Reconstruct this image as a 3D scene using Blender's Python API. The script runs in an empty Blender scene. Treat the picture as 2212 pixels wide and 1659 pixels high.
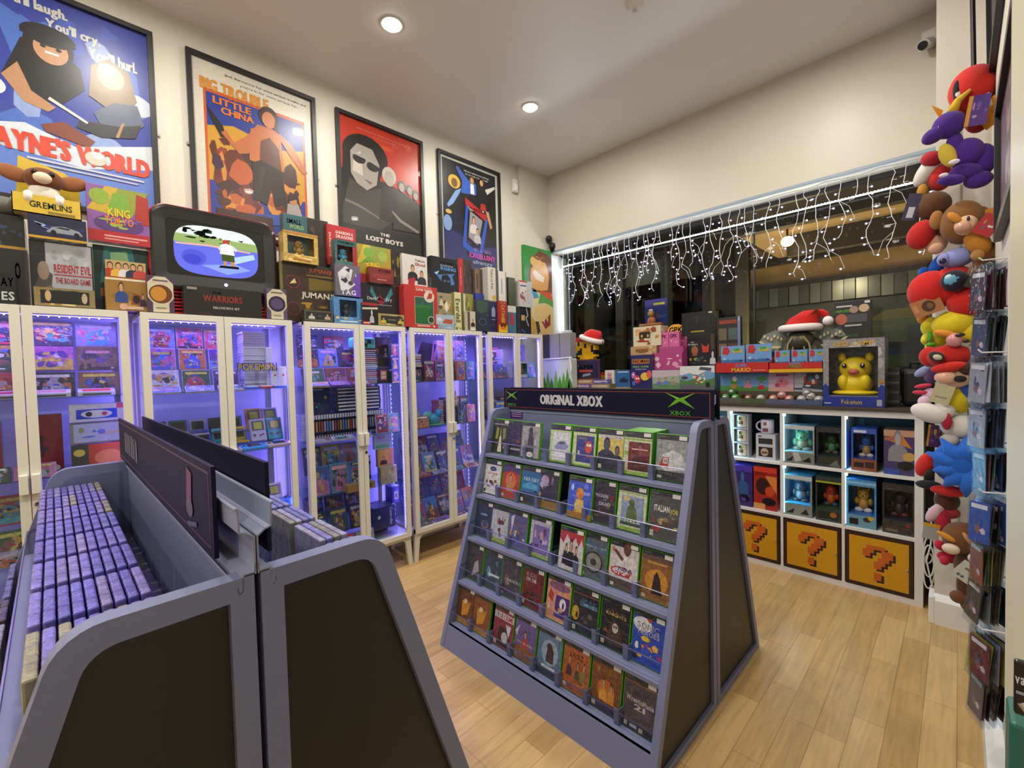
import bpy, math, random
from mathutils import Vector, Matrix, Euler
C = bpy.context.scene.collection
PI = math.pi
def lin(v): return v/12.92 if v <= .04045 else ((v+.055)/1.055)**2.4
def hx(s):
    if not isinstance(s, str): return s
    if len(s) == 3: s = s[0]*2+s[1]*2+s[2]*2
    return tuple(lin(int(s[i:i+2], 16)/255) for i in (0, 2, 4))
# ---------- camera, world, exposure ----------
cd = bpy.data.cameras.new('camera'); cam = bpy.data.objects.new('camera', cd); C.objects.link(cam)
cd.sensor_fit = 'HORIZONTAL'; cd.sensor_width = 36; cd.lens = 36*954.456/2212; cd.clip_start = .02
yaw, pit, rol = math.radians(45.34822), math.radians(-1.75136), math.radians(-1.46097)
fw = Vector((-math.sin(yaw)*math.cos(pit), math.cos(yaw)*math.cos(pit), math.sin(pit)))
r0 = Vector((math.cos(yaw), math.sin(yaw), 0)); u0 = r0.cross(fw)
rr = r0*math.cos(rol)+u0*math.sin(rol); uu = -r0*math.sin(rol)+u0*math.cos(rol)
M = Matrix((rr, uu, -fw)).transposed().to_4x4(); M.translation = (0, 0, 1.43)
cam.matrix_world = M
sc = bpy.context.scene; sc.camera = cam
sc.view_settings.view_transform = 'Standard'; sc.view_settings.look = 'None'; sc.view_settings.gamma = 1
sc.view_settings.use_curve_mapping = False; sc.view_settings.exposure = 0.0
w = bpy.data.worlds.new('world'); sc.world = w; w.use_nodes = True
w.node_tree.nodes['Background'].inputs[0].default_value = (.02, .025, .04, 1)
w.node_tree.nodes['Background'].inputs[1].default_value = .25
cy = sc.cycles; cy.max_bounces = 7; cy.diffuse_bounces = 3; cy.glossy_bounces = 3; cy.transmission_bounces = 4
cy.transparent_max_bounces = 14; cy.sample_clamp_indirect = 3; cy.sample_clamp_direct = 12; cy.caustics_reflective = False; cy.caustics_refractive = False
# ---------- room and street lamps, added soffit fill ----------
def area(name, loc, size, col, power, rot=(0, 0, 0), sy=None, spread=None):
    d = bpy.data.lights.new(name, 'AREA'); d.energy = power; d.color = col; d.size = size
    if sy: d.shape = 'RECTANGLE'; d.size_y = sy
    else: d.shape = 'DISK'
    if spread: d.spread = math.radians(spread)
    o = bpy.data.objects.new(name, d); C.objects.link(o); o.location = loc; o.rotation_euler = rot; return o
CEIL = 3.578
DOWN = [(-2.46, 1.47), (-2.47, 2.73), (-2.42, .24), (-.8, .24), (-.8, 1.5), (-.72, 2.8), (-2.45, -1.1), (-.8, -1.1), (-.8, -2.4), (-2.45, -2.4)]
for x, y in DOWN: area('downlight_lamp', (x, y, CEIL-.035), .085, (1, .94, .85), 18.5)
VIO = (.3, .19, 1)
CABY = [(-.512, .198), (.24, .957), (1.026, 1.741), (1.78, 2.486), (2.559, 3.262)]
for a, b in CABY:
    area('cabinet_led_lamp', (-3.03, (a+b)/2, 1.748), .62, VIO, 10, (0, 0, PI/2), .03)
    area('cabinet_led_lamp_low', (-2.9, b-.035, 1.0), 1.4, VIO, 12, (PI/2, PI/2, 0), .02)
    area('cabinet_led_lamp_back', (-3.2, a+.035, 1.0), 1.4, VIO, 10, (-PI/2, PI/2, 0), .02)
for cx in (-.512, -.854, -1.197, -1.54):
    for z in (.575, .915): area('shelf_led_lamp', (cx+.013, 3.46, z), .3, (.25, .7, 1), 1.1, (0, -PI/2, 0), .015)
area('window_strip_lamp', (-1.7, 3.985, 2.60), 2.95, (.85, .92, 1), 5, (-PI*.55, 0, 0), .02)
area('window_strip_lamp_side', (-3.19, 3.98, 2.15), .85, (.85, .95, 1), 6, (0, -PI/2, 0), .02)
for x, y, z, e in ((-1.3, 6.0, 1.7, 16), (-1.9, 7.0, 1.6, 14), (.2, 6.6, 1.7, 16)): area('street_lamp', (x, y, z), .3, (1, .7, .38), e, (PI, 0, 0))  # unseen upward fill lights, added to brighten the canopy soffit outside
area('street_lamp_low', (-1.2, 6.0, 2.7), .3, (1, .8, .55), 14)
area('street_lamp_low', (-4.4, 6.4, 3.4), .4, (.9, .9, .8), 10)
# ---------- materials ----------
MATS = {}
def mat(key):
    if key in MATS: return MATS[key]
    m = bpy.data.materials.new(key); m.use_nodes = True; nt = m.node_tree; N = nt.nodes; L = nt.links
    b = N['Principled BSDF']; a = N.new('ShaderNodeAttribute'); a.attribute_name = 'Col'
    L.new(a.outputs['Color'], b.inputs['Base Color']); b.inputs['Roughness'].default_value = .6
    if key in ('film', 'print'):  # printed card: ink mottle
        tc = N.new('ShaderNodeTexCoord'); t = N.new('ShaderNodeTexNoise'); t.inputs['Scale'].default_value = 70; t.inputs['Detail'].default_value = 3; L.new(tc.outputs['Object'], t.inputs['Vector'])
        rp = N.new('ShaderNodeValToRGB'); k = .6 if key == 'film' else .84; rp.color_ramp.elements[0].position = .36; rp.color_ramp.elements[0].color = (k, k, k, 1); rp.color_ramp.elements[1].position = .66; k = 1.0 if key == 'film' else .93; rp.color_ramp.elements[1].color = (k, k, k, 1)
        L.new(t.outputs[0], rp.inputs[0]); mx = N.new('ShaderNodeMixRGB'); mx.blend_type = 'MULTIPLY'; mx.inputs[0].default_value = 1; L.new(a.outputs['Color'], mx.inputs[1]); L.new(rp.outputs[0], mx.inputs[2]); L.new(mx.outputs[0], b.inputs['Base Color'])
    def bump(scale, dist, strength=.4, tex='ShaderNodeTexNoise', det=2):
        tc = N.new('ShaderNodeTexCoord'); t = N.new(tex); t.inputs['Scale'].default_value = scale
        if 'Detail' in t.inputs: t.inputs['Detail'].default_value = det
        L.new(tc.outputs['Object'], t.inputs['Vector']); bp = N.new('ShaderNodeBump'); bp.inputs['Strength'].default_value = strength
        bp.inputs['Distance'].default_value = dist; L.new(t.outputs[0], bp.inputs['Height']); return bp
    if key == 'gloss': b.inputs['Roughness'].default_value = .22
    elif key == 'board': b.inputs['Roughness'].default_value = .5; b.inputs['Specular IOR Level'].default_value = .15
    elif key == 'satin': b.inputs['Roughness'].default_value = .42
    elif key == 'paint': b.inputs['Roughness'].default_value = .38; L.new(bump(260, .0006, .25).outputs[0], b.inputs['Normal'])
    elif key == 'wallpaint':
        b.inputs['Roughness'].default_value = .42; L.new(bump(9, .004, .25, det=4).outputs[0], b.inputs['Normal'])
    elif key == 'film':
        b.inputs['Roughness'].default_value = .5; b.inputs['Coat Weight'].default_value = 1; b.inputs['Coat Roughness'].default_value = .07
        L.new(bump(30, .02, .8, det=3).outputs[0], b.inputs['Coat Normal'])
    elif key == 'print': b.inputs['Roughness'].default_value = .34
    elif key == 'metal': b.inputs['Metallic'].default_value = 1; b.inputs['Roughness'].default_value = .25
    elif key == 'fabric':
        b.inputs['Roughness'].default_value = .95; b.inputs['Sheen Weight'].default_value = .12; L.new(bump(300, .003, .6).outputs[0], b.inputs['Normal'])
    elif key == 'screen':
        e = N.new('ShaderNodeEmission'); L.new(a.outputs['Color'], e.inputs[0]); e.inputs[1].default_value = 1.15
        L.new(e.outputs[0], N['Material Output'].inputs[0])
    elif key.startswith('glow'):
        e = N.new('ShaderNodeEmission'); L.new(a.outputs['Color'], e.inputs[0]); e.inputs[1].default_value = float(key[4:])
        L.new(e.outputs[0], N['Material Output'].inputs[0]); m.cycles.emission_sampling = 'NONE'
    elif key in ('glass', 'plastic'):
        t = N.new('ShaderNodeBsdfTransparent'); g = N.new('ShaderNodeBsdfGlossy'); f = N.new('ShaderNodeFresnel'); x = N.new('ShaderNodeMixShader')
        L.new(a.outputs['Color'], t.inputs[0]); f.inputs[0].default_value = 1.45 if key == 'glass' else 1.35; g.inputs['Roughness'].default_value = .01 if key == 'glass' else .12
        if key == 'plastic': L.new(bump(40, .01, .5).outputs[0], g.inputs['Normal'])
        ge = N.new('ShaderNodeNewGeometry'); iv = N.new('ShaderNodeMath'); iv.operation = 'SUBTRACT'; iv.inputs[0].default_value = 1; L.new(ge.outputs['Backfacing'], iv.inputs[1]); mu = N.new('ShaderNodeMath'); mu.operation = 'MULTIPLY'; L.new(f.outputs[0], mu.inputs[0]); L.new(iv.outputs[0], mu.inputs[1]); L.new(mu.outputs[0], x.inputs[0]); L.new(t.outputs[0], x.inputs[1]); L.new(g.outputs[0], x.inputs[2]); L.new(x.outputs[0], N['Material Output'].inputs[0])
    elif key == 'floor':
        tc = N.new('ShaderNodeTexCoord'); mp = N.new('ShaderNodeMapping'); mp.inputs['Rotation'].default_value = (0, 0, PI/2)
        L.new(tc.outputs['Object'], mp.inputs[0]); br = N.new('ShaderNodeTexBrick')
        for k, v in dict(Scale=1, **{'Mortar Size': .0012, 'Brick Width': .5, 'Row Height': .098, 'Bias': 0}).items(): br.inputs[k].default_value = v
        br.offset = .37; br.offset_frequency = 3
        br.inputs['Color1'].default_value = (*hx('b0935f'), 1); br.inputs['Color2'].default_value = (*hx('c7aa78'), 1); br.inputs['Mortar'].default_value = (*hx('957748'), 1)
        L.new(mp.outputs[0], br.inputs['Vector'])
        m2 = N.new('ShaderNodeMapping'); m2.inputs['Scale'].default_value = (34, 2.6, 1); L.new(tc.outputs['Object'], m2.inputs[0])
        nz = N.new('ShaderNodeTexNoise'); nz.inputs['Scale'].default_value = 1; nz.inputs['Detail'].default_value = 6; nz.inputs['Distortion'].default_value = 1.4; L.new(m2.outputs[0], nz.inputs['Vector'])
        m3 = N.new('ShaderNodeMapping'); m3.inputs['Scale'].default_value = (5, 1.6, 1); L.new(tc.outputs['Object'], m3.inputs[0])
        n3 = N.new('ShaderNodeTexNoise'); n3.inputs['Scale'].default_value = 1; n3.inputs['Detail'].default_value = 3; L.new(m3.outputs[0], n3.inputs['Vector'])
        rp = N.new('ShaderNodeValToRGB'); rp.color_ramp.elements[0].position = .3; rp.color_ramp.elements[0].color = (.84, .82, .79, 1); rp.color_ramp.elements[1].position = .72; rp.color_ramp.elements[1].color = (1.14, 1.12, 1.06, 1)
        L.new(nz.outputs[0], rp.inputs[0]); mx = N.new('ShaderNodeMixRGB'); mx.blend_type = 'MULTIPLY'; mx.inputs[0].default_value = 1
        L.new(br.outputs[0], mx.inputs[1]); L.new(rp.outputs[0], mx.inputs[2])
        r3 = N.new('ShaderNodeValToRGB'); r3.color_ramp.elements[0].color = (.85, .83, .8, 1); r3.color_ramp.elements[1].color = (1.1, 1.1, 1.08, 1); L.new(n3.outputs[0], r3.inputs[0])
        mz = N.new('ShaderNodeMixRGB'); mz.blend_type = 'MULTIPLY'; mz.inputs[0].default_value = 1; L.new(mx.outputs[0], mz.inputs[1]); L.new(r3.outputs[0], mz.inputs[2])
        L.new(mz.outputs[0], b.inputs['Base Color']); b.inputs['Roughness'].default_value = .3
        bp = N.new('ShaderNodeBump'); bp.inputs['Distance'].default_value = .001; bp.inputs['Strength'].default_value = .3; L.new(nz.outputs[0], bp.inputs['Height']); L.new(bp.outputs[0], b.inputs['Normal'])
    elif key == 'wood':
        tc = N.new('ShaderNodeTexCoord'); mp = N.new('ShaderNodeMapping'); mp.inputs['Scale'].default_value = (3, 40, 40); L.new(tc.outputs['Object'], mp.inputs[0])
        nz = N.new('ShaderNodeTexNoise'); nz.inputs['Scale'].default_value = 1; nz.inputs['Detail'].default_value = 4; L.new(mp.outputs[0], nz.inputs['Vector'])
        mx = N.new('ShaderNodeMixRGB'); mx.blend_type = 'MULTIPLY'; mx.inputs[0].default_value = .6; L.new(a.outputs['Color'], mx.inputs[1]); L.new(nz.outputs[0], mx.inputs[2]); L.new(mx.outputs[0], b.inputs['Base Color'])
    MATS[key] = m; return m
# ---------- mesh builder ----------
GL = {}
def glyph(ch):
    if ch in GL: return GL[ch]
    cu = bpy.data.curves.new('g', 'FONT'); cu.body = ch; cu.offset = .022; cu.resolution_u = 2; cu.size = 1
    o = bpy.data.objects.new('g', cu); C.objects.link(o); dg = bpy.context.evaluated_depsgraph_get(); dg.update()
    me = o.evaluated_get(dg).to_mesh(); vs = [(v.co.x, v.co.y) for v in me.vertices]; fs = [tuple(p.vertices) for p in me.polygons]
    o.evaluated_get(dg).to_mesh_clear(); bpy.data.objects.remove(o); bpy.data.curves.remove(cu)
    GL[ch] = (vs, fs, (min(v[0] for v in vs), max(v[0] for v in vs)) if vs else (0, .25)); return GL[ch]
for ch in 'ABCDEFGHIJKLMNOPQRSTUVWXYZabcdefghijklmnopqrstuvwxyz0123456789?!\'.:&-+': glyph(ch)
class MB:
    def __init__(s): s.v = []; s.f = []; s.c = []; s.m = []; s.keys = []
    def k(s, key):
        if key not in s.keys: s.keys.append(key)
        return s.keys.index(key)
    def add(s, vs, fs, c, key):
        b = len(s.v); s.v += [tuple(v) for v in vs]; c = hx(c); mi = s.k(key)
        for f in fs: s.f.append(tuple(b+i for i in f)); s.c.append(c); s.m.append(mi)
        return s
    def box(s, x0, y0, z0, x1, y1, z1, c, key='satin', ch=0):
        if x0 > x1: x0, x1 = x1, x0
        if y0 > y1: y0, y1 = y1, y0
        if z0 > z1: z0, z1 = z1, z0
        if ch <= 0:
            vs = [(x, y, z) for z in (z0, z1) for x, y in ((x0, y0), (x1, y0), (x1, y1), (x0, y1))]
            return s.add(vs, [(0, 3, 2, 1), (4, 5, 6, 7), (0, 1, 5, 4), (1, 2, 6, 5), (2, 3, 7, 6), (3, 0, 4, 7)], c, key)
        ch = min(ch, (x1-x0)*.45, (y1-y0)*.45, (z1-z0)*.45)
        import bmesh
        bm = bmesh.new(); bmesh.ops.create_cube(bm, size=1)
        for v in bm.verts: v.co = Vector(((x0+x1)/2+v.co.x*(x1-x0), (y0+y1)/2+v.co.y*(y1-y0), (z0+z1)/2+v.co.z*(z1-z0)))
        bmesh.ops.bevel(bm, geom=bm.edges[:], offset=ch, segments=3 if ch > .012 else 2, profile=.5, affect='EDGES')
        bm.verts.index_update(); s.add([v.co[:] for v in bm.verts], [[v.index for v in f.verts] for f in bm.faces], c, key); bm.free(); return s
    def poly(s, pts, c, key='print'): return s.add(pts, [tuple(range(len(pts)))], c, key)
    def ext(s, pts, d, c, key='satin', side=None):  # extrude closed 3d polygon by vector d
        n = len(pts); d = Vector(d); vs = [tuple(p) for p in pts]+[tuple(Vector(p)+d) for p in pts]
        s.add(vs, [tuple(range(n))[::-1], tuple(range(n, 2*n))]+[(i, (i+1) % n, n+(i+1) % n, n+i) for i in range(n)], c, key); return s
    def ring(s, A, B, d, c, key='satin'):  # frame: outer loop A, inner loop B (same count), extruded by d
        n = len(A); d = Vector(d); vs = [tuple(p) for p in A+B]+[tuple(Vector(p)+d) for p in A+B]; fs = []
        for i in range(n):
            j = (i+1) % n
            fs += [(i, n+i, n+j, j), (2*n+i, 2*n+j, 3*n+j, 3*n+i), (i, j, 2*n+j, 2*n+i), (n+i, 3*n+i, 3*n+j, n+j)]
        return s.add(vs, fs, c, key)
    def tube(s, P, r, c, key='satin', n=8, r2=None, cap=True):
        P = [Vector(p) for p in P]; vs = []; up = None
        for i, p in enumerate(P):
            t = (P[min(i+1, len(P)-1)]-P[max(i-1, 0)]).normalized()
            if up is None: up = Vector((0, 0, 1)) if abs(t.z) < .9 else Vector((1, 0, 0))
            a = t.cross(up).normalized(); bb = a.cross(t).normalized(); up = bb
            q = r if r2 is None else r+(r2-r)*i/(len(P)-1)
            vs += [tuple(p+(a*math.cos(2*PI*k/n)+bb*math.sin(2*PI*k/n))*q) for k in range(n)]
        fs = [(i*n+k, i*n+(k+1) % n, (i+1)*n+(k+1) % n, (i+1)*n+k) for i in range(len(P)-1) for k in range(n)]
        if cap: fs += [tuple(range(n))[::-1], tuple(range((len(P)-1)*n, len(P)*n))]
        return s.add(vs, fs, c, key)
    def ball(s, p, r, c, key='satin', n=14, m=9, rot=None, wob=0):
        if not hasattr(r, '__len__'): r = (r, r, r)
        E = Euler(rot).to_matrix() if rot else None; vs = []
        for i in range(m+1):
            th = PI*i/m
            for k in range(n if 0 < i < m else 1):
                ph = 2*PI*k/n; q = 1+wob*math.sin(3*ph+2*th)*math.sin(th)
                v = Vector((r[0]*math.sin(th)*math.cos(ph)*q, r[1]*math.sin(th)*math.sin(ph)*q, r[2]*math.cos(th)))
                if E: v = E@v
                vs.append(tuple(v+Vector(p)))
        fs = [(0, 1+k, 1+(k+1) % n) for k in range(n)]
        for i in range(1, m-1):
            b = 1+(i-1)*n; fs += [(b+k, b+n+k, b+n+(k+1) % n, b+(k+1) % n) for k in range(n)]
        b = 1+(m-2)*n; e = 1+(m-1)*n; fs += [(b+k, e, b+(k+1) % n) for k in range(n)]
        return s.add(vs, fs, c, key)
    def lathe(s, p, prof, c, key='satin', n=20):
        vs = []; m = len(prof)
        for r, z in prof: vs += [(p[0]+r*math.cos(2*PI*k/n), p[1]+r*math.sin(2*PI*k/n), p[2]+z) for k in range(n)]
        return s.add(vs, [(i*n+k, i*n+(k+1) % n, (i+1)*n+(k+1) % n, (i+1)*n+k) for i in range(m-1) for k in range(n)]+[tuple(range(n))[::-1], tuple(range((m-1)*n, m*n))], c, key)
    def text(s, t, F, x, y, w, h, c, key='print'):  # F(u,v,layer)->3d ; fit t in box w*h centred at x,y
        pen = 0; V = []; Fc = []
        for ch in t:
            if ch in ' _': pen += .3; continue
            if ch not in GL: continue
            vs, fs, (a, b) = GL[ch]; o = len(V); V += [(v[0]-a+pen, v[1]) for v in vs]; Fc += [tuple(o+i for i in f) for f in fs]; pen += b-a+.07
        if not V: return s
        x1 = max(v[0] for v in V); y0 = min(v[1] for v in V); y1 = max(v[1] for v in V)
        return s.add([F(x-w/2+v[0]/x1*w, y-h/2+(v[1]-y0)/(y1-y0)*h) for v in V], Fc, c, key)
    def build(s, name, parent=None, loc=None, rz=0, smooth=False, rot=None):
        me = bpy.data.meshes.new(name); me.from_pydata(s.v, [], s.f)
        at = me.attributes.new('Col', 'FLOAT_COLOR', 'FACE'); at.data.foreach_set('color', [x for c in s.c for x in (c[0], c[1], c[2], 1)])
        for k in s.keys: me.materials.append(mat(k))
        me.polygons.foreach_set('material_index', s.m)
        if smooth: me.polygons.foreach_set('use_smooth', [True]*len(s.f))
        me.update(); o = bpy.data.objects.new(name, me); C.objects.link(o)
        if parent: o.parent = parent
        if loc: o.location = loc
        if rz: o.rotation_euler = (0, 0, rz)
        if rot: o.rotation_euler = rot
        return o
def tag(o, label, cat, group=None):
    o['label'] = label; o['category'] = cat
    if group: o['group'] = group
    return o
def thing(name, label, cat, loc=(0, 0, 0), rz=0, group=None, rot=None):
    o = bpy.data.objects.new(name, None); C.objects.link(o); o.location = loc; o.rotation_euler = rot or (0, 0, rz); o.empty_display_size = .05
    return tag(o, label, cat, group)
def struct(o): o['kind'] = 'structure'; return o
def dup(root, loc, rz=0, label=None, rot=None):
    r = root.copy(); C.objects.link(r); r.location = loc; r.rotation_euler = rot or (0, 0, rz)
    if label: r['label'] = label
    for ch in root.children:
        c = ch.copy(); C.objects.link(c); c.parent = r
        for g in ch.children: d = g.copy(); C.objects.link(d); d.parent = c
    return r
# art: DSL drawn on a plane. F(u,v,l): u,v in 0..1, l layer number; everything is clipped to the sheet (or to the strips round a window)
SKIN = 'c99b78'
def clip(P, x0, y0, x1, y1):
    for ax, lim, sg in ((0, x0, 1), (0, x1, -1), (1, y0, 1), (1, y1, -1)):
        Q = []
        for i, p in enumerate(P):
            q = P[i-1]; a, b = sg*(p[ax]-lim), sg*(q[ax]-lim)
            if (a >= 0) != (b >= 0): t = b/(b-a); Q.append((q[0]+(p[0]-q[0])*t, q[1]+(p[1]-q[1])*t))
            if a >= 0: Q.append(p)
        P = Q
        if len(P) < 3: return []
    return P
def art(mb, F, spec, key='print', lay=1, hole=None):
    if hole: a, b, c, d = hole; RS = [(0, 0, 1, b), (0, d, 1, 1), (0, b, a, d), (c, b, 1, d)]
    else: RS = [(0, 0, 1, 1)]
    def em(P, l, c):
        for r in RS:
            Q = clip(P, *r)
            if Q: mb.poly([F(u, v, l) for u, v in Q], c, key)
    for it in spec.split(';'):
        a = it.split()
        if not a: continue
        o = a[0]; G = (lambda l: (lambda u, v: F(u, v, l)))(lay); lay += 1; n = lambda i: float(a[i])
        if o == 'r': em([(n(1), n(2)), (n(3), n(2)), (n(3), n(4)), (n(1), n(4))], lay, a[5])
        elif o == 'e': em([(n(1)+n(3)*math.cos(2*PI*k/20), n(2)+n(4)*math.sin(2*PI*k/20)) for k in range(20)], lay, a[5])
        elif o == 'p': em([(float(a[i]), float(a[i+1])) for i in range(2, len(a)-1, 2)], lay, a[1])
        elif o == 't': mb.text(a[1], G, n(2), n(3), n(4), n(5), a[6], key)
        elif o == 'b':
            for q in [n(4)*k for k in (-.007, -.0035, 0, .0035, .007)]: mb.text(a[1], (lambda q, l: (lambda u, v: F(u+q, v, l)))(q, lay+q*10), n(2), n(3), n(4), n(5), a[6], key)
        elif o == 'x': mb.text(a[1], lambda u, v: F(n(2)+(v-n(3)), n(3)-(u-n(2)), lay), n(2), n(3), n(4), n(5), a[6], key)
        elif o == 'f':  # generic figure: shoulders, neck, head, hair  f cx cy s aspect cloth skin hair
            cx, y, q, k = n(1), n(2), n(3), n(4); sk = a[6] if len(a) > 6 else SKIN; hr = a[7] if len(a) > 7 else '2a1c12'
            em([(cx+px*q*k, y+py*q) for px, py in [(-.5, 0), (-.46, .38), (-.3, .5), (-.1, .56), (.1, .56), (.3, .5), (.46, .38), (.5, 0)]], lay, a[5])
            for rx, ry, dy, col, l in ((.19, .25, .76, hr, 1), (.15, .2, .72, sk, 2)): em([(cx+rx*q*k*math.cos(2*PI*i/14), y+q*dy+ry*q*math.sin(2*PI*i/14)) for i in range(14)], lay+l*.3, col)
            lay += 1
        elif o == 'n':  # n count seed x0 y0 x1 y1 col,col
            R = random.Random(int(a[2])); cs = a[7].split(',')
            for i in range(int(a[1])):
                x0, y0, x1, y1 = n(3), n(4), n(5), n(6); ex = (x1-x0)*R.uniform(.06, .2); ey = (y1-y0)*R.uniform(.05, .18)
                cx = R.uniform(x0+ex, x1-ex); c2 = R.uniform(y0+ey, y1-ey); k = R.choice((3, 5, 7, 9)); ph = R.random()*6
                em([(min(x1, max(x0, cx+ex*math.cos(ph+2*PI*j/k)*(1 if j % 2 else .7))), min(y1, max(y0, c2+ey*math.sin(ph+2*PI*j/k)))) for j in range(k)], lay+i*.12, R.choice(cs))
            lay += 1.5
def plane(ox, oy, oz, ux, uy, uz, vx, vy, vz, nx, ny, nz, e=.0003):
    return lambda u, v, l=1: (ox+ux*u+vx*v+nx*e*l, oy+uy*u+vy*v+ny*e*l, oz+uz*u+vz*v+nz*e*l)
def front(w, h, d0, face='y', e=.0003):  # local: front at -y (or +x), centred, base z=0
    if face == 'y': return plane(-w/2, -d0, 0, w, 0, 0, 0, 0, h, 0, -1, 0, e)
    return plane(d0, -w/2, 0, 0, w, 0, 0, 0, h, 1, 0, 0, e)
NAMES = {'red': (.6, .05, .04), 'dark red': (.2, .02, .02), 'orange': (.8, .25, .04), 'yellow': (.8, .6, .05), 'green': (.08, .4, .06), 'dark green': (.03, .12, .04), 'teal': (.05, .35, .35), 'blue': (.06, .15, .6), 'dark blue': (.02, .03, .15), 'light blue': (.3, .5, .8), 'purple': (.2, .06, .4), 'pink': (.8, .3, .4), 'white': (.8, .8, .8), 'grey': (.3, .3, .3), 'black': (.02, .02, .02), 'brown': (.15, .08, .04), 'cream': (.75, .65, .45)}
def cname(c):
    c = hx(c); return min(NAMES, key=lambda k: sum((a**.45-b**.45)**2 for a, b in zip(NAMES[k], c)))
ORD = ['first', 'second', 'third', 'fourth', 'fifth', 'sixth', 'seventh', 'eighth', 'ninth', 'tenth', 'eleventh', 'twelfth']+['later']*60
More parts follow.
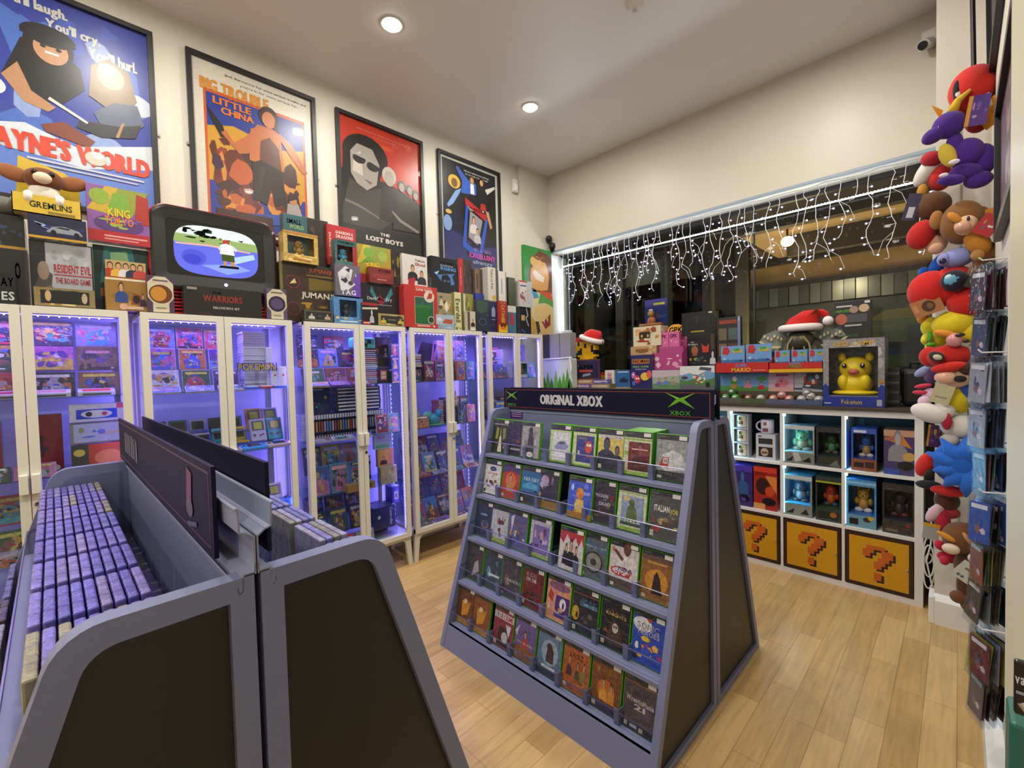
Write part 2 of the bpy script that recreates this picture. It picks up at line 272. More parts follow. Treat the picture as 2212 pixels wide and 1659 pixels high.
T={'t01':(-2.93,-0.171,0.085,1.782,0.234,0.08),'t02':(-2.9,-0.198,0.062,1.77,0.146,0.06),'t03':(-2.95,-0.02,0.209,1.778,0.313,0.06),'t04':(-2.885,-0.016,0.197,1.771,0.089,0.05),'t05':(-3.02,0.194,0.213,1.804,0.313,0.05),'t06':(-2.96,0.205,0.156,1.933,0.091,0.05),'t07':(-2.9,0.198,0.156,1.782,0.156,0.06),'t08':(-2.88,0.33,0.109,1.773,0.185,0.05),'t09':(-2.93,-0.028,0.19,2.067,0.171,0.12),'t09b':(-2.98,-0.192,0.112,2.073,0.14,0.12),'t10':(-2.94,-0.067,0.22,2.169,0.124,0.13),'t11':(-2.97,0.19,0.235,2.073,0.32,0.05),'t12':(-2.89,0.613,0.373,1.771,0.175,0.05),'t13':(-2.88,0.88,0.113,1.778,0.183,0.05),'t14':(-2.98,1.038,0.147,2.128,0.33,0.05),'t15':(-2.93,1.05,0.211,2.126,0.228,0.08),'t16':(-3.03,1.197,0.141,2.148,0.326,0.05),'t17':(-3.0,1.347,0.203,2.18,0.281,0.05),'t18':(-2.94,1.348,0.153,2.172,0.18,0.07),'t19':(-2.96,1.099,0.349,1.781,0.379,0.07),'t20':(-2.93,1.349,0.176,1.964,0.214,0.05),'t21':(-2.99,1.58,0.269,2.068,0.279,0.05),'t22':(-2.93,1.603,0.187,2.062,0.12,0.05),'t23':(-2.99,1.766,0.102,2.09,0.266,0.05),'t24':(-2.96,1.596,0.315,1.825,0.255,0.05),'t25':(-2.96,1.902,0.225,2.094,0.246,0.06),'t26':(-2.89,1.903,0.299,1.774,0.318,0.12),'t27':(-2.9,1.333,0.204,1.778,0.184,0.07),'t28':(-2.88,1.125,0.181,1.782,0.077,0.05),'t29':(-2.88,1.477,0.114,1.778,0.154,0.04),'t30':(-2.88,1.64,0.208,1.777,0.087,0.04),'t31':(-2.99,2.202,0.258,2.075,0.297,0.05),'t32':(-2.95,2.166,0.181,1.788,0.286,0.05),'t33':(-2.89,2.123,0.186,1.781,0.118,0.04),'t34':(-3.0,2.431,0.154,2.097,0.311,0.05),'t35':(-2.93,2.352,0.204,1.788,0.288,0.06),'t36':(-2.88,2.387,0.085,1.778,0.163,0.04),'t37':(-2.97,2.58,0.124,2.124,0.212,0.2),'t38':(-2.95,2.542,0.091,2.053,0.077,0.04),'t39':(-2.9,2.527,0.148,1.778,0.272,0.2),'t40':(-2.9,2.658,0.116,2.041,0.302,0.25),'t41':(-2.9,2.656,0.111,1.776,0.266,0.25),'t42':(-2.9,2.776,0.098,2.052,0.271,0.25),'t43':(-2.88,2.753,0.109,1.77,0.286,0.27),'t44':(-2.9,2.893,0.09,2.028,0.26,0.25),'t45':(-2.9,2.887,0.108,1.777,0.243,0.25),'t46':(-2.88,3.058,0.172,2.022,0.253,0.2),'t47':(-2.9,3.048,0.191,1.77,0.25,0.2),'cdk':(-3.205,3.608,0.443,2.27,0.474,0.03),'cbw':(-3.205,3.668,0.353,1.808,0.48,0.03),'tv':(-2.93,0.602,0.593,1.926,0.416,0.3),'tvs':(-2.92,0.598,0.492,1.948,0.335,0.3),'tvi':(-2.91,0.601,0.415,1.957,0.314,0.3),'tvr':(-2.9,0.64,0.505,1.794,0.198,0.2),'wgrey':(3.5,-2.905,0.373,1.543,0.273),'wtub':(3.5,-2.904,0.392,1.249,0.303),'wpix':(3.8,-2.757,0.354,1.528,0.217),'wcolL':(3.8,-2.907,0.056,1.315,0.114),'wcolR':(3.8,-2.538,0.061,1.314,0.15),'whatA':(3.75,-2.634,0.311,1.642,0.178),'wsign':(3.66,-2.634,0.311,1.324,0.191),'wf1':(3.64,-2.839,0.193,1.277,0.048),'wf2':(3.64,-2.646,0.193,1.278,0.047),'wf3':(3.64,-2.456,0.187,1.279,0.045),'wf4':(3.6,-2.839,0.205,1.236,0.043),'wf5':(3.6,-2.649,0.165,1.238,0.042),'wf6':(3.6,-2.449,0.223,1.24,0.04),'wgrem':(3.7,-2.391,0.105,1.254,0.158),'wblue':(3.72,-2.263,0.166,1.263,0.151),'wpac':(3.62,-2.006,0.21,1.248,0.291),'warc':(3.68,-2.018,0.257,1.535,0.08),'warc2':(3.7,-1.991,0.273,1.614,0.176),'wclr':(3.72,-1.994,0.242,1.8,0.259),'wpkh':(3.78,-1.772,0.216,1.632,0.163),'wpk':(3.66,-1.781,0.278,1.405,0.224),'wfan':(3.62,-1.776,0.252,1.242,0.164),'wkart':(3.6,-1.5,0.282,1.265,0.177),'wfnaf':(3.75,-1.525,0.239,1.449,0.244),'wwheel':(3.8,-1.559,0.267,1.698,0.157),'wdark':(3.75,-1.294,0.176,1.621,0.196),'wb1':(3.5,-1.203,0.191,1.445,0.159),'wb2':(3.5,-1.026,0.189,1.439,0.163),'wtrL':(3.46,-1.119,0.365,1.375,0.067),'wtrR':(3.46,-0.78,0.313,1.373,0.059),'wb3':(3.5,-0.879,0.1,1.435,0.094),'wb4':(3.5,-0.777,0.1,1.432,0.091),'wb5':(3.5,-0.677,0.093,1.423,0.089),'wc1':(3.54,-1.213,0.163,1.241,0.134),'wc2':(3.54,-1.047,0.17,1.243,0.129),'wc3':(3.54,-0.883,0.158,1.245,0.124),'wc4':(3.54,-0.72,0.163,1.248,0.12),'wtray':(3.44,-0.955,0.669,1.153,0.097),'wcre':(3.68,-0.819,0.444,1.534,0.168),'whatB':(3.68,-0.784,0.286,1.696,0.114),'whero':(3.72,-0.505,0.196,1.575,0.257),'wlamp':(3.45,-0.466,0.307,1.137,0.436),'wlampi':(3.45,-0.466,0.251,1.197,0.306),'wblk':(3.62,-0.297,0.057,1.162,0.252),'wcase':(3.55,-0.216,0.108,1.148,0.264),'hook':(3.84,-3.199,0.12,2.763,0.153),'k_m1':(3.46,-1.127,0.105,0.963,0.102),'k_m2':(3.46,-1.128,0.105,0.861,0.099),'k_m3':(3.46,-1.129,0.105,0.755,0.099),'k_mug':(3.48,-0.971,0.122,0.923,0.109),'k_mb':(3.46,-0.962,0.124,0.752,0.178),'k_1':(3.45,-0.76,0.183,0.747,0.261),'k_2':(3.45,-0.59,0.138,0.743,0.265),'k_3':(3.45,-0.412,0.124,0.751,0.268),'k_4':(3.45,-0.246,0.142,0.747,0.27),'k_5':(3.45,-1.112,0.13,0.395,0.298),'k_6':(3.45,-0.964,0.148,0.389,0.308),'k_7':(3.45,-0.767,0.168,0.383,0.279),'k_8':(3.45,-0.595,0.137,0.384,0.295),'k_9':(3.45,-0.425,0.146,0.377,0.303),'k_10':(3.45,-0.251,0.145,0.374,0.306),'d_1':(3.42,-1.072,0.369,-0.005,0.458),'d_2':(3.42,-0.693,0.333,-0.002,0.41),'d_3':(3.42,-0.336,0.336,-0.006,0.423)}
# ================= room shell =================
WX = -3.28; WC = 'd2cdc0'
def sbox(name, b, c, key='wallpaint', ch=0): return struct(MB().box(*b, c, key, ch).build(name))
fl = MB().poly([(-3.6, -3.2, 0), (1.2, -3.2, 0), (1.2, 4.2, 0), (-3.6, 4.2, 0)], 'b08d5a', 'floor'); struct(fl.build('floor'))
sbox('ceiling', (-3.6, -3.2, CEIL, 1.2, 4.2, CEIL+.1), 'e4e2de')
sbox('wall_left', (WX-.15, -3.2, 0, WX, 4.2, CEIL), WC)
sbox('wall_left_pier', (WX, 3.385, 0, -3.24, 4.03, CEIL), 'cfcabb')
sbox('wall_lintel', (-3.4, 3.845, 2.735, 1.0, 4.07, CEIL), 'cfc8ba')
sbox('wall_window_lower', (-3.4, 3.99, 0, 1.0, 4.12, 1.12), 'cfc8ba')
sbox('wall_window_side', (-.09, 3.285, 0, .6, 4.2, CEIL), 'd0c9bc')
sbox('wall_right', (.11, 1.05, 0, .3, 3.285, CEIL), 'd3cec0')
sbox('wall_right_pier', (.057, .66, 0, .3, 1.08, CEIL), 'cfc9b0')
sbox('wall_right_far', (.5, -3.2, 0, .65, .7, CEIL), 'd3cec0')
sbox('wall_rear', (-3.6, -3.3, 0, 1.2, -3.2, CEIL), 'cfc8b8')
bb = MB(); pr = [(0, 0), (-.022, 0), (-.022, .13), (-.012, .15), (0, .16)]
bb.ext([(.11+x*1.9, 1.08, z) for x, z in pr], (0, 2.18, 0), 'e6e3dc', 'satin'); struct(bb.build('baseboard_right'))
b2 = MB().ext([(-.09, 3.285+x*1.5, z) for x, z in pr], (.16, 0, 0), 'e6e3dc', 'satin').build('baseboard_window'); struct(b2)
struct(MB().box(-.112, 3.25, 0, -.088, 3.42, .15, 'e6e3dc', 'satin', .004).build('baseboard_corner'))
struct(MB().box(WX, -3.2, 0, WX+.02, 3.385, .14, 'e6e3dc', 'satin', .004).build('baseboard_left'))
# window: frame, panes
wf = MB()
for x0, x1, z0, z1 in ((-3.24, -.09, 2.70, 2.735), (-3.24, -.09, 1.155, 1.19), (-3.24, -3.205, 1.19, 2.7), (-.125, -.09, 1.19, 2.7)): wf.box(x0, 4.035, z0, x1, 4.075, z1, '2b2b2c' if z0 > 2.6 else 'd7dbdc', 'satin')
for x in (-2.33, -1.2): wf.box(x-.006, 4.04, 1.19, x+.006, 4.06, 2.7, '2a2c2a', 'satin')
struct(wf.build('window_1_frame'))
struct(MB().box(-3.205, 4.05, 1.19, -.125, 4.056, 2.7, 'f4fbf8', 'glass').build('window_1_pane'))
struct(MB().box(-3.24, 3.84, 2.725, -.09, 3.868, 2.75, '93a4b2', 'satin', .004).build('window_1_trim'))
struct(MB().box(-3.235, 3.86, 1.2, -3.225, 4.035, 2.72, 'e9eeee', 'satin').build('trim_1'))
# outside
ex = MB().box(-9, 4.6, -.1, 5, 9.6, 0, '3a3a38', 'satin'); struct(ex.build('exterior_pavement'))
ex = MB()
ex.box(-1.9, 5.3, 3.0, 4, 9.4, 3.1, 'b39a76', 'satin'); ex.box(-9, 9.4, 0, 5, 9.5, 5, '191b17', 'satin')
for y, z0, z1, c, x0 in ((5.3, 2.86, 3.0, '5b5245', -1.9), (6.3, 2.75, 3.0, '45403a', -1.5), (7.6, 2.95, 3.25, 'a58c68', -2.3), (7.58, 2.62, 2.9, 'a08a68', -2.3), (7.5, 2.9, 2.96, '282520', -2.3), (7.5, 2.55, 2.62, '1b1a18', -2.5)): ex.box(x0, y, z0, 4, y+.12, z1, c, 'satin')
struct(ex.build('exterior_canopy'))
ex = MB(); R = random.Random(5)
for i in range(46): x = -2.4+i*.13; ex.box(x, 7.45+.02*(i % 2), 2.28, x+.12, 7.5, 2.55, '8f8d86' if i % 2 else '6b6a66', 'metal')
struct(ex.build('exterior_shutter_trim'))
ex = MB()
for x in (-6.1, -5.2, -4.5, -3.6, -2.9, -2.4): ex.box(x, 7.2, 0, x+.16, 7.3, 4.2, '565449', 'satin')
ex.box(-7, 7.35, 1.0, -2.4, 7.4, 2.2, '272a26', 'satin'); ex.box(-7, 7.3, 2.9, -2.4, 7.38, 3.6, '5d5442', 'satin')
struct(ex.build('exterior_posts_wall'))
ex = MB(); art(ex, plane(-2.4, 7.4, .4, 6.5, 0, 0, 0, 0, 1.85, 0, -1, 0, .004), 'r 0 0 1 1 1f221d;n 40 8 .02 .3 .98 .98 3a4a2b,54521f,2a2f5a,3d2c22,2b3d2c;e .2 .7 .015 .05 a88b4a;e .33 .8 .012 .04 c9c3b0;e .45 .72 .014 .05 b3742e;e .55 .78 .02 .07 9a9a88;e .66 .74 .013 .05 c98a38;e .77 .6 .02 .07 7f9a5a;r .3 .42 .34 .8 23304e;r .58 .5 .66 .9 57523f;r 0 .3 1 .36 2d4a1f'); struct(ex.build('exterior_shop_wall'))
t = thing('exterior_lamp', 'warm glowing lamp seen through the window beyond the string lights', 'lamp', (-1.42, 6.0, 2.86)); MB().ball((0, 0, 0), (.07, .05, .06), (1, .62, .25), 'glow6').build('globe', t); MB().box(-.01, -.01, .04, .01, .01, .14, '222222').build('bracket', t)
# ================= ceiling fittings =================
for i, (x, y) in enumerate(DOWN):
    l = ['round recessed ceiling spotlight nearest the framed posters at the top of the view', 'round recessed ceiling spotlight closest to the string-lit window on the poster side'][i] if i < 2 else 'recessed ceiling spotlight behind or above the viewpoint'
    t = thing('ceiling_spotlight', l, 'ceiling light', (x, y, CEIL), group='recessed ceiling spotlights')
    MB().lathe((0, 0, -.008), [(.062, .008), (.064, 0), (.048, 0), (.046, .006)], 'e8e6e0', 'satin', 28).build('rim', t)
    MB().lathe((0, 0, -.02), [(.0, .0), (.044, 0), (.044, .012), (0, .012)], (1, .93, .75), 'glow28', 24).build('lens', t)
t = thing('smoke_detector', 'white round smoke detector on the ceiling at the top edge', 'smoke detector', (-1.35, 2.43, CEIL))
MB().lathe((0, 0, -.045), [(.02, 0), (.038, .004), (.052, .03), (.055, .045)], 'dcdad4', 'satin', 28).build('housing', t); MB().lathe((0, 0, -.052), [(.01, 0), (.014, .008)], 'b9b7b0', 'satin', 12).build('sensor', t)
t = thing('security_camera', 'small white security camera below the ceiling by the tall white pier', 'camera', (-.1, 3.82, 3.35))
MB().box(-.07, -.03, .02, -.0, .03, .1, 'd9d7d2', 'satin', .01).build('bracket', t); MB().tube([(-.03, .0, .03), (-.06, -.08, -.01)], .032, 'd4d2cd', 'satin', 14).build('body', t)
MB().tube([(-.06, -.08, -.01), (-.064, -.09, -.016)], .024, '222222', 'gloss', 14).build('lens', t)
t = thing('motion_sensor', 'white motion sensor box on the wall above the fourth poster', 'motion sensor', (WX, 3.33, 3.28))
MB().box(0, -.033, 0, .045, .033, .135, 'dfddd6', 'satin', .012).build('housing', t); MB().box(.043, -.022, .02, .052, .022, .08, 'f1efe8', 'gloss', .004).build('lens', t)
t = thing('wall_hook', 'black double ball bracket on the wall above the window corner', 'bracket', (-3.235, 3.8, 2.77))
MB().ball((.03, 0, .11), .036, '141414', 'satin').ball((.045, .04, .03), .04, '181818', 'satin').tube([(.0, 0, .08), (.03, .01, .08), (.04, .03, .04)], .012, '151515').build('ball_joint', t, smooth=True)
MB().lathe((.045, .04, -.03), [(.022, 0), (.03, .02), (.012, .03)], '3a3a3a', 'metal', 14).build('socket', t)
# ================= posters =================
POST = [
 ('leftmost framed film poster with blue sky and black-capped man', -.364, 'r 0 0 1 1 2c3fa0;n 26 3 .02 .2 .98 .98 3a55b8,4a6fc4,33489f,8fa6d8;p 5f7fd0 0 0 1 0 1 .3 .6 .36 .3 .28 0 .34;p d7dee8 0 .3 .3 .36 .55 .3 1 .4 1 .27 .6 .2 0 .24;e .12 .5 .1 .05 e7ebf2;e .9 .6 .12 .06 c9d3e6;b You\'ll_laugh. .365 .935 .36 .062 cfd0c8;b You\'ll_cry. .575 .868 .29 .062 cfd0c8;b You\'ll_hurl. .79 .803 .28 .06 cfd0c8;p 14141a .2 .56 .3 .76 .42 .8 .6 .7 .62 .6 .5 .5 .34 .48;p b98a66 .2 .56 .28 .64 .34 .52 .46 .47 .42 .44 .3 .46;e .44 .76 .13 .09 1a1510;e .45 .745 .09 .068 c79672;e .44 .81 .14 .05 15151c;r .3 .79 .58 .82 17171f;r .42 .725 .49 .735 f2eee6;e .41 .755 .015 .008 24180f;e .49 .755 .015 .008 24180f;p 8a7356 .64 .58 .66 .74 .76 .8 .88 .76 .92 .62 .86 .56 .74 .54;e .77 .71 .08 .065 c9a07c;p 55607a .66 .5 .78 .58 .92 .6 .96 .5 .86 .44 .7 .44;p 23232b .58 .44 .8 .46 .94 .5 .9 .42 .7 .38 .56 .4;p d8d5cc .42 .5 .62 .43 .63 .44 .43 .515;p b08a5c .82 .48 .84 .49 .8 .4 .78 .4;p 7c3a26 .38 .37 .5 .41 .66 .35 .62 .31 .4 .34;b WAYNE\'S_WORLD .5 .268 .95 .1 e0442c;e .66 .262 .06 .035 d9cfc0;r .3 .19 .94 .2 c9cddd;r .36 .17 .9 .178 b9c0d6'),
 ('signed framed film poster with bare-armed adventurer on orange scene, above the red television', .547, 'r 0 0 1 1 d8d3c4;t Jack_Burton\'s_in_for_some_serious_trouble_and .6 .955 .7 .018 2c2a28;t you\'re_in_for_some_serious_fun. .62 .925 .5 .016 2c2a28;r .08 .03 .93 .84 c2592a;r .1 .05 .91 .82 24388c;p c4922c .1 .3 .1 .62 .3 .66 .7 .6 .91 .64 .91 .3;n 60 11 .1 .05 .91 .56 8a3a1e,5e2416,b0562a,3d1c14,c98434,6e2c1c;n 16 4 .1 .3 .45 .62 8a3a1e,5e2416,c98434,3a2038;n 16 5 .55 .2 .91 .5 6e2c1c,b0562a,3d1c14,d89a3c;n 16 6 .1 .05 .5 .3 4a2418,8a3a1e,2a2440,b0562a;b BIG_TROUBLE .33 .865 .54 .068 cf8a35;t IN .3 .82 .06 .018 cf5a2a;b LITTLE .3 .785 .3 .042 d8742c;b CHINA .34 .735 .26 .042 d8742c;p 2e4a9a .2 .12 .9 .2 .9 .14 .5 .08;p 1c1a1c .1 .74 .22 .64 .24 .58 .2 .57 .12 .68;p b5683c .2 .6 .34 .5 .42 .52 .46 .64 .56 .68 .7 .66 .78 .58 .9 .48 .94 .5 .8 .66 .66 .72 .5 .72 .4 .62 .3 .56 .24 .62;p b86a3e .42 .48 .44 .68 .56 .72 .7 .68 .72 .46;p 5b2f20 .5 .44 .52 .62 .6 .66 .68 .6 .7 .44;p 241812 .45 .24 .44 .47 .52 .5 .7 .46 .73 .26 .62 .22 .6 .34 .56 .22;p 3a281c .5 .3 .5 .46 .56 .46;e .6 .79 .085 .065 31180f;e .6 .77 .058 .052 c07a4c;p 31180f .66 .8 .69 .7 .64 .72;p 9c9690 .72 .16 .74 .26 .84 .27 .88 .18;e .79 .29 .04 .035 b07a58;p 2a1a16 .74 .27 .76 .34 .84 .33 .86 .24 .82 .3;r .14 .06 .6 .14 3a2018;r .16 .03 .86 .05 4a4a70'),
 ('framed film poster with red sky and large grey face in sunglasses', 1.452, 'r 0 0 1 1 24211f;p b8301a 0 .62 0 1 1 1 1 .5 .8 .56 .55 .6;n 12 4 .3 .62 .98 .98 c23a20,ae2b18,c94a2a;t Sleep_all_day._Party_all_night._Never_grow_old._Never_die. .55 .945 .68 .014 c98a7c;t It\'s_fun_to_be_a_vampire. .55 .92 .3 .012 c98a7c;e .3 .76 .27 .15 171514;p 171514 .02 .5 .04 .8 .2 .9 .45 .88 .52 .74 .42 .5;p 9b938a .12 .6 .12 .76 .2 .83 .38 .82 .46 .72 .42 .56 .3 .5 .2 .52;p c0b7ac .14 .62 .16 .74 .24 .78 .26 .6;e .22 .72 .075 .035 26262a;e .38 .69 .075 .035 26262a;p 9c9a9c .13 .745 .3 .73 .46 .7 .46 .71 .3 .745 .13 .76;p 6c5f58 .27 .58 .37 .57 .34 .55;p 3c3834 0 .3 .1 .56 .3 .5 .5 .55 .6 .3 .4 .2 0 .22;p 6b655e .04 .4 .2 .38 .5 .3 .5 .29 .2 .36 .04 .38;e .58 .66 .09 .07 b9b2a6;e .58 .64 .065 .06 a89f95;p 2a2724 .44 .3 .48 .56 .6 .54 .72 .52 .76 .3;e .74 .61 .055 .045 4b4440;e .74 .6 .035 .035 9a9088;e .84 .6 .05 .04 37322f;e .85 .59 .032 .032 8f857c;e .93 .57 .045 .045 4a3f38;e .93 .56 .03 .03 9c9288;p 33302c .6 .25 .68 .52 .84 .52 .98 .5 .98 .26;p 857d75 .6 .4 .72 .34 .96 .28 .95 .26 .7 .32 .6 .38;r 0 0 1 .22 1a1918;b THE .5 .19 .12 .022 d2ccc2;b LOST_BOYS .5 .145 .46 .036 d2ccc2;r .2 .05 .8 .055 6c6862;r .24 .035 .76 .04 6c6862'),
 ('rightmost framed poster, black with two men over a tilted blue booth, beside the window pier', 2.367, 'r 0 0 1 1 c9cdc4;r .04 .02 .96 .98 17191f;n 26 9 .06 .1 .94 .6 1a2038,22244a,151a30;p 2c2f66 .04 .02 .96 .02 .96 .3 .6 .26 .3 .34 .04 .4;t History_is_about_to_be_rewritten .62 .93 .44 .02 d6d6d2;t by_two_guys_who_can\'t_spell. .62 .905 .4 .018 d6d6d2;e .23 .8 .1 .06 d9b23a;e .23 .79 .05 .04 7c5638;p 3a62c0 .34 .72 .36 .83 .26 .93 .29 .95 .46 .86 .6 .84 .6 .74;e .53 .87 .045 .035 5a3420;e .53 .86 .03 .028 c99b74;p dfe3ea .5 .74 .5 .83 .56 .83 .57 .74;p 7fa2d8 .32 .72 .2 .6 .12 .56 .1 .58 .24 .72 .34 .76;p 1d1d22 .62 .66 .62 .84 .78 .84 .8 .66;e .7 .88 .045 .035 3a2418;e .7 .87 .03 .028 d0a07a;p d4d2ca .76 .82 .94 .88 .95 .86 .8 .78;p a8332a .66 .62 .78 .62 .76 .68 .68 .68;p b58a66 .76 .62 .82 .62 .88 .48 .84 .46;p 2b52b4 .34 .26 .42 .66 .46 .66 .4 .28;p 2b52b4 .34 .24 .34 .3 .66 .2 .66 .14;p 2f56b8 .6 .16 .76 .56 .8 .54 .66 .14;p a82c30 .4 .63 .4 .69 .78 .58 .76 .52;t TELEPHONE .59 .6 .28 .03 e4dcd4;p 8d8c92 .44 .34 .48 .58 .7 .52 .6 .28;f .54 .38 .16 .9 c9c6c4;f .6 .3 .14 .9 b9b4ba;e .1 .42 .07 .07 7d99c9;e .12 .52 .05 .02 c9a55a;t BILL_&_TED\'S .68 .235 .3 .03 8f7ac0;b EXCELLENT .68 .18 .46 .045 c2449a;t adventure .68 .125 .34 .04 9aa3d0;r .3 .05 .9 .056 8a88a0'),
]
for lab, y0, sp in POST:
    W_, H_ = .757, 1.09; t = thing('framed_poster', lab, 'poster', (WX, y0+W_/2, 3.418-H_), group='framed film posters in a row on the wall')
    A = [(.001, -W_/2, 0), (.001, W_/2, 0), (.001, W_/2, H_), (.001, -W_/2, H_)]; k = .026
    B = [(.001, -W_/2+k, k), (.001, W_/2-k, k), (.001, W_/2-k, H_-k), (.001, -W_/2+k, H_-k)]
    MB().ring(A, B, (.026, 0, 0), '1b1a1b', 'satin').build('frame', t)
    p = MB(); art(p, plane(.003, -W_/2+k, k, 0, W_-2*k, 0, 0, 0, H_-2*k, 1, 0, 0, .00019), sp); p.build('print', t)
    MB().poly([(.018, -W_/2+k, k), (.018, W_/2-k, k), (.018, W_/2-k, H_-k), (.018, -W_/2+k, H_-k)], 'ffffff', 'glass').build('glazing', t)
    for s in (-1, 1): MB().tube([(.0, s*(W_/2+.008), .52), (.012, s*(W_/2+.008), .52)], .008, 'c9c6bd', 'metal', 10).build('mounting_screw', t)
# painted canvases on the pier
for k, c, nm, sp in (('cdk', '2f8a3c', 'square canvas painting in green and brown hung above the other canvas by the window', 'r 0 0 1 1 2f8a3c;p 6b4024 .3 0 .12 .35 .3 .75 .55 .95 .9 .9 1 .8 1 0;p d9a25c .2 .1 .24 .5 .5 .72 .78 .7 .9 .4 .84 .08 .5 .02;e .42 .68 .2 .13 e2b06a;p efe6d2 .3 .42 .36 .5 .72 .36 .68 .24 .4 .28;p 8c5a30 .3 .84 .5 .78 .7 .84 .72 .78 .5 .72 .3 .78'),
                      ('cbw', 'd9c07a', 'cream, green and red painted canvas resting just above the last cabinet', 'r 0 0 1 1 dccfa4;p 4a98c8 0 1 .2 1 .34 .84 .1 .8;p c8502c .3 1 .9 1 1 .8 .5 .84;p 4c9a42 .3 .7 .4 .95 .7 .86 1 .8 1 .66 .6 .74;p e6c684 .1 .5 .2 .7 .5 .66 .8 .72 .96 .5 .9 .1 .6 0 .4 .06 .3 .3;p 8c2f22 .44 .3 .6 .36 .86 .5 .84 .24 .6 .14;p f0e8d4 .5 .34 .58 .36 .55 .26;p f0e8d4 .66 .38 .74 .42 .72 .3;p 3c3428 .14 .3 .3 .3 .36 .08 .24 0;p d6a63a 0 .4 .12 .3 .2 .05 0 0')):
    X, y, w_, z, h = T[k][:5]; t = thing('canvas_painting', nm, 'painting', (-3.239, y, z), group='canvas paintings on the pier')
    MB().box(0, -w_/2, 0, .034, w_/2, h, c, 'print', .002).build('canvas', t); p = MB(); art(p, front(w_, h, .0345, 'x', .0002), sp); p.build('painting', t)
# ================= television =================
X, y, w_, z, h = T['tv'][:5]; t = thing('retro_television', 'red retro television with rounded shell showing a skater, on the cabinets', 'television', (-3.0, .612, 1.785))
def rrect(x, W, H, r, z0, n=6, cx=0, pw=1):
    P = []
    for sx, sz, a0 in ((1, -1, -90), (1, 1, 0), (-1, 1, 90), (-1, -1, 180)):
        for i in range(n+1): a = math.radians(a0+90*i/n); P.append((x, cx+sx*(W/2-r)+r*math.cos(a), z0+H/2+sz*(H/2-r)+r*math.sin(a)))
    return P
H_, z0 = .45, .135
def shell(L, c, key, name, par, cap0=True):
    m = MB(); n = len(L[0]); vs = [p for l in L for p in l]
    m.add(vs, [(i*n+k, i*n+(k+1) % n, (i+1)*n+(k+1) % n, (i+1)*n+k) for i in range(len(L)-1) for k in range(n)]+([tuple(range(n))[::-1]] if cap0 else []), c, key); return m.build(name, par, smooth=False)
shell([rrect(-.3, .46, .34, .1, z0+.05), rrect(-.16, .56, .43, .1, z0+.01), rrect(-.02, .63, .46, .09, z0-.005), rrect(.012, .62, .45, .085, z0), rrect(.02, .585, .415, .075, z0+.017)], 'b3211a', 'gloss', 'shell', t)
shell([rrect(-.012, .612, .442, .083, z0+.004), rrect(.019, .612, .442, .083, z0+.004), rrect(.022, .585, .415, .075, z0+.017)], '232022', 'gloss', 'front_rim', t, False)
A = rrect(.021, .585, .415, .075, z0+.017); B = rrect(.012, .475, .30, .02, z0+.078)
m = MB(); n = len(A); m.add(A+B, [(i, (i+1) % n, n+(i+1) % n, n+i) for i in range(n)], '1d1b1c', 'satin'); m.build('bezel', t)
scn = MB().poly(rrect(.010, .48, .305, .02, z0+.076), '0b0c10', 'gloss'); sc_o = scn.build('screen', t)
im = MB(); F_ = plane(.011, -.205, z0+.09, 0, .41, 0, 0, 0, .275, 1, 0, 0, .0002)
ov = [(.5+.5*math.copysign(abs(math.cos(a))**.55, math.cos(a)), .5+.5*math.copysign(abs(math.sin(a))**.62, math.sin(a))) for a in [2*PI*i/36 for i in range(36)]]
def clipband(v0, v1, c, l):  # part of the oval between two heights
    P = [(u, v) for u, v in ov if v0-1e-6 <= v <= v1+1e-6]; L_ = sorted([p for p in P if p[0] < .5], key=lambda p: -p[1]); R_ = sorted([p for p in P if p[0] >= .5], key=lambda p: p[1])
    ed = lambda v, s: (.5+s*.5*(max(0, 1-abs((v-.5)*2)**(2/.62)))**(.55/2), v)
    im.poly([F_(*p, l) for p in [ed(v0, 1)]+R_+[ed(v1, 1), ed(v1, -1)]+L_+[ed(v0, -1)]], c, 'screen')
clipband(.78, 1, 'eaf2ee', 1); clipband(.6, .8, '9db56e', 1); clipband(0, .62, '6d74e6', 1)
art(im, F_, 'n 16 3 .08 .66 .5 .96 10140e,1f3a1c,0c100c;n 10 5 .5 .66 .9 .84 c9cf5a,3c5a2a,e8eef0,7a8a4a;p e8b6a8 .02 .6 .4 .64 .9 .6 .9 .57 .4 .6 .02 .57;p b9d8ff .6 .4 .94 .56 .96 .46 .7 .3;p 8fa8ff .3 .2 .7 .3 .9 .2 .6 .06;e .22 .34 .14 .16 5a5fd8;e .2 .3 .1 .1 4a4ecc;e .6 .73 .045 .06 b84a3c;p f4f8f4 .52 .48 .53 .68 .6 .71 .68 .68 .7 .48;p d8dde0 .5 .58 .53 .67 .55 .64 .53 .54;p d8dde0 .74 .6 .69 .68 .67 .64 .71 .56;p 4a5a2e .54 .34 .54 .48 .69 .48 .7 .34;p c98e6c .56 .24 .56 .34 .6 .34 .6 .24;p c98e6c .65 .24 .64 .34 .69 .34 .7 .24;p 1c1c22 .5 .19 .52 .24 .74 .25 .75 .2', 'screen'); im.build('picture', sc_o)
MB().ball((.022, .03, z0+.045), .009, 'c8ccff', 'glow3').build('power_light', t)
sb = MB()
for i in range(7): sb.box(-.2, -.25+.006*i, i*.019, .0, .25-.006*i, i*.019+.012, 'a81d18', 'gloss', .004)
sb.box(-.19, -.2, 0, -.02, .2, z0+.02, '3a0c0a'); sb.build('ribbed_stand', t)
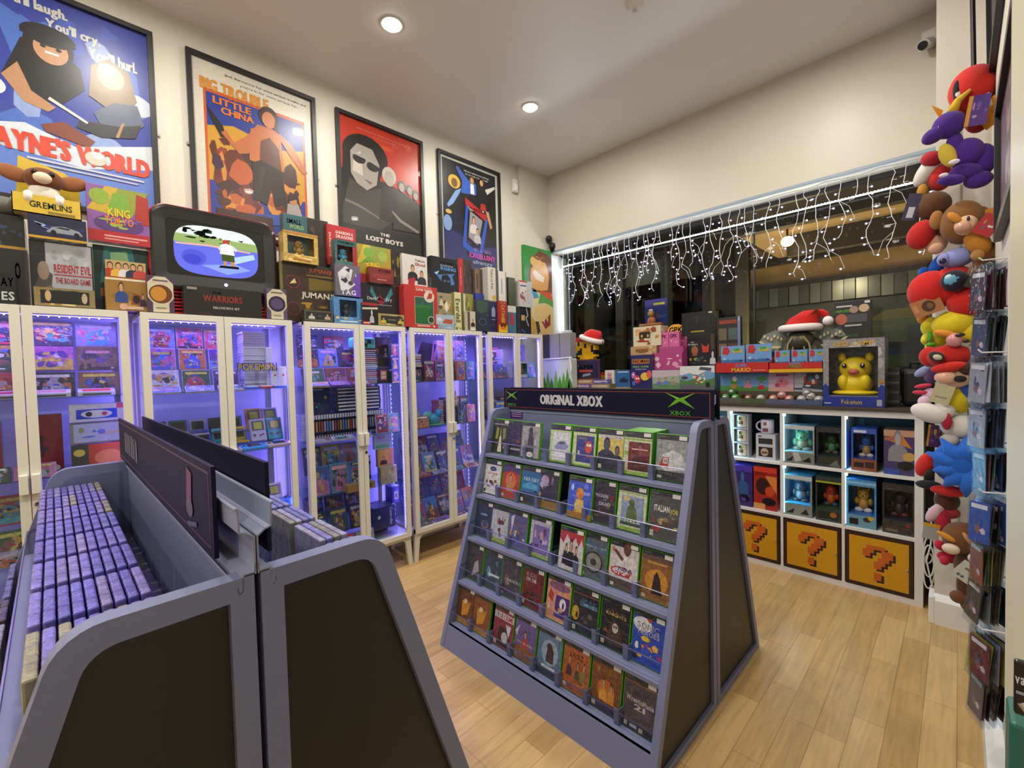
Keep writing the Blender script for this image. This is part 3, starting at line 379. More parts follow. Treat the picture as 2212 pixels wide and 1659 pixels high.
# ================= boxes on the cabinets =================
def boxitem(name, lab, cat, loc, w_, d, h, col, sp='', face='x', group=None, key='film', side=None, window=None, fig=None, rz=0, par=None):
    """cardboard box; face plane at loc, body behind; window=(u0,v0,u1,v1) cuts a real recess with a figure inside"""
    t = thing(name, lab, cat, loc, rz, group) if par is None else par
    S = (lambda x, y, z: (-x, y, z)) if face == 'x' else (lambda x, y, z: (y, x, z))  # x = depth behind the face
    def bx(m, a0, b0, c0, a1, b1, c1, c, k): p, q = S(a0, b0, c0), S(a1, b1, c1); return m.box(*p, *q, c, k, 0)
    F = front(w_, h, .0004, face, .00018 if h < .2 else .00025); m = MB(); sd = side or col
    if window:
        u0, v0, u1, v1 = window; a, b, e, f = -w_/2+u0*w_, -w_/2+u1*w_, v0*h, v1*h; T_ = .002
        m.box(*S(0, -w_/2, 0), *S(T_, a, h), col, key).box(*S(0, b, 0), *S(T_, w_/2, h), col, key).box(*S(0, a, 0), *S(T_, b, e), col, key).box(*S(0, a, f), *S(T_, b, h), col, key)
        for q in ((T_, -w_/2, 0, d, -w_/2+T_, h), (T_, w_/2-T_, 0, d, w_/2, h), (T_, -w_/2, 0, d, w_/2, T_), (T_, -w_/2, h-T_, d, w_/2, h), (d-T_, -w_/2, 0, d, w_/2, h)): m.box(*S(*q[:3]), *S(*q[3:]), sd, key)
        art(m, F, sp, hole=window); m.build('carton', t)
        MB().poly([S(.0015, a, e), S(.0015, b, e), S(.0015, b, f), S(.0015, a, f)], 'f6f8f8', 'plastic').build('window', t)
        if fig: g = MB(); fig(g, (a+b)/2*1., e, b-a, f-e, d, S); g.build('figure', t, smooth=True)
        g = MB().box(*S(.006, a-.003, T_), *S(d-.004, b+.003, e+.004), sd, 'print').build('tray', t)
    else:
        m.box(*S(0, -w_/2, 0), *S(d, w_/2, h), sd, key, .0012)
        m2 = MB(); art(m2, F, 'r .005 .005 .995 .995 '+(col if isinstance(col, str) else 'ffffff')+';'+sp); m.build('carton', t); m2.build('front_print', t)
    return t
def fig1(cs, seat=0, ears=0):  # generic seated toy figure
    def f(g, cx, z, w_, h, d, S):
        s = min(w_*.42, h*.5, d*.45); x = d*.5; c1, c2, c3 = cs; B = lambda a, b, c, r, col: g.ball(S(a, cx+b, z+c), (r*s if not hasattr(r, '__len__') else tuple(q*s for q in r)), col, 'satin', 14, 9)
        hh = h*.88
        B(x, 0, hh*.34, (.52, .6, .62*hh/s*.45), c2); B(x, 0, hh*.72, (.6, .66, .27*hh/s), c1)
        for q in (-1, 1):
            B(x-.2*s, q*.42*s, hh*.08, (.42, .3, .3), c3); B(x, q*.62*s, hh*.42, (.25, .2, .4), c1); B(x-.52*s, q*.24*s, hh*.75, .09, '101010')
            if ears: B(x, q*.45*s, hh*.93, (.15, .2, .34), c1)
        B(x-.6*s, 0, hh*.68, .1, '2a1a14')
    return f
TOP = [ # id, depth, z0, h, colour, name, category, label, art[, window, fig]
 ('t01', .1, 1.775, .245, '1c1c1e', 'board_game', 'board game', 'dark grey board game at the far left edge behind a small black box', 't O .62 .62 .2 .3 c9c9c9;t S .3 .3 .2 .3 c9c9c9;r .9 0 1 1 2c2c34'),
 ('t02', .05, 1.775, .135, '15181a', 'board_game', 'board game', 'small black box with white lettering at the far left edge of the cabinets', 't AY .6 .7 .6 .28 c2c6c2;t ES .6 .25 .6 .28 c2c6c2'),
 ('t03', .07, 1.775, .305, '23262a', 'board_game', 'board game', 'grey boxed board game with big red lettering', 'r .24 .02 .97 .98 a9adb2;p 4a4442 .05 .3 .2 .6 .34 .5 .3 .2 .16 .05;e .2 .55 .09 .14 8c7a6c;n 8 3 .3 .5 .95 .95 b9bcc0,989da4;t RESIDENT_EVIL .66 .6 .6 .13 a8202a;r .36 .5 .97 .515 a8202a;t THE_BOARD_GAME .66 .42 .56 .09 a02430;p 6c6058 .02 .2 .3 .34 .46 .2 .3 .1'),
 ('t04', .04, 1.775, .082, '2e2d24', 'pencil_tin', 'tin', 'long black shiny tin with gold border in front of the grey zombie board game', 'r 0 0 1 1 8a7a50;n 14 2 0 0 1 1 d8c890,3c3426,b8843c,4a5a4a;r .1 .14 .9 .86 1b1f20;e .22 .55 .05 .3 c9a878;e .82 .5 .05 .3 b9a888'),
 ('t05', .06, 1.775, .335, '1c3f42', 'board_game', 'board game', 'dark teal board game box with glowing green sky behind the figure packs', 'p 2f7f86 .2 1 .7 1 .8 .5 .1 .4;p 8cc08a .3 .9 .6 .95 .66 .6 .3 .5;f .5 .4 .35 1.2 1b2a30;f .25 .3 .3 1.2 20343a;f .75 .3 .3 1.2 18262c;r 0 0 1 .2 1a1d20;r .1 .24 .3 .36 a8622c'),
 ('t06', .05, 1.94, .09, 'b9a26a', 'figure_pack', 'toy box', 'small pack printed with a line of costumed people on top of the brown figure box', 'f .12 .1 .8 .5 a83a2c;f .32 .1 .8 .5 d8b040;f .5 .1 .8 .5 dcdcdc;f .68 .1 .8 .5 23304e;f .86 .1 .8 .5 b8443c;r 0 0 1 .1 8a3a28'),
 ('t07', .07, 1.775, .16, '9a7438', 'figure_box', 'toy box', 'brown figure box with blue-suited figure beside the round biscuit box', 'n 8 7 .02 .02 .98 .98 a8823f,8a6830,b8924c;r .02 .92 .98 .98 e8dcc0;f .38 .25 .62 .5 2c4a8c;p 8a4a2a .6 .2 .66 .55 .86 .5 .84 .2;e .74 .36 .09 .13 2a1a14;r .4 .05 .9 .14 d8b9a0;e .42 .12 .1 .1 d8a898;f .9 .16 .4 .4 2a2440'),
 ('t08', .04, 1.775, .185, '4a3a52', 'figure_box', 'toy box', 'purple and cream box with round golden picture, left of the black deluxe set', 'p d2c8ac .2 0 .8 0 .8 .25 .98 .4 .98 .8 .7 .98 .3 .98 .02 .8 .02 .4 .2 .25;e .5 .5 .44 .26 6a3c1e;e .42 .5 .3 .2 c98a34;r .22 .85 .78 .89 6a5a58;r .3 .1 .7 .13 8a7a6a'),
 ('t09', .14, 2.085, .105, '1c2140', 'toy_car_box', 'toy box', 'long dark blue box with a silver toy car behind clear film', 'n 10 4 .02 .2 .98 .9 24306a,5a7ad0,141830;p 8f98a8 .3 .3 .4 .55 .6 .62 .86 .5 .94 .3;p 22262e .45 .52 .55 .58 .72 .55 .68 .48;e .42 .3 .05 .12 0c0c0e;e .82 .3 .05 .12 0c0c0e;r 0 0 1 .1 c99a2c;p a8c8ff .1 .7 .3 .6 .2 .55 .4 .4 .22 .5 .3 .56 .12 .66'),
 ('t09b', .14, 2.03, .15, '23241e', 'toy_car_box', 'toy box', 'dark toy car box at the far left edge under the grey plush ears', 'n 8 1 .02 .02 .98 .9 2c3a5a,1a1a20,3a4a6a;r 0 0 1 .08 b08a2c'),
 ('t11', .06, 2.118, .275, '8a5aa0', 'board_game', 'board game', 'large monster board game in purple, yellow and green by the television', 'p c9a83a 0 .55 .3 1 .6 1 .4 .5;p 8f9a3c .3 .5 .5 1 1 1 .7 .5;p 7aa83c .3 .55 .42 .9 .62 .9 .7 .58;e .2 .8 .16 .14 8aa83a;p a8342a .75 .4 .8 .95 1 .9 1 .4;e .5 .34 .4 .16 5a3a78;n 10 6 .04 .24 .96 .5 7a5ab0,3a9a8a,9ab04a;t KING .5 .55 .36 .15 e8c22c;t TOKYO .5 .4 .46 .14 e87a1c;r 0 0 1 .2 b02a30;r .25 .1 .95 .13 dca0a0;r .25 .05 .8 .07 dca0a0'),
 ('t12', .07, 1.775, .155, '1c1a1a', 'board_game', 'board game', 'wide black DELUXE BOX SET box in front of the television', 't THE .4 .8 .12 .08 7c1c18;t WARRIORS .48 .6 .5 .24 9a231c;t DELUXE_BOX_SET .52 .28 .34 .08 c9c5bd;n 6 1 .05 .02 .95 .16 4a1614,2a1210;r .04 .86 .16 .95 8f8a86'),
 ('t13', .04, 1.775, .18, '5a4a64', 'figure_box', 'toy box', 'purple and cream box with dark round picture beside the jungle board game', 'p cdc4a8 .2 0 .8 0 .8 .25 .98 .4 .98 .8 .7 .98 .3 .98 .02 .8 .02 .4 .2 .25;e .5 .5 .42 .26 2c2440;e .5 .5 .3 .18 54486e;r .22 .85 .78 .89 6a5a58;r .3 .1 .7 .13 8a7a6a'),
 ('t14', .06, 2.145, .31, '2f5a62', 'board_game', 'board game', 'teal board game standing behind the yellow window box', 't SMALL .45 .86 .6 .1 d2cdb8;t WORLD .55 .76 .6 .08 8fae5a;n 12 3 .02 .02 .98 .7 3a6a58,6a4a30,2a4a60,8a7a4a'),
 ('t15', .09, 2.145, .19, 'c9a84c', 'figure_box', 'toy box', 'yellow window box with a golden creature toy, on top of the jungle board game', 'n 16 2 0 0 1 .3 d8b95c,b88a3c,e8d088;r .25 .06 .75 .12 a86a2c;r 0 .93 1 1 b8843c', (.12, .25, .88, .86), fig1(('a88a3c', '8a6a34', 'b0904a'))),
 ('t16', .06, 2.145, .33, '28241f', 'board_game', 'board game', 'tall dark brown board game between the yellow window box and the red box', 'n 10 8 .02 .02 .98 .98 3a322a,4a4034,1f1c1a;r .6 .02 .98 .98 332d26'),
 ('t17', .06, 2.178, .275, 'b0252a', 'board_game', 'board game', 'red board game behind the teal toy box', 'x DUNGEONS .1 .5 .6 .07 e0c9c0;t DUNGEONS_& .6 .84 .6 .07 e8dcd4;t DRAGONS .6 .74 .6 .08 e8dcd4;r .22 .1 .96 .62 7a1a20'),
 ('t18', .08, 2.178, .165, '2f6a66', 'figure_box', 'toy box', 'teal and red window box with a blue toy inside, above the grey and purple box', 'r 0 .8 1 1 2a5a5a;t POKEMON .5 .9 .7 .1 d8b02c;r .8 0 1 .8 9a2a30', (.1, .14, .8, .78), fig1(('4aa0c0', '3a8ab0', 'a8843c'))),
 ('t19', .31, 1.775, .37, '2f2616', 'board_game', 'board game', 'large brown and gold jungle board game between television and red box', 'r .02 .02 .98 .98 3a2a1c;p 6a5a20 .5 .55 .98 .6 .98 .75 .5 .78;n 16 5 .3 .05 .98 .35 8a6a24,5a4a1c,a8842c,3a3a18;t JUMANJI .72 .9 .42 .09 b04a2c;t JUMANJI .66 .46 .6 .13 d8d0bc;e .22 .68 .13 .12 6a3028;e .22 .68 .11 .1 3a241c;e .22 .22 .13 .12 6a3028;e .22 .22 .11 .1 3a241c;r 0 0 .05 1 6e6a34;p d8c888 .16 .64 .28 .66 .25 .74;r .45 .8 .95 .83 7a6430'),
 ('t20', .2, 1.965, .213, '6a6474', 'board_game', 'board game', 'grey and purple box with white fighter art above the blue toy box', 'p 6a44a8 .6 0 1 0 1 .8 .8 .7;p d9dbe0 .2 .2 .1 .7 .4 .95 .7 .85 .6 .5 .8 .4 .5 .2;p 33323c .2 .5 .4 .6 .5 .5 .4 .4;p 2b2a34 .4 .85 .6 .9 .55 .75;t TAG .5 .12 .6 .16 e6e6ea;n 6 7 .1 .3 .9 .95 4a4854,b9bac4'),
 ('t21', .06, 2.082, .275, 'a8902c', 'board_game', 'board game', 'yellow and green monster board game, right of the teal toy box', 'p 8f9a3c .2 .5 .4 1 .9 1 .7 .5;p c9b43a 0 .5 .2 1 .4 1 .3 .5;e .35 .8 .16 .14 7aa83c;e .75 .75 .14 .14 9ab04a;p 6a9a34 .1 .5 .3 .7 .5 .6;t KING .45 .5 .36 .14 e8c22c;t TOKYO .5 .36 .46 .12 e87a1c;r 0 0 1 .24 9c3036'),
 ('t22', .05, 2.082, .11, '7c2a2a', 'board_game', 'board game', 'small dark red box on top of the winged black game', 't KITTENS .62 .8 .5 .16 d8b0a8;r .1 .3 .9 .6 8c3430;r .3 .2 .7 .26 c98a80'),
 ('t23', .06, 2.093, .265, '221f1a', 'board_game', 'board game', 'narrow black and yellow box edge left of the white board game', 'n 12 9 .02 .02 .98 .98 8a7a2c,3a3420,5a4a20,1a1a18'),
 ('t24', .31, 1.775, .305, '26222a', 'board_game', 'board game', 'black game box with teal and red wings and gothic white title', 'n 6 4 .2 .05 .8 .4 3a2a44,4a2450,2a2a38;p 3f8a94 .3 .95 .46 .6 .4 .6 .26 .8;p 3f8a94 .8 .95 .6 .6 .66 .58 .84 .8;p 8a2a34 .42 .6 .5 .75 .64 .6 .54 .5;t Devil_May_Cry .5 .64 .62 .1 c9c9cf;r .28 .5 .8 .52 8a8a92;f .66 .04 .3 .7 5a2a5a'),
 ('t25', .07, 2.093, .245, 'd6d2cc', 'board_game', 'board game', 'white board game with black figures above the red plant lamp box', 'f .4 .2 .5 .8 23232a;f .76 .1 .45 .8 34343c;p a82a34 .2 .05 .45 .05 .5 .3 .24 .25;t Tokyo .7 .84 .4 .09 3a3034;t Ghoul .7 .73 .42 .09 a8343c;r 0 0 1 .04 8c2a30'),
 ('t26', .31, 1.775, .317, 'b8302a', 'lamp_box', 'toy box', 'large red box with green plant pot picture, the brightest red box', 'r .33 .94 .82 .98 d86a58;t SUPER_MARIO .6 .905 .5 .05 f0e0d8;p d8cfc0 .3 .08 .86 .08 .88 .68 .76 .74 .3 .74;p 2e5a48 .31 .09 .85 .09 .87 .67 .75 .73 .31 .73;p 1f6a2c .34 .12 .74 .12 .76 .48 .34 .48;r .31 .48 .79 .54 2a7a34;p 3a7a44 .5 .54 .54 .7 .56 .7 .54 .54;e .74 .76 .16 .14 d9d2c0;p b83a3a .66 .7 .74 .86 .84 .84 .82 .72;e .78 .2 .1 .09 e0dccf;e .78 .2 .085 .075 23402c;r .36 .03 .74 .06 e0b8a8;e .87 .045 .03 .02 f0e8e0'),
 ('t27', .08, 1.775, .175, '4d8ac4', 'figure_box', 'toy box', 'light blue and yellow window box with dark figure, below the purple box', 'n 12 3 0 0 1 .3 7ab0dc,c9b84c,5a9ad0,e0d070;r .2 .06 .8 .1 dce8f0', (.2, .24, .78, .9), fig1(('2a3440', '34404c', '23282e'))),
 ('t28', .04, 1.775, .07, '34342c', 'pencil_tin', 'tin', 'dark green tin with small white fighters in front of the jungle board game', 'r .02 .06 .98 .94 6a6450;r .05 .14 .95 .86 2a2f2c;f .25 .2 .55 .4 c9c9c0;f .8 .2 .55 .4 b9a08a;r .45 .45 .6 .55 5a6058'),
 ('t29', .04, 1.775, .15, '1c1c1e', 'figure_box', 'toy box', 'small black, white and red box with a silver skeleton figure', 'r 0 .88 1 1 a82a2c;p d8d0b8 0 .76 1 .82 1 .72 0 .68;r 0 0 .5 .14 b02c30;f .6 .08 .6 .5 b9b9bd c9c9c9 d0d0d0;r .06 .05 .44 .09 f0e0d8'),
 ('t30', .035, 1.775, .083, '3a3a30', 'pencil_tin', 'tin', 'dark tin with chequered gold border left of the big red box', 'r 0 0 1 1 a8985c;n 18 4 0 0 1 1 3a3626,d8c890,7a6a40;r .1 .18 .9 .84 2c302e;f .2 .2 .5 .4 c9b050;f .84 .2 .5 .4 c9b050;r .36 .46 .66 .54 8a8470'),
 ('t31', .06, 2.076, .297, '10131c', 'board_game', 'board game', 'black space board game with blue helmet glow', 't STAR_WARS .6 .86 .5 .05 b9c4d0;t EMPIRE .6 .78 .5 .04 9aa8c0;t RISING .66 .7 .6 .09 5a9ae0;p 4a7ab8 .2 .5 .9 .6 .8 .5 .9 .3 .5 .2;p 0c0e14 .3 .1 .4 .5 .6 .55 .72 .45 .76 .1;p aac8f0 .1 .55 .3 .62 .2 .5;e .5 .36 .05 .03 5a6a7a;e .64 .36 .05 .03 5a6a7a'),
 ('t32', .31, 1.775, .3, '9a9070', 'board_game', 'board game', 'cream and yellow fantasy board game right of the bright red box', 'n 22 6 .02 .02 .98 .98 d8ceb0,c9a23c,8a8464,e8e2d0,5a5644,b07a2c'),
 ('t33', .035, 1.775, .115, '93a8bc', 'toy_pack', 'toy box', 'pale blue clear pack with red fox car toy in front of the cream board game', 'r .02 .3 .98 .98 a8bccc;e .2 .66 .14 .14 d8dce0;p b05a3c .34 .4 .5 .7 .9 .66 .86 .36;n 4 2 .04 .04 .96 .34 e0e4ea,7a90b0'),
 ('t34', .2, 2.092, .305, '3c3430', 'board_game', 'board game', 'red spined board game standing beside the black space game', 'r 0 0 .34 1 b5282c;x DUNGEONS .17 .5 .5 .05 e8c9c0;n 8 3 .36 .02 .98 .98 4a423c,2c2826,5a5048'),
 ('t35', .31, 1.775, .315, '8c8a3c', 'board_game', 'board game', 'mossy green board game with cream spine', 'r 0 0 .34 1 d6d0a0;x Everdell .17 .52 .62 .24 3a3620;r .34 0 .44 1 5a5a34;n 12 7 .46 .02 .98 .98 a8a040,6a6a2c,c9b95c,4a4a24;r .46 .1 .56 .98 c9c8b0;n 5 2 0 0 .34 .24 8a8a3c,5a6a30'),
 ('t36', .04, 1.775, .16, 'cfc4ac', 'figure_box', 'toy box', 'narrow cream and violet box in front of the mossy green game', 'r 0 .02 .3 .98 5a4a64;f .66 .2 .4 1.3 2a2a2c;r .3 0 1 .12 e0d8c0'),
 ('t38', .3, 2.05, .06, '22389a', 'small_box', 'toy box', 'small plain royal blue box on top of the dark green tall game', ''),
 ('t37', .3, 2.11, .22, '6a5844', 'board_game', 'board game', 'brown-spined board game standing above a small blue box', 'r 0 0 .6 1 7a6650;r .2 .2 .4 .8 4a3a2c;r .62 0 1 1 4a4038'),
 ('t39', .34, 1.775, .275, '2c3444', 'board_game', 'board game', 'dark blue-green game spine with hanging tag, left of the navy spine', 'e .5 .3 .3 .12 4a5a74;e .5 .3 .24 .09 2a3040;r .1 .6 .9 .95 3a5044;n 6 3 .05 .4 .95 .7 4a5a3c,2c3c4c'),
 ('t41', .34, 1.775, .268, '23284c', 'board_game', 'board game', 'navy game spine with white emblem between dark green and gold-red spines', 'p 8a98b8 .3 .5 .7 .5 .7 .75 .5 .85 .3 .75;r .3 .4 .7 .42 a8b0c4;n 5 3 .05 .05 .95 .3 5a2a30,3a3a6a'),
 ('t40', .34, 2.043, .3, 'd2cdbf', 'board_game', 'board game', 'white spined game with red lettering above the navy spine', 'x Ticket_to_Ride .42 .66 .6 .26 6a3430;e .6 .12 .2 .08 c9a83c;r 0 0 1 .03 8a8478;r .8 0 1 1 4a4844'),
 ('t43', .36, 1.775, .28, 'a02a1c', 'board_game', 'board game', 'tall red and yellow game spine', 'r 0 0 1 .24 e0b91c;e .5 .22 .36 .08 6a2c14;t CATAN .5 .94 .6 .05 d8a02c;x CATAN .5 .66 .44 .4 e0a834;r .3 .3 .7 .44 c98a2c;p e87a1c .1 .1 .9 .1 .5 .2'),
 ('t42', .34, 2.055, .27, 'dbd8d0', 'board_game', 'board game', 'plain white game spine above the red and yellow spine', 'r .3 .25 .5 .75 b0aca4;r .86 0 1 1 8a8880'),
 ('t45', .34, 1.775, .25, '46708c', 'board_game', 'board game', 'blue and white game spine with red lettering below a green spine', 'r 0 .76 1 1 d8d5cc;r .32 .3 .68 .7 c02c34;p 2a3a8c 0 .06 .8 0 0 0'),
 ('t44', .34, 2.025, .26, '3a4420', 'board_game', 'board game', 'dark green game spine above the blue and white spine', 'r .06 .02 .94 .98 3f4a24;r .4 .4 .6 .6 4a552c'),
 ('t47', .3, 1.775, .25, '191b22', 'board_game', 'board game', 'black box with white lightning, last on the cabinets before the canvas', 'p c9d0e0 .7 1 .8 .7 .66 .6 .84 .3 .78 .3 .6 .62 .74 .7 .64 1;r .3 .5 .55 .7 c9a06a;p 2c50b8 .3 .2 .7 0 .3 .1;r 0 0 .2 1 2c2e34'),
 ('t46', .2, 2.025, .245, 'c9c5c0', 'toy_pack', 'toy box', 'white and red toy box on top of the black lightning box', 'r 0 .94 .62 1 c02c2c;r .06 .5 .56 .9 d8d2c8;n 10 4 .04 .04 .6 .66 b83a2c,7a3a6a,a8443c,d8c060;r .08 .78 .54 .83 5a3a8a;r .62 0 1 1 b9c0c8'),
]
T['t37'] = (-2.97, 2.555, .085)+T['t37'][3:]
for q in TOP:
    k, d, z0_, h, col, nm, cat, lab, sp = q[:9]; X, y, w_, z, _ = T[k][:5]
    boxitem(nm, lab, cat, (X, y, z0_), w_, min(d, X+3.272), h, col, sp, window=q[9] if len(q) > 9 else None, fig=q[10] if len(q) > 10 else None, group='boxed games and toys on the cabinet tops')
# plush in a yellow tray pack
X, y, w_, z, h = T['t10'][:5]; t = thing('boxed_plush_toy', 'yellow tray box holding a brown and white big-eared plush', 'toy box', (-2.93, y+.01, 2.192))
m = MB(); m.box(-.13, -w_/2, 0, 0, w_/2, .004, 'c9a83a', 'print').box(-.003, -w_/2, 0, 0, w_/2, .085, 'd8b83c', 'print').box(-.13, -w_/2, 0, -.0, -w_/2+.003, .085, 'b8983a', 'print').box(-.13, w_/2-.003, 0, 0, w_/2, .085, 'b8983a', 'print')
m.ext([(-.13, -w_/2, 0), (-.13, w_/2, 0), (-.13, w_/2, .2), (-.13, w_/2-.05, .25), (-.13, -w_/2+.02, .29)], (.003, 0, 0), 'd2b23a', 'print'); art(m, front(w_, .085, .0004, 'x'), 't GREMLINS .55 .5 .62 .34 1e2a1c;r .5 .1 .9 .22 8a7a3a'); m.build('tray_card', t)
g = MB(); g.ball((-.06, -.01, .1), (.045, .055, .07), 'd6cdc0', 'fabric').ball((-.055, -.01, .175), (.05, .068, .052), '6a3a1c', 'fabric').ball((-.012, -.012, .17), (.02, .032, .026), 'd8c4ac', 'fabric')
for s in (-1, 1): g.ball((-.07, -.01+s*.095, .185), (.014, .06, .035), '8a5630', 'fabric', rot=(s*.25, 0, 0)).ball((-.012, -.01+s*.028, .192), .011, '120c0a', 'gloss').ball((-.02, -.01+s*.05, .075), (.03, .02, .03), 'e6e2dc', 'fabric')
g.build('plush', t, smooth=True)
t = thing('plush_toy', 'grey plush toy lying on the toy car boxes at the far left edge', 'plush toy', (-2.98, -.2, 2.18)); MB().ball((-.05, 0, .045), (.06, .08, .045), '6a6c66', 'fabric').ball((-.03, .06, .07), (.03, .04, .04), '7c7e76', 'fabric').build('body', t, smooth=True)
# ================= glass cabinets =================
WHT = 'dad7ca'; IN = 'c3c0d6'
CN = ['leftmost cabinet', 'television cabinet', 'middle cabinet', 'fourth cabinet', 'corner cabinet']
def cabinet(i, y0, y1, lab):
    W_ = y1-y0; D = .42; t = thing('display_cabinet', lab, 'cabinet', (-2.861, y0, 0), group='white glass display cabinets along the poster wall')
    m = MB(); z0, z1 = .215, 1.77; k = .022
    for x in (-D, -.022-k):  # posts back and front
        for y in (0, W_-k): m.box(x, y, z0, x+k, y+k, z1, WHT)
    m.box(-D, 0, z1-.02, -.022, W_, z1, WHT).box(-D, 0, z0, -.022, W_, z0+.03, WHT)
    m.build('carcass', t)
    MB().box(-D, k, z0+.03, -D+.006, W_-k, z1-.02, IN).build('back_panel', t)
    for y in (.004, W_-.009): MB().box(-D+k, y, z0+.03, -.044, y+.005, z1-.02, 'f2f6fa', 'glass').build('glass_side', t)
    for z in (1.36, 1.0, .63): MB().box(-D+.01, .012, z-.006, -.05, W_-.012, z, 'dfeeea', 'glass').build('glass_shelf', t)
    hw = W_/2
    for s, a, b in ((0, .002, hw-.0015), (1, hw+.0015, W_-.002)):
        fr = MB(); f = .033; zz0, zz1 = z0+.002, z1-.001
        A = [(-.021, a, zz0), (-.021, b, zz0), (-.021, b, zz1), (-.021, a, zz1)]; B = [(-.021, a+f, zz0+f), (-.021, b-f, zz0+f), (-.021, b-f, zz1-f), (-.021, a+f, zz1-f)]
        d = fr.ring(A, B, (.021, 0, 0), WHT).build('door', t)
        MB().box(-.014, a+f-.003, zz0+f-.003, -.01, b-f+.003, zz1-f+.003, 'f4f8fb', 'glass').build('pane', d)
        e = b if s == 0 else a; e2 = e-.034 if s == 0 else e+.0
        MB().box(0, min(e2, e2+.034)+.003, .945, .03, max(e2, e2+.034)-.003, 1.03, WHT, ch=.003).build('handle', d)
        if s: MB().tube([(.0, e+.017, .895), (.006, e+.017, .895)], .009, '9c9a94', 'metal', 14).tube([(.006, e+.017, .895), (.0065, e+.017, .895)], .003, '222222', 'satin', 8).build('lock', d)
    for x, sx in ((-.044, 0), (-D+.02, 0)):
        for y, s in ((0, -1), (W_, 1)):  # legs flare outwards with a rounded inner bracket
            yi = y-s*.0; P = [(y-s*.002, .213), (y+s*.012, 0), (y-s*.02, 0), (y-s*.04, .165), (y-s*.052, .183), (y-s*.075, .19), (y-s*.075, .213)]
            MB().ext([(x, a, b) for a, b in P], (.024, 0, 0), WHT).build('leg', t)
    MB().box(-.044, .07, .19, -.022, W_-.07, .215, WHT).build('apron', t)
    # led strips: the strips and their dots
    m = MB().box(-.185, .03, 1.744, -.17, W_-.03, 1.75, 'b9b4ff', 'satin')
    for j in range(int((W_-.1)/.035)): m.ball((-.177, .05+j*.035, 1.742), .0032, (.75, .7, 1), 'glow9', 6, 4)
    m.build('led_strip', t)
    m = MB().box(-.052, W_-.03, .27, -.046, W_-.02, 1.73, (.45, .35, 1), 'glow1.2')
    for j in range(58): m.ball((-.049, W_-.0255, .29+j*.025), .0036, (.85, .8, 1), 'glow9', 6, 4)
    m.box(-.37, .022, .27, -.36, .027, 1.73, (.4, .3, 1), 'glow1.2')
    for j in range(40): m.ball((-.362, .028, .29+j*.036), .0036, (.85, .8, 1), 'glow9', 6, 4)
    m.build('led_strip', t)
    return t
LAB = ['leftmost white glass cabinet, cut by the left edge', 'white glass cabinet directly below the red television, filled with handhelds', 'white glass cabinet in the middle of the row below the jungle board game', 'fourth white glass cabinet from the left with lit right edge', 'last white glass cabinet in the corner by the window']
for i, (a, b) in enumerate(CABY): cabinet(i, a, b, LAB[i])
# ---- goods inside ----
RC = random.Random(21)
PAL = ['b83a4a', '3a5ac0', 'd8d4de', '2a2c4a', 'c06a3a', '5a3a8a', '4aa0a8', 'c9a84a', '8a2a34', '6a8ac8', '2c5a3a', 'a8a4b8', '1c1c24', 'b86a9a', '3c7ac8', '7a5a4a']
ARTK = ['n 22 {a} .02 .12 .98 .86 {c},{e};n 14 {a}1 .1 .2 .9 .7 {d},{c};r .04 .86 .96 .97 {d};r .15 .885 .7 .94 {e}', 'n 16 {a} .02 .02 .98 .98 {c},{d};p {d} .2 .05 .3 .5 .45 .7 .6 .66 .75 .45 .8 .05;n 10 {a}2 .25 .1 .75 .65 {c},{e};r .1 .8 .9 .92 {e}', 'p {d} 0 0 1 0 1 .45 .6 .6 0 .4;n 18 {a} .05 .1 .95 .9 {c};n 10 {a}3 .2 .3 .8 .8 {e},{d};r .1 .05 .6 .1 {e}', 'n 26 {a} .02 .02 .98 .98 {c},{d};r .04 .02 .96 .12 {d};e .86 .07 .05 .04 {e};r .2 .72 .8 .83 {e}']
def rart(seed):
    R = random.Random(seed); p = R.sample(PAL, 6); return R.choice(ARTK).format(a=seed, c=','.join(p[:3]), d=p[3], e=R.choice(['e8e4ee', 'd8c860', 'e0a8a0']))
PROTO = {}
def case(lab, grp, loc, w_=.135, h=.19, d=.014, col='2a2c34', seed=0, tilt=0, yaw=0, nm='game_case', cat='game case', key='film', edge=None):
    """a single case or small box; front faces +x; tilt leans its top back"""
    m = MB(); m.box(-d, -w_/2, 0, 0, w_/2, h, edge or col, key, .001); art(m, plane(.0004, -w_/2*.96, .02*h, 0, w_*.96, 0, 0, 0, h*.96, 1, 0, 0, .00016), 'r 0 0 1 1 %s;' % col+rart(seed), key)
    return tag(m.build(nm, None, loc, rot=(0, -tilt, yaw)), lab, cat, grp)
def cn(i): return CN[i]
LV = {3: ('top shelf', 1.36), 2: ('second shelf', 1.0), 1: ('third shelf', .63), 0: ('bottom', .246)}
NTH = lambda j: ORD[min(j, 12)]
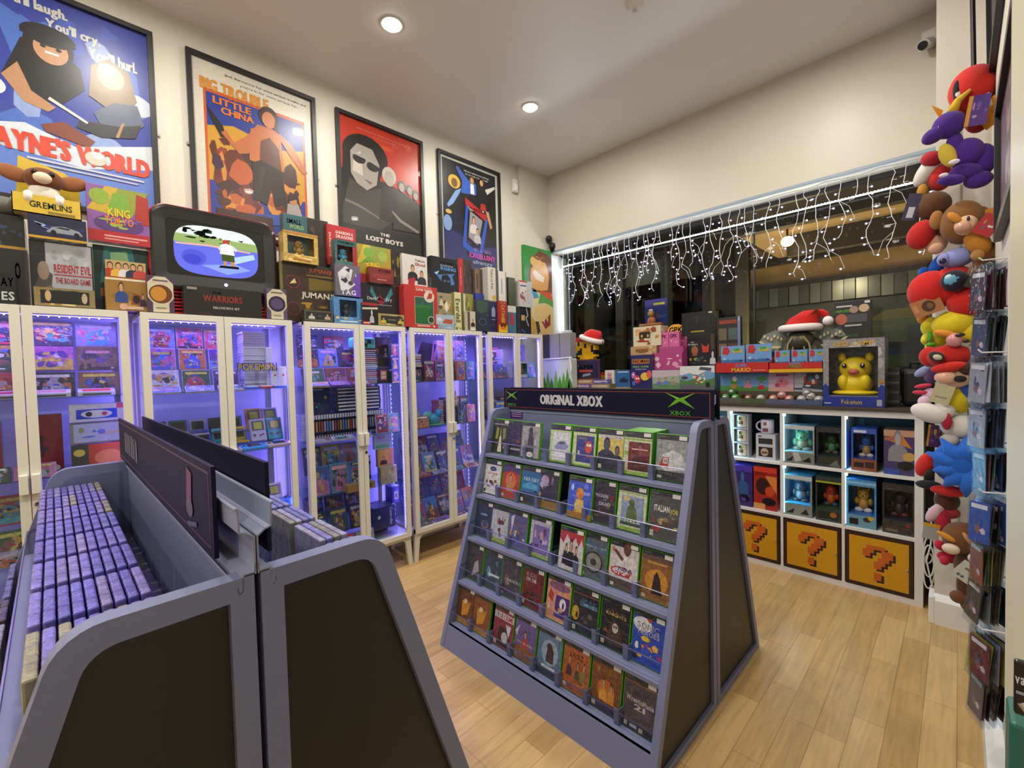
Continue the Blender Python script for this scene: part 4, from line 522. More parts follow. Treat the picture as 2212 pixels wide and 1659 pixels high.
def row(i, lv, x, n, w_=.13, h=.18, d=.014, tilt=.25, what='game case', y0=None, y1=None, rowname='front row', z=None, edge=None, cols=None, d2=1):
    """n cases side by side (d2 deep) on shelf lv of cabinet i"""
    a, b = CABY[i]; y0 = a+.03 if y0 is None else y0; y1 = b-.03 if y1 is None else y1; step = (y1-y0)/n; nm, zz = LV[lv]; zz = (zz if z is None else z)+.0005
    for j in range(n):
        c = (cols or PAL)[(j+RC.randrange(3)) % len(cols or PAL)] if cols else RC.choice(PAL)
        ww = min(w_, step*.94); s = RC.randrange(9999)
        lab = f'{cname(c)} {what} {NTH(j)} from left, {rowname}, {nm}, {cn(i)}'
        case(lab, f'{what}s in the {cn(i)}', (x, y0+step*(j+.5), zz), ww, h*RC.uniform(.97, 1), d, c, s, tilt, RC.uniform(-.03, .03), nm=what.replace(' ', '_'), edge=edge, cat='game case' if 'case' in what else what.split()[-1])
def stack(i, lv, x, y, n, w_=.13, d=.13, t_=.014, col=None, what='game case', z=None, side='left'):
    nm, zz = LV[lv]; zz = (zz if z is None else z)+.0003
    for j in range(n):
        c = col or RC.choice(PAL); m = MB().box(-d, -w_/2, 0, 0, w_/2, t_*.96, c, 'gloss', .0012).box(.0, -w_*.42, t_*.25, .0006, w_*.42, t_*.7, 'e6e4ee' if col else 'c9c6d8', 'print')
        tag(m.build('flat_case', None, (x+RC.uniform(-.004, .004), y+RC.uniform(-.003, .003), zz+j*t_), rz=RC.uniform(-.02, .02)), f'{cname(c)} {what} lying {NTH(j)} from bottom in {side} stack, {nm}, {cn(i)}', 'game case', f'cases stacked flat in the {cn(i)}')
def spines(i, lv, x, y0, y1, n, h=.19, d=.1, z=None, dark=True, what='game case'):
    nm, zz = LV[lv]; zz = (zz if z is None else z)+.0005; st = (y1-y0)/n
    for j in range(n):
        c = RC.choice(['1c1a20', '26222c', '2a2a34', '3a2a24', '1a1c2c'] if dark else ['d8d6e2', 'c9c8dc', 'e2e0ea'])
        m = MB().box(-d, -st*.45, 0, 0, st*.45, h, c, 'gloss'); hh = h
        m.box(0, -st*.36, hh*.8, .0005, st*.36, hh*.97, 'e0dee8' if dark else '8a88c0', 'print').box(0, -st*.3, hh*.3, .0005, st*.3, hh*.7, RC.choice(['c9a84a', 'b84a3a', 'b9b6c8', '6a8ac8', '8a5a3a']), 'print').box(0, -st*.3, hh*.05, .0005, st*.3, hh*.16, 'b0aec0', 'print')
        tag(m.build('disc_case', None, (x, y0+st*(j+.5), zz)), f'{"black" if dark else "white"} game case spine {NTH(j)} from left in the upright {nm} row, {cn(i)}', 'game case', f'upright spines in the {cn(i)}')
HC = ['5a4a3a', '2c5a3c', 'b9b8c0', '3a3a34', 'c98a3a', '2c3a7a', '3a9a8a', 'd8a82c', 'c8c4d0', '2a8a84', '3c8ad8', 'd8d6e0', '8a8a90', '6a3a8a']
def handheld(i, lv, x, y, c, j, rn, kind=0, z=None, lean=.35):
    nm, zz = LV[lv]; zz = (zz if z is None else z)+.0006; t = thing('handheld_console', f'{cname(c)} handheld console {NTH(j)} from left, {rn}, {nm}, {cn(i)}', 'game console', (x, y, zz), group=f'handheld consoles in the {cn(i)}')
    if kind == 0:  # clamshell, lid open
        MB().box(-.082, -.041, 0, 0, .041, .012, c, 'gloss', .003).box(-.05, -.034, .012, -.02, -.016, .014, '2a2a30', 'gloss').box(-.04, .016, .012, -.02, .032, .014, '7a7a88', 'gloss').build('base', t)
        l = MB().box(-.012, -.041, 0, 0, .041, .082, c, 'gloss', .003).build('lid', t, (-.072, 0, .012), rot=(0, -.3, 0)); MB().box(.0, -.029, .018, .0008, .029, .068, '14141a', 'gloss').build('screen', l)
    elif kind == 1:  # upright brick
        b = MB().box(-.026, -.044, 0, 0, .044, .14, c, 'gloss', .005).ball((0, .024, .04), .006, '8a2a5a').ball((0, .009, .034), .006, '8a2a5a').box(0, -.032, .034, .002, -.014, .04, '222226').box(0, -.026, .028, .002, -.02, .046, '222226').build('body', t, rot=(0, -lean, 0))
        MB().box(.0, -.034, .066, .001, .034, .128, '4a4a54', 'gloss').box(.001, -.022, .074, .0016, .022, .118, 'a8a83a', 'gloss').build('screen', b)
    else:  # wide flat
        b = MB().box(-.085, -.07, 0, 0, .07, .024, c, 'gloss', .01).build('body', t, rot=(0, .12, 0)); MB().box(-.068, -.034, .024, -.016, .034, .0255, '18181e', 'gloss').box(-.05, -.06, .024, -.035, -.044, .027, '2a2a30').box(-.05, .044, .024, -.036, .058, .027, '6a3a5a').build('screen', b)
def block(i, lv, x, y, w_, h, d, c, lab, z=None, sp='', nm='boxed_item', cat='boxed item', rz=0):
    zz = (LV[lv][1] if z is None else z)+.0005; boxitem(nm, lab, cat, (x, y, zz), w_, d, h, c, sp, key='film', rz=rz, group='boxed goods inside the cabinets')
# leftmost cabinet
a, b = CABY[0]
row(0, 3, -3.09, 4, .16, .12, .03, .1, 'boxed cartridge', rowname='highest row', z=1.36+.245, cols=['3a3a44', 'c06a5a', '2a2a34', '8a8aa8'])
row(0, 3, -3.05, 4, .16, .12, .03, .1, 'boxed cartridge', rowname='middle row', z=1.36+.125)
row(0, 3, -3.0, 4, .16, .12, .03, .1, 'boxed cartridge', rowname='lower row', z=1.36)
for j in range(4):
    t = thing('game_cartridge', f'grey game cartridge {NTH(j)} from left lying on the front of the top shelf, leftmost cabinet', 'game cartridge', (-2.915, a+.12+j*.155, 1.361), group='grey cartridges in the leftmost cabinet')
    MB().ext([(-.07, -.066, 0), (0, -.066, 0), (0, -.066, .018), (-.07, -.066, .034)], (0, .132, 0), 'b9b7c4', 'satin').box(.0, -.05, .003, .001, .05, .011, '3a3a40').build('shell', t)
    MB().add([(-.012, -.05, .0215), (-.012, .05, .0215), (-.055, .05, .0315), (-.055, -.05, .0315)], [(0, 1, 2, 3)], ['3a8ac0', 'a82a4a', 'c98a8a', 'e0484a'][j], 'gloss').build('label', t)
block(0, 2, -2.98, a+.16, .22, .26, .06, '9a2a34', 'dark red racing game box, left on second shelf, leftmost cabinet', sp='n 9 4 .04 .1 .96 .9 c06a5a,2a2c4a,8a8ac8')
block(0, 2, -2.99, a+.4, .12, .28, .07, '8a2430', 'red wrapped box in the middle of the second shelf, leftmost cabinet', sp='n 9 8 .04 .1 .96 .9 4a1820,2a2c6a;e .7 .1 .2 .06 d8d4de')
block(0, 2, -2.95, a+.585, .2, .085, .07, 'd0cbd8', 'white and blue box picturing a small controller, second shelf, leftmost cabinet', z=1.235, sp='r .12 .15 .85 .7 2c4ab0;e .48 .42 .28 .22 d8d6de;e .34 .42 .06 .14 2a2a34;e .62 .42 .05 .12 8a3a4a;r .84 .7 .98 .98 a82a3a')
block(0, 2, -2.96, a+.585, .2, .1, .07, '8a8a6a', 'white framed box with cartoon sports art, second shelf, leftmost cabinet', z=1.13, sp='r .06 .06 .94 .94 b9bcd8;n 7 3 .1 .1 .9 .9 c9a890,6a7ac8,8a9a5a')
block(0, 2, -2.95, a+.585, .2, .125, .08, 'a84a2c', 'orange box with pale oval, second shelf, leftmost cabinet', sp='r 0 0 .3 1 4a4a34;e .14 .7 .1 .14 c9b84a;e .66 .45 .26 .3 c97a4a')
row(0, 2, -2.9, 3, .14, .07, .02, .35, 'boxed cartridge', rowname='front row', y0=a+.02, y1=a+.44)
row(0, 1, -3.05, 4, .15, .14, .03, .15, 'boxed cartridge', rowname='back row', z=.63+.15); row(0, 1, -2.98, 4, .15, .14, .03, .2, 'boxed cartridge', rowname='middle row'); row(0, 1, -2.9, 4, .15, .05, .09, .0, 'game cartridge', rowname='front row', cols=['b9b7c4', 'c9c6d0'])
row(0, 0, -3.0, 4, .15, .2, .03, .2, 'game case', rowname='back row', z=.246); row(0, 0, -2.92, 4, .15, .12, .02, .4, 'game case')
# cabinet under the television
a, b = CABY[1]
row(1, 3, -3.12, 3, .125, .122, .014, .08, 'game case', rowname='highest row', y0=a+.04, y1=a+.44, z=1.36+.24, edge='e2e0ea')
row(1, 3, -3.06, 3, .125, .122, .014, .1, 'game case', rowname='middle row', y0=a+.03, y1=a+.45, z=1.36+.12, edge='e2e0ea')
row(1, 3, -3.0, 3, .13, .122, .014, .2, 'game case', rowname='lower row', y0=a+.03, y1=a+.46, edge='e2e0ea')
row(1, 3, -2.905, 3, .13, .05, .014, .9, 'game case', rowname='front row', y0=a+.02, y1=a+.47, edge='e2e0ea')
for k_, z_, n_ in ((0, 1.36, 9), (1, 1.36+.155, 13)): stack(1, 3, -3.0, a+.54, n_, .12, .13, .0145, 'd6d4e4', side=['lower', 'upper'][k_], z=z_)
block(1, 3, -2.99, a+.54, .15, .018, .02, '4a6ab8', 'pale board between the two white case stacks, top shelf, cabinet under the television', z=1.36+.133)
t = thing('logo_sign', 'small yellow and blue letter sign in front of the white case stacks', 'sign', (-2.935, a+.535, 1.36+.105)); m = MB(); F = plane(0, -.105, 0, 0, .21, 0, 0, 0, .05, 1, 0, 0, .0004)
m.box(-.004, -.104, 0, 0, .104, .05, 'f0f0f4', 'plastic'); m.text('POKEMON', lambda u, v: F(u, v, 1), .5, .5, 1.02, .95, '2a3aa0', 'gloss').text('POKEMON', lambda u, v: F(u, v, 2.5), .5, .5, .95, .78, 'd8b42c', 'gloss'); m.build('letters', t); MB().box(-.03, -.01, -.105, -.02, .01, 0, 'e8e8f0', 'plastic').build('stand', t)
for j, (y_, h_) in enumerate(((.615, .25), (.63, .13), (.665, .13))):
    m = MB().box(-.035, -.018, 0, 0, .018, h_, 'e4e2ee', 'gloss', .004).tube([(0, 0, h_*.6), (.0015, 0, h_*.6)], .006, 'b02a3a', 'gloss', 10); tag(m.build('white_box', None, (-2.98+.04*j, a+y_, 1.3605)), f'slim white box {NTH(j)} from left beside the white case stacks', 'boxed item', 'slim white boxes')
for j, c in enumerate(('3a6ad8', 'c03a3a', '3a6ae0')): m = MB().box(-.05, -.045, 0, 0, .045, .012, c, 'gloss', .005).box(-.04, -.03, .012, -.01, .03, .014, 'e0c9c9', 'gloss'); tag(m.build('cartridge', None, (-2.895, a+.5+j*.073, 1.3606), rot=(0, .1, 0)), f'{cname(c)} cartridge {NTH(j)} from left lying at the front edge of the television cabinet top shelf', 'game cartridge', 'bright cartridges on the front edge')
def hrow(x, kinds, cols, rn, z, y0=a+.03, dy=.094):
    for j, (kd, c) in enumerate(zip(kinds, cols)): handheld(1, 2, x, y0+dy*(j+.5), c, j, rn, kd, z)
hrow(-3.08, [0, 0, 0, 0, 0, 1, 1], ['6a5a4a', '2c5a3c', 'a8a8b4', '3a3a34', '5a6a8a', 'c9823a', 'b9b8cc'], 'back row', 1.0+.1)
hrow(-3.0, [0, 0, 0, 0, 0, 1, 1], ['c8c6d0', 'c8742c', '2c3a7a', '3a9a8a', 'd0a02c', 'b4aec0', '2a8a84'], 'middle row', 1.0+.04)
m = MB().box(-.24, 0, 0, -.12, .66, .098, 'dce8ee', 'plastic').box(-.12, 0, 0, -.04, .66, .038, 'dce8ee', 'plastic'); tag(m.build('display_riser', None, (-2.95, a+.025, 1.0005)), 'clear stepped riser under the handheld consoles', 'riser')
for j, c in enumerate(('d8d6e0', '3a3a40', 'a8a0b0', '3c8ad8', 'b09aa0')): handheld(1, 2, -2.885, a+.09+j*.135, c, j, 'front row', 2)
for j, c in enumerate(('c9c6d0', '2a2a30', 'd8d2d8')): handheld(1, 1, -2.98, a+.36+j*.13, c, j, 'back row', 1 if j != 1 else 2, z=.63+.0)
for j, c in enumerate(('18181c', '1c1c20', '2a6ad0')): m = MB().box(-.11, -.07, 0, 0, .07, .05, c, 'gloss', .015).ball((-.05, -.04, .05), .014, '2a2a30').ball((-.03, .03, .05), .014, '2a2a30'); tag(m.build('game_controller', None, (-2.9, a+.4+j*.15*.8, .631), rot=(0, -.1, .1)), f'{cname(c)} game controller {NTH(j)} from left on the third shelf, television cabinet', 'game controller', 'controllers in the television cabinet')
block(1, 0, -3.0, a+.3, .4, .22, .1, '8a8ab0', 'pale box at the bottom of the television cabinet', sp=rart(77))
# middle cabinet
a, b = CABY[2]
row(2, 3, -3.16, 2, .14, .1, .02, .06, 'game case', rowname='highest row', y0=a+.03, y1=a+.4, z=1.36+.25)
row(2, 3, -3.08, 3, .15, .128, .014, .15, 'game case', rowname='middle row', y0=a-.0+.025, y1=a+.44, z=1.36+.125)
row(2, 3, -2.98, 3, .15, .125, .014, .3, 'game case', rowname='lower row', y0=a+.02, y1=a+.47); row(2, 3, -2.9, 3, .15, .05, .014, 1.0, 'game case', rowname='front row', y0=a+.02, y1=a+.46)
stack(2, 3, -2.96, a+.47, 17, .13, .14, .0145, side='right')
m = MB().box(-.1, -.085, 0, 0, .085, .085, '4ab090', 'satin', .02); F = front(.17, .085, .0004, 'x'); art(m, F, 'r .25 .5 .42 .8 16302a;r .6 .5 .77 .8 16302a;r .42 .2 .6 .5 16302a'); tag(m.build('plush_cube', None, (-2.97, a+.45, 1.36+.2475)), 'mint green square plush with dark pixel marks on the case stack, middle cabinet', 'plush toy')
block(2, 3, -3.0, a+.6, .12, .22, .06, '2a2a34', 'black boxed game with narrow vertical lettering, top shelf, middle cabinet', z=1.36+.12, sp='x XX .7 .5 .3 .14 e0e0e8;n 6 4 .04 .1 .5 .9 5a6a3a,4a2a3a')
block(2, 3, -2.96, a+.58, .1, .118, .06, '1e1c28', 'small black box with red and cream square badge, top shelf, middle cabinet', sp='r .25 .2 .75 .8 c03a34;r .3 .52 .7 .72 e0c890;r .3 .28 .7 .48 e0c890')
for j in range(3): block(2, 3, -2.93, a+.66, .06, .09, .04, ['2c4a5a', '2a4a8a', '4a5a5a'][j], f'tiny {["teal", "blue", "grey"][j]} boxed figure at the right end of the middle cabinet top shelf', z=1.36+.1*j, sp=rart(300+j))
spines(2, 2, -3.0, a+.04, b-.13, 30, .17, .12); stack(2, 2, -3.02, a+.06, 9, .09, .13, .019, 'd6d4e4', side='far left')
block(2, 2, -3.02, a+.13, .15, .175, .05, '23244a', 'dark blue boxed controller with coloured dots, second shelf, middle cabinet', z=1.0+.175, sp='e .8 .6 .07 .06 c9a83c;e .5 .35 .05 .04 3a8ad8;e .4 .25 .05 .04 3aa05a;e .3 .4 .05 .04 c03a3a;r .1 .88 .7 .94 a8a8c8')
stack(2, 2, -3.01, a+.32, 7, .15, .13, .024, '2a2832', side='upper middle', z=1.176); stack(2, 2, -3.01, a+.49, 7, .17, .13, .024, '24222e', side='upper right', z=1.176)
row(2, 2, -2.93, 2, .12, .14, .014, .1, 'game case', rowname='right end row', y0=b-.22, y1=b-.03, edge='e2e0ea'); row(2, 2, -2.905, 3, .15, .05, .014, 1.15, 'game case', rowname='front row', y0=a+.02, y1=a+.46, edge='e2e0ea')
row(2, 1, -3.06, 3, .13, .19, .014, .2, 'game case', rowname='back row', y0=a+.03, y1=a+.42, z=.63+.13); row(2, 1, -2.96, 3, .14, .2, .014, .15, 'game case', rowname='front row', y0=a+.03, y1=a+.44, cols=['6a7a8a', '3a5a8a', '8a7a5a'], edge='3a9ad8')
for j, (c, l) in enumerate((('d8dce4', 'white framed green meadow'), ('b08a3c', 'gold'), ('a8a078', 'pale sepia'))): block(2, 1, -3.0+.04*j, b-.14, .13, .125, .03, c, f'{l} game box, {["top", "middle", "bottom"][j]} of three at right, third shelf, middle cabinet', z=.63+.246-.123*j if j < 2 else .63, sp=['r .06 .04 .94 .96 b8c8d8;p 5a9a5a .06 .04 .94 .04 .94 .3 .06 .24;t ZELDA .4 .68 .5 .16 b03a4a', 'r .04 .04 .7 .96 c99a4a;f .36 .1 .5 .9 4a2a1c;r .7 .04 .96 .96 b87a5a', 'n 12 3 .04 .04 .96 .96 b9b488,8a8a5a,d0b068'][j])
spines(2, 1, -3.05, a+.43, a+.5, 6, .2, .12)
block(2, 1, -2.89, a+.35, .2, .05, .1, 'a8824a', 'long gold box lying across the third shelf, middle cabinet', sp='e .8 .5 .06 .3 4a3a24')
row(2, 0, -3.06, 3, .14, .17, .014, .15, 'game case', rowname='upper row', y0=a+.02, y1=a+.44, z=.246+.2, edge='2a3a9a', cols=['b84a34', '4a2a34', '2a3a5a']); row(2, 0, -2.99, 3, .14, .17, .014, .2, 'game case', rowname='middle row', y0=a+.02, y1=a+.44, z=.246+.1, edge='2a4ab0', cols=['5a6ac0', '2a4a5a', '2a2a3a']); row(2, 0, -2.91, 3, .14, .1, .014, .25, 'game case', rowname='front row', y0=a+.02, y1=a+.45, edge='3a5ac0')
spines(2, 0, -3.05, a+.47, a+.62, 9, .2, .12, z=.246)
block(2, 0, -2.93, b-.18, .17, .16, .14, '2a2f55', 'navy and white controller box standing at the bottom of the middle cabinet', sp='e .24 .55 .07 .08 c8ccd8;x Controller .8 .5 .8 .14 c8ccd8', z=.246+.06)
block(2, 0, -2.95, b-.07, .07, .12, .1, '2a2aa0', 'bright blue box stacked at the right above the navy controller box', z=.246+.222, sp='r .25 .2 .75 .7 e0e0f0;r .35 .3 .65 .55 2a2a34'); MB_ = MB().box(-.12, -.09, 0, 0, .09, .055, 'e4e8f0', 'plastic').box(-.12, -.05, .055, -.04, .05, .0595, 'e4e8f0', 'plastic'); tag(MB_.build('clear_stand', None, (-2.915, b-.18, .2465)), 'clear plastic stand at the bottom of the middle cabinet', 'stand')
# fourth cabinet
a, b = CABY[3]
block(3, 3, -3.1, a+.1, .13, .14, .05, '5a6ae0', 'bright blue mosaic box at top left of the fourth cabinet', z=1.36+.22, sp='n 14 3 .04 .04 .96 .96 7a8af0,9aa8ff,4a5ad0')
t = thing('model_kite', 'dark pointed figure with pink blades on the top shelf, fourth cabinet', 'figure', (-3.02, a+.26, 1.3605)); m = MB()
for p, c in (([(-.0, -.1, 0), (0, .02, .05), (-.01, .0, .02)], 'b06a9a'), ([(0, .0, .04), (0, .05, .3), (-.01, .07, .05)], 'b86aa0'), ([(-.04, -.14, .08), (-.03, -.04, .32), (-.03, .1, .3), (-.02, .02, .1)], '241c2e')): m.ext(p, (.008, 0, 0), c)
m.ball((-.02, .05, .12), (.03, .03, .04), 'c07aa8'); m.build('blades', t); MB().box(-.06, -.06, 0, .02, .08, .02, '2a2430').build('base', t)
row(3, 3, -2.97, 2, .11, .1, .05, .05, 'boxed figure', rowname='lower left row', y0=a+.02, y1=a+.16, cols=['8a6a5a', 'b85a6a']); row(3, 3, -2.95, 3, .11, .17, .05, .05, 'boxed figure', rowname='front row', y0=a+.17, y1=a+.48, cols=['3a6ab8', '6a2a3a', 'b04a6a'])
row(3, 3, -3.05, 2, .12, .17, .05, .05, 'boxed figure', rowname='lower right row', y0=a+.47, y1=b-.03, cols=['b8b0c8', 'c9b0b8']); row(3, 3, -3.07, 3, .1, .17, .05, .05, 'boxed figure', rowname='upper right row', y0=a+.38, y1=b-.03, z=1.36+.172, cols=['8a5a44', 'c0a0b0', 'c9a8b8'])
stack(3, 3, -2.94, a+.09, 5, .1, .1, .02, side='left', z=1.36+.115)
row(3, 2, -3.0, 1, .13, .15, .02, .3, 'boxed game', rowname='left end row', y0=a+.03, y1=a+.18, cols=['b8b0b0']); row(3, 2, -2.92, 1, .14, .1, .04, .2, 'boxed game', rowname='left front row', y0=a+.03, y1=a+.2, cols=['a8702c'])
t = thing('figurine', 'turquoise dragon-like figurine on the second shelf, fourth cabinet', 'figurine', (-2.98, a+.27, 1.0005)); m = MB()
m.ball((0, 0, .05), (.04, .06, .05), '3a90a8').ball((.02, .03, .1), (.03, .03, .035), '3a8ab8').ball((-.01, -.06, .08), (.02, .05, .04), '5ab0b0', rot=(.5, 0, 0)).tube([(0, -.05, .03), (0, -.1, .02), (.01, -.12, .06)], .012, '3a90a8', n=8, r2=.004).ball((0, .02, .01), (.05, .08, .012), '5a9a7a'); m.build('body', t, smooth=True)
t = thing('figurine', 'small cream figurine with tall ears on a box, second shelf, fourth cabinet', 'figurine', (-2.96, a+.47, 1.0005)); m = MB().box(-.05, -.06, 0, .01, .06, .12, '5a4a8a', 'film').ball((-.02, 0, .17), (.03, .035, .045), 'c8a890').ball((-.015, 0, .215), (.026, .03, .026), 'd0b098').ball((-.02, -.022, .25), (.008, .008, .026), 'c8a088').ball((-.02, .022, .25), (.008, .008, .026), 'c8a088'); m.build('body', t, smooth=True)
row(3, 2, -3.04, 3, .1, .22, .05, .03, 'boxed figure', rowname='right end row', y0=a+.4, y1=b-.03, cols=['8a3a4a', '5a4a9a', '8a5a6a']); stack(3, 2, -2.97, a+.335, 12, .05, .1, .017, 'b85a6a', side='middle')
for rn, x, z in (('back row', -3.1, .63+.12), ('front row', -2.97, .63+.0)): row(3, 1, x, 5, .125, .17, .012, .35, 'boxed game', rowname=rn, z=z)
for rn, x, z in (('back row', -3.1, .246+.15), ('front row', -2.96, .246)): row(3, 0, x, 5, .125, .19, .012, .35, 'boxed game', rowname=rn, z=z)
row(3, 1, -2.9, 4, .14, .05, .012, 1.2, 'boxed game', rowname='lying front row'); row(3, 0, -2.9, 4, .14, .05, .012, 1.2, 'boxed game', rowname='lying front row')
# corner cabinet
a, b = CABY[4]
row(4, 3, -3.08, 2, .14, .14, .014, .1, 'game case', rowname='upper row', y0=a+.03, y1=a+.34, z=1.36+.15); row(4, 3, -2.97, 2, .15, .14, .014, .3, 'game case', rowname='lower row', y0=a+.02, y1=a+.34, cols=['2a2c5a', '5a6ac0'])
stack(4, 3, -3.0, a+.32, 15, .05, .12, .018, 'c8c8e0', side='left'); stack(4, 3, -3.02, a+.41, 9, .09, .12, .018, 'd6d4e4', side='right')
block(4, 3, -3.0, a+.53, .12, .15, .03, '7a6ac8', 'violet framed box with dark curled emblem, top shelf, corner cabinet', z=1.36+.165, sp='r .08 .06 .92 .94 9a8ad8;p 3a2a6a .3 .3 .5 .42 .7 .3 .5 .7 .4 .66')
boxitem('figure_box', 'white window box with a small brown figure and round badge, top shelf, corner cabinet', 'boxed item', (-2.93, a+.5, 1.3605), .12, .07, .155, 'd0d2e0', 'r .1 .02 .9 .12 e0e0ea;e .16 .3 .14 .12 c09a58', window=(.22, .18, .9, .86), fig=fig1(('8a5a3a', '9a7a5a', '6a4a3a')))
row(4, 2, -3.03, 3, .13, .19, .014, .15, 'game case', rowname='back row', y0=a+.02, y1=a+.42); row(4, 2, -2.93, 3, .13, .16, .014, .3, 'game case', rowname='front row', y0=a+.02, y1=a+.42)
block(4, 2, -2.99, a+.48, .1, .25, .06, '9a9aa8', 'grey slim box on the second shelf, corner cabinet'); block(4, 2, -2.97, a+.6, .11, .26, .06, '2a2a3a', 'black slim box on the second shelf, corner cabinet', sp='r .1 .6 .9 .9 3a3a4a')
row(4, 1, -3.0, 4, .13, .19, .014, .2, 'game case', rowname='shelf row'); row(4, 0, -3.0, 4, .13, .19, .014, .2, 'game case', rowname='floor row')
# fuller right halves of the last two cabinets
a, b = CABY[3]
row(3, 3, -2.925, 2, .11, .16, .05, .04, 'boxed figure', rowname='right front row', y0=b-.24, y1=b-.04); row(3, 2, -2.93, 2, .11, .15, .05, .04, 'boxed figure', rowname='right front row', y0=b-.24, y1=b-.04); row(3, 2, -3.0, 2, .11, .16, .05, .04, 'boxed figure', rowname='right upper row', y0=b-.25, y1=b-.04, z=1.0+.165) if 0 else None
a, b = CABY[4]
row(4, 3, -3.1, 2, .13, .16, .02, .1, 'boxed game', rowname='right back row', y0=b-.28, y1=b-.04, z=1.36); row(4, 3, -2.92, 1, .11, .15, .02, .2, 'boxed game', rowname='right front row', y0=b-.16, y1=b-.04); row(4, 2, -2.93, 2, .12, .17, .02, .2, 'boxed game', rowname='right front row', y0=b-.28, y1=b-.04)
# ================= game racks =================
BL = '757b9c'; BLD = '656b8c'
HZ = 0; A0 = .165; SH0 = [.965, .747, .53, .315, .105]; SH = [(z, i+1) for i, z in enumerate(SH0)]
def yf(z): return A0+(1.173-z)*.332      # half depth of the sloping side at height z
def profile(s, inset=0, n=6):  # closed outline of one side panel in (y,z), s=+-1; inset shrinks it
    i = inset; r = .055-i*.6; zt = 1.21+HZ-i; yb = yf(0); sl = (.332**2+1)**.5
    off = i*sl
    P = [(.004+i, i), (.004+i, zt)]
    # corner between the top line and the slope
    yc = yf(zt)-off; R_ = max(.02, r); cyc = yc-R_*.85; zc = zt-R_
    a1 = math.atan(.332)
    cx_ = yf(zc)-off-R_*math.cos(a1)+.0
    for k in range(n+1): a = PI/2-(PI/2-a1)*k/n; P.append((cx_+R_*math.cos(a), zt-R_+R_*math.sin(a)))
    P.append((yf(i)-off, i)); return [(s*y, z) for y, z in P]
def half(t, s, W_, top5=True):
    """one half of the double sided rack, local x along the rack (0..W), y = depth (s side)"""
    for x, d in ((0, -1), (W_, 1)):
        A = [(x, y, z) for y, z in profile(s)]; B = [(x, y, z) for y, z in profile(s, .03)]
        fr = MB().ring(A, B, (-d*.028, 0, 0), BL, 'paint'); f = fr.build('side_frame', t)
        MB().ext([(x-d*.012, y, z) for y, z in profile(s, .027)], (-d*.006, 0, 0), '211e17', 'satin').build('side_panel', f)
        MB().ext([(x-d*.0265, y, z) for y, z in profile(s, .03)], (-d*.002, 0, 0), BLD, 'paint').build('inner_lining', f)
    x0, x1 = .028, W_-.028
    MB().box(x0, s*.004, .03, x1, s*.02, 1.2+HZ, BL, 'paint').build('back_panel', t)
    m = MB().ext([(x0, s*(yf(0)-.002), 0), (x0, s*(yf(.105)-.002), .105), (x0, s*(yf(.105)-.016), .105), (x0, s*(yf(0)-.016), 0)], (x1-x0, 0, 0), BL, 'paint'); m.build('kickboard', t)
    for z, k in SH:
        d = yf(z)-.002; sh = MB().box(x0, s*.02, z-.018, x1, s*d, z, BL, 'paint', .002).build('shelf', t)
        dv = MB(); wr = MB(); st = (x1-x0)/8
        for j in range(1, 8):
            xx = x0+j*st; dv = MB(); dv.box(xx-.022+.0, s*(d-.034), z, xx+.0, s*(d-.036), z+.062, BLD, 'paint').box(xx-.001, s*(d-.12), z, xx+.001, s*(d-.034), z+.062, BLD, 'paint').build('divider', sh)
        wr.tube([(x0, s*(d-.012), z+.07), (x1, s*(d-.012), z+.07)], .0021, 'b4bad0', 'metal', 6).tube([(x0+.001, s*(d-.06), z+.078), (x0+.003, s*(d-.012), z+.07), (x0+.003, s*(d-.012), z)], .0014, '9aa0b8', 'metal', 5); wr.build('wire_rail', sh)
def sheet(m, P, x0, x1, c, th=.0022, key='paint'):
    for (a, b), (c_, d) in zip(P, P[1:]):
        L_ = math.hypot(c_-a, d-b) or 1; nx, nz = -(d-b)/L_*th/2, (c_-a)/L_*th/2
        m.ext([(x0, a+nx, b+nz), (x0, c_+nx, d+nz), (x0, c_-nx, d-nz), (x0, a-nx, b-nz)], (x1-x0, 0, 0), c, key)
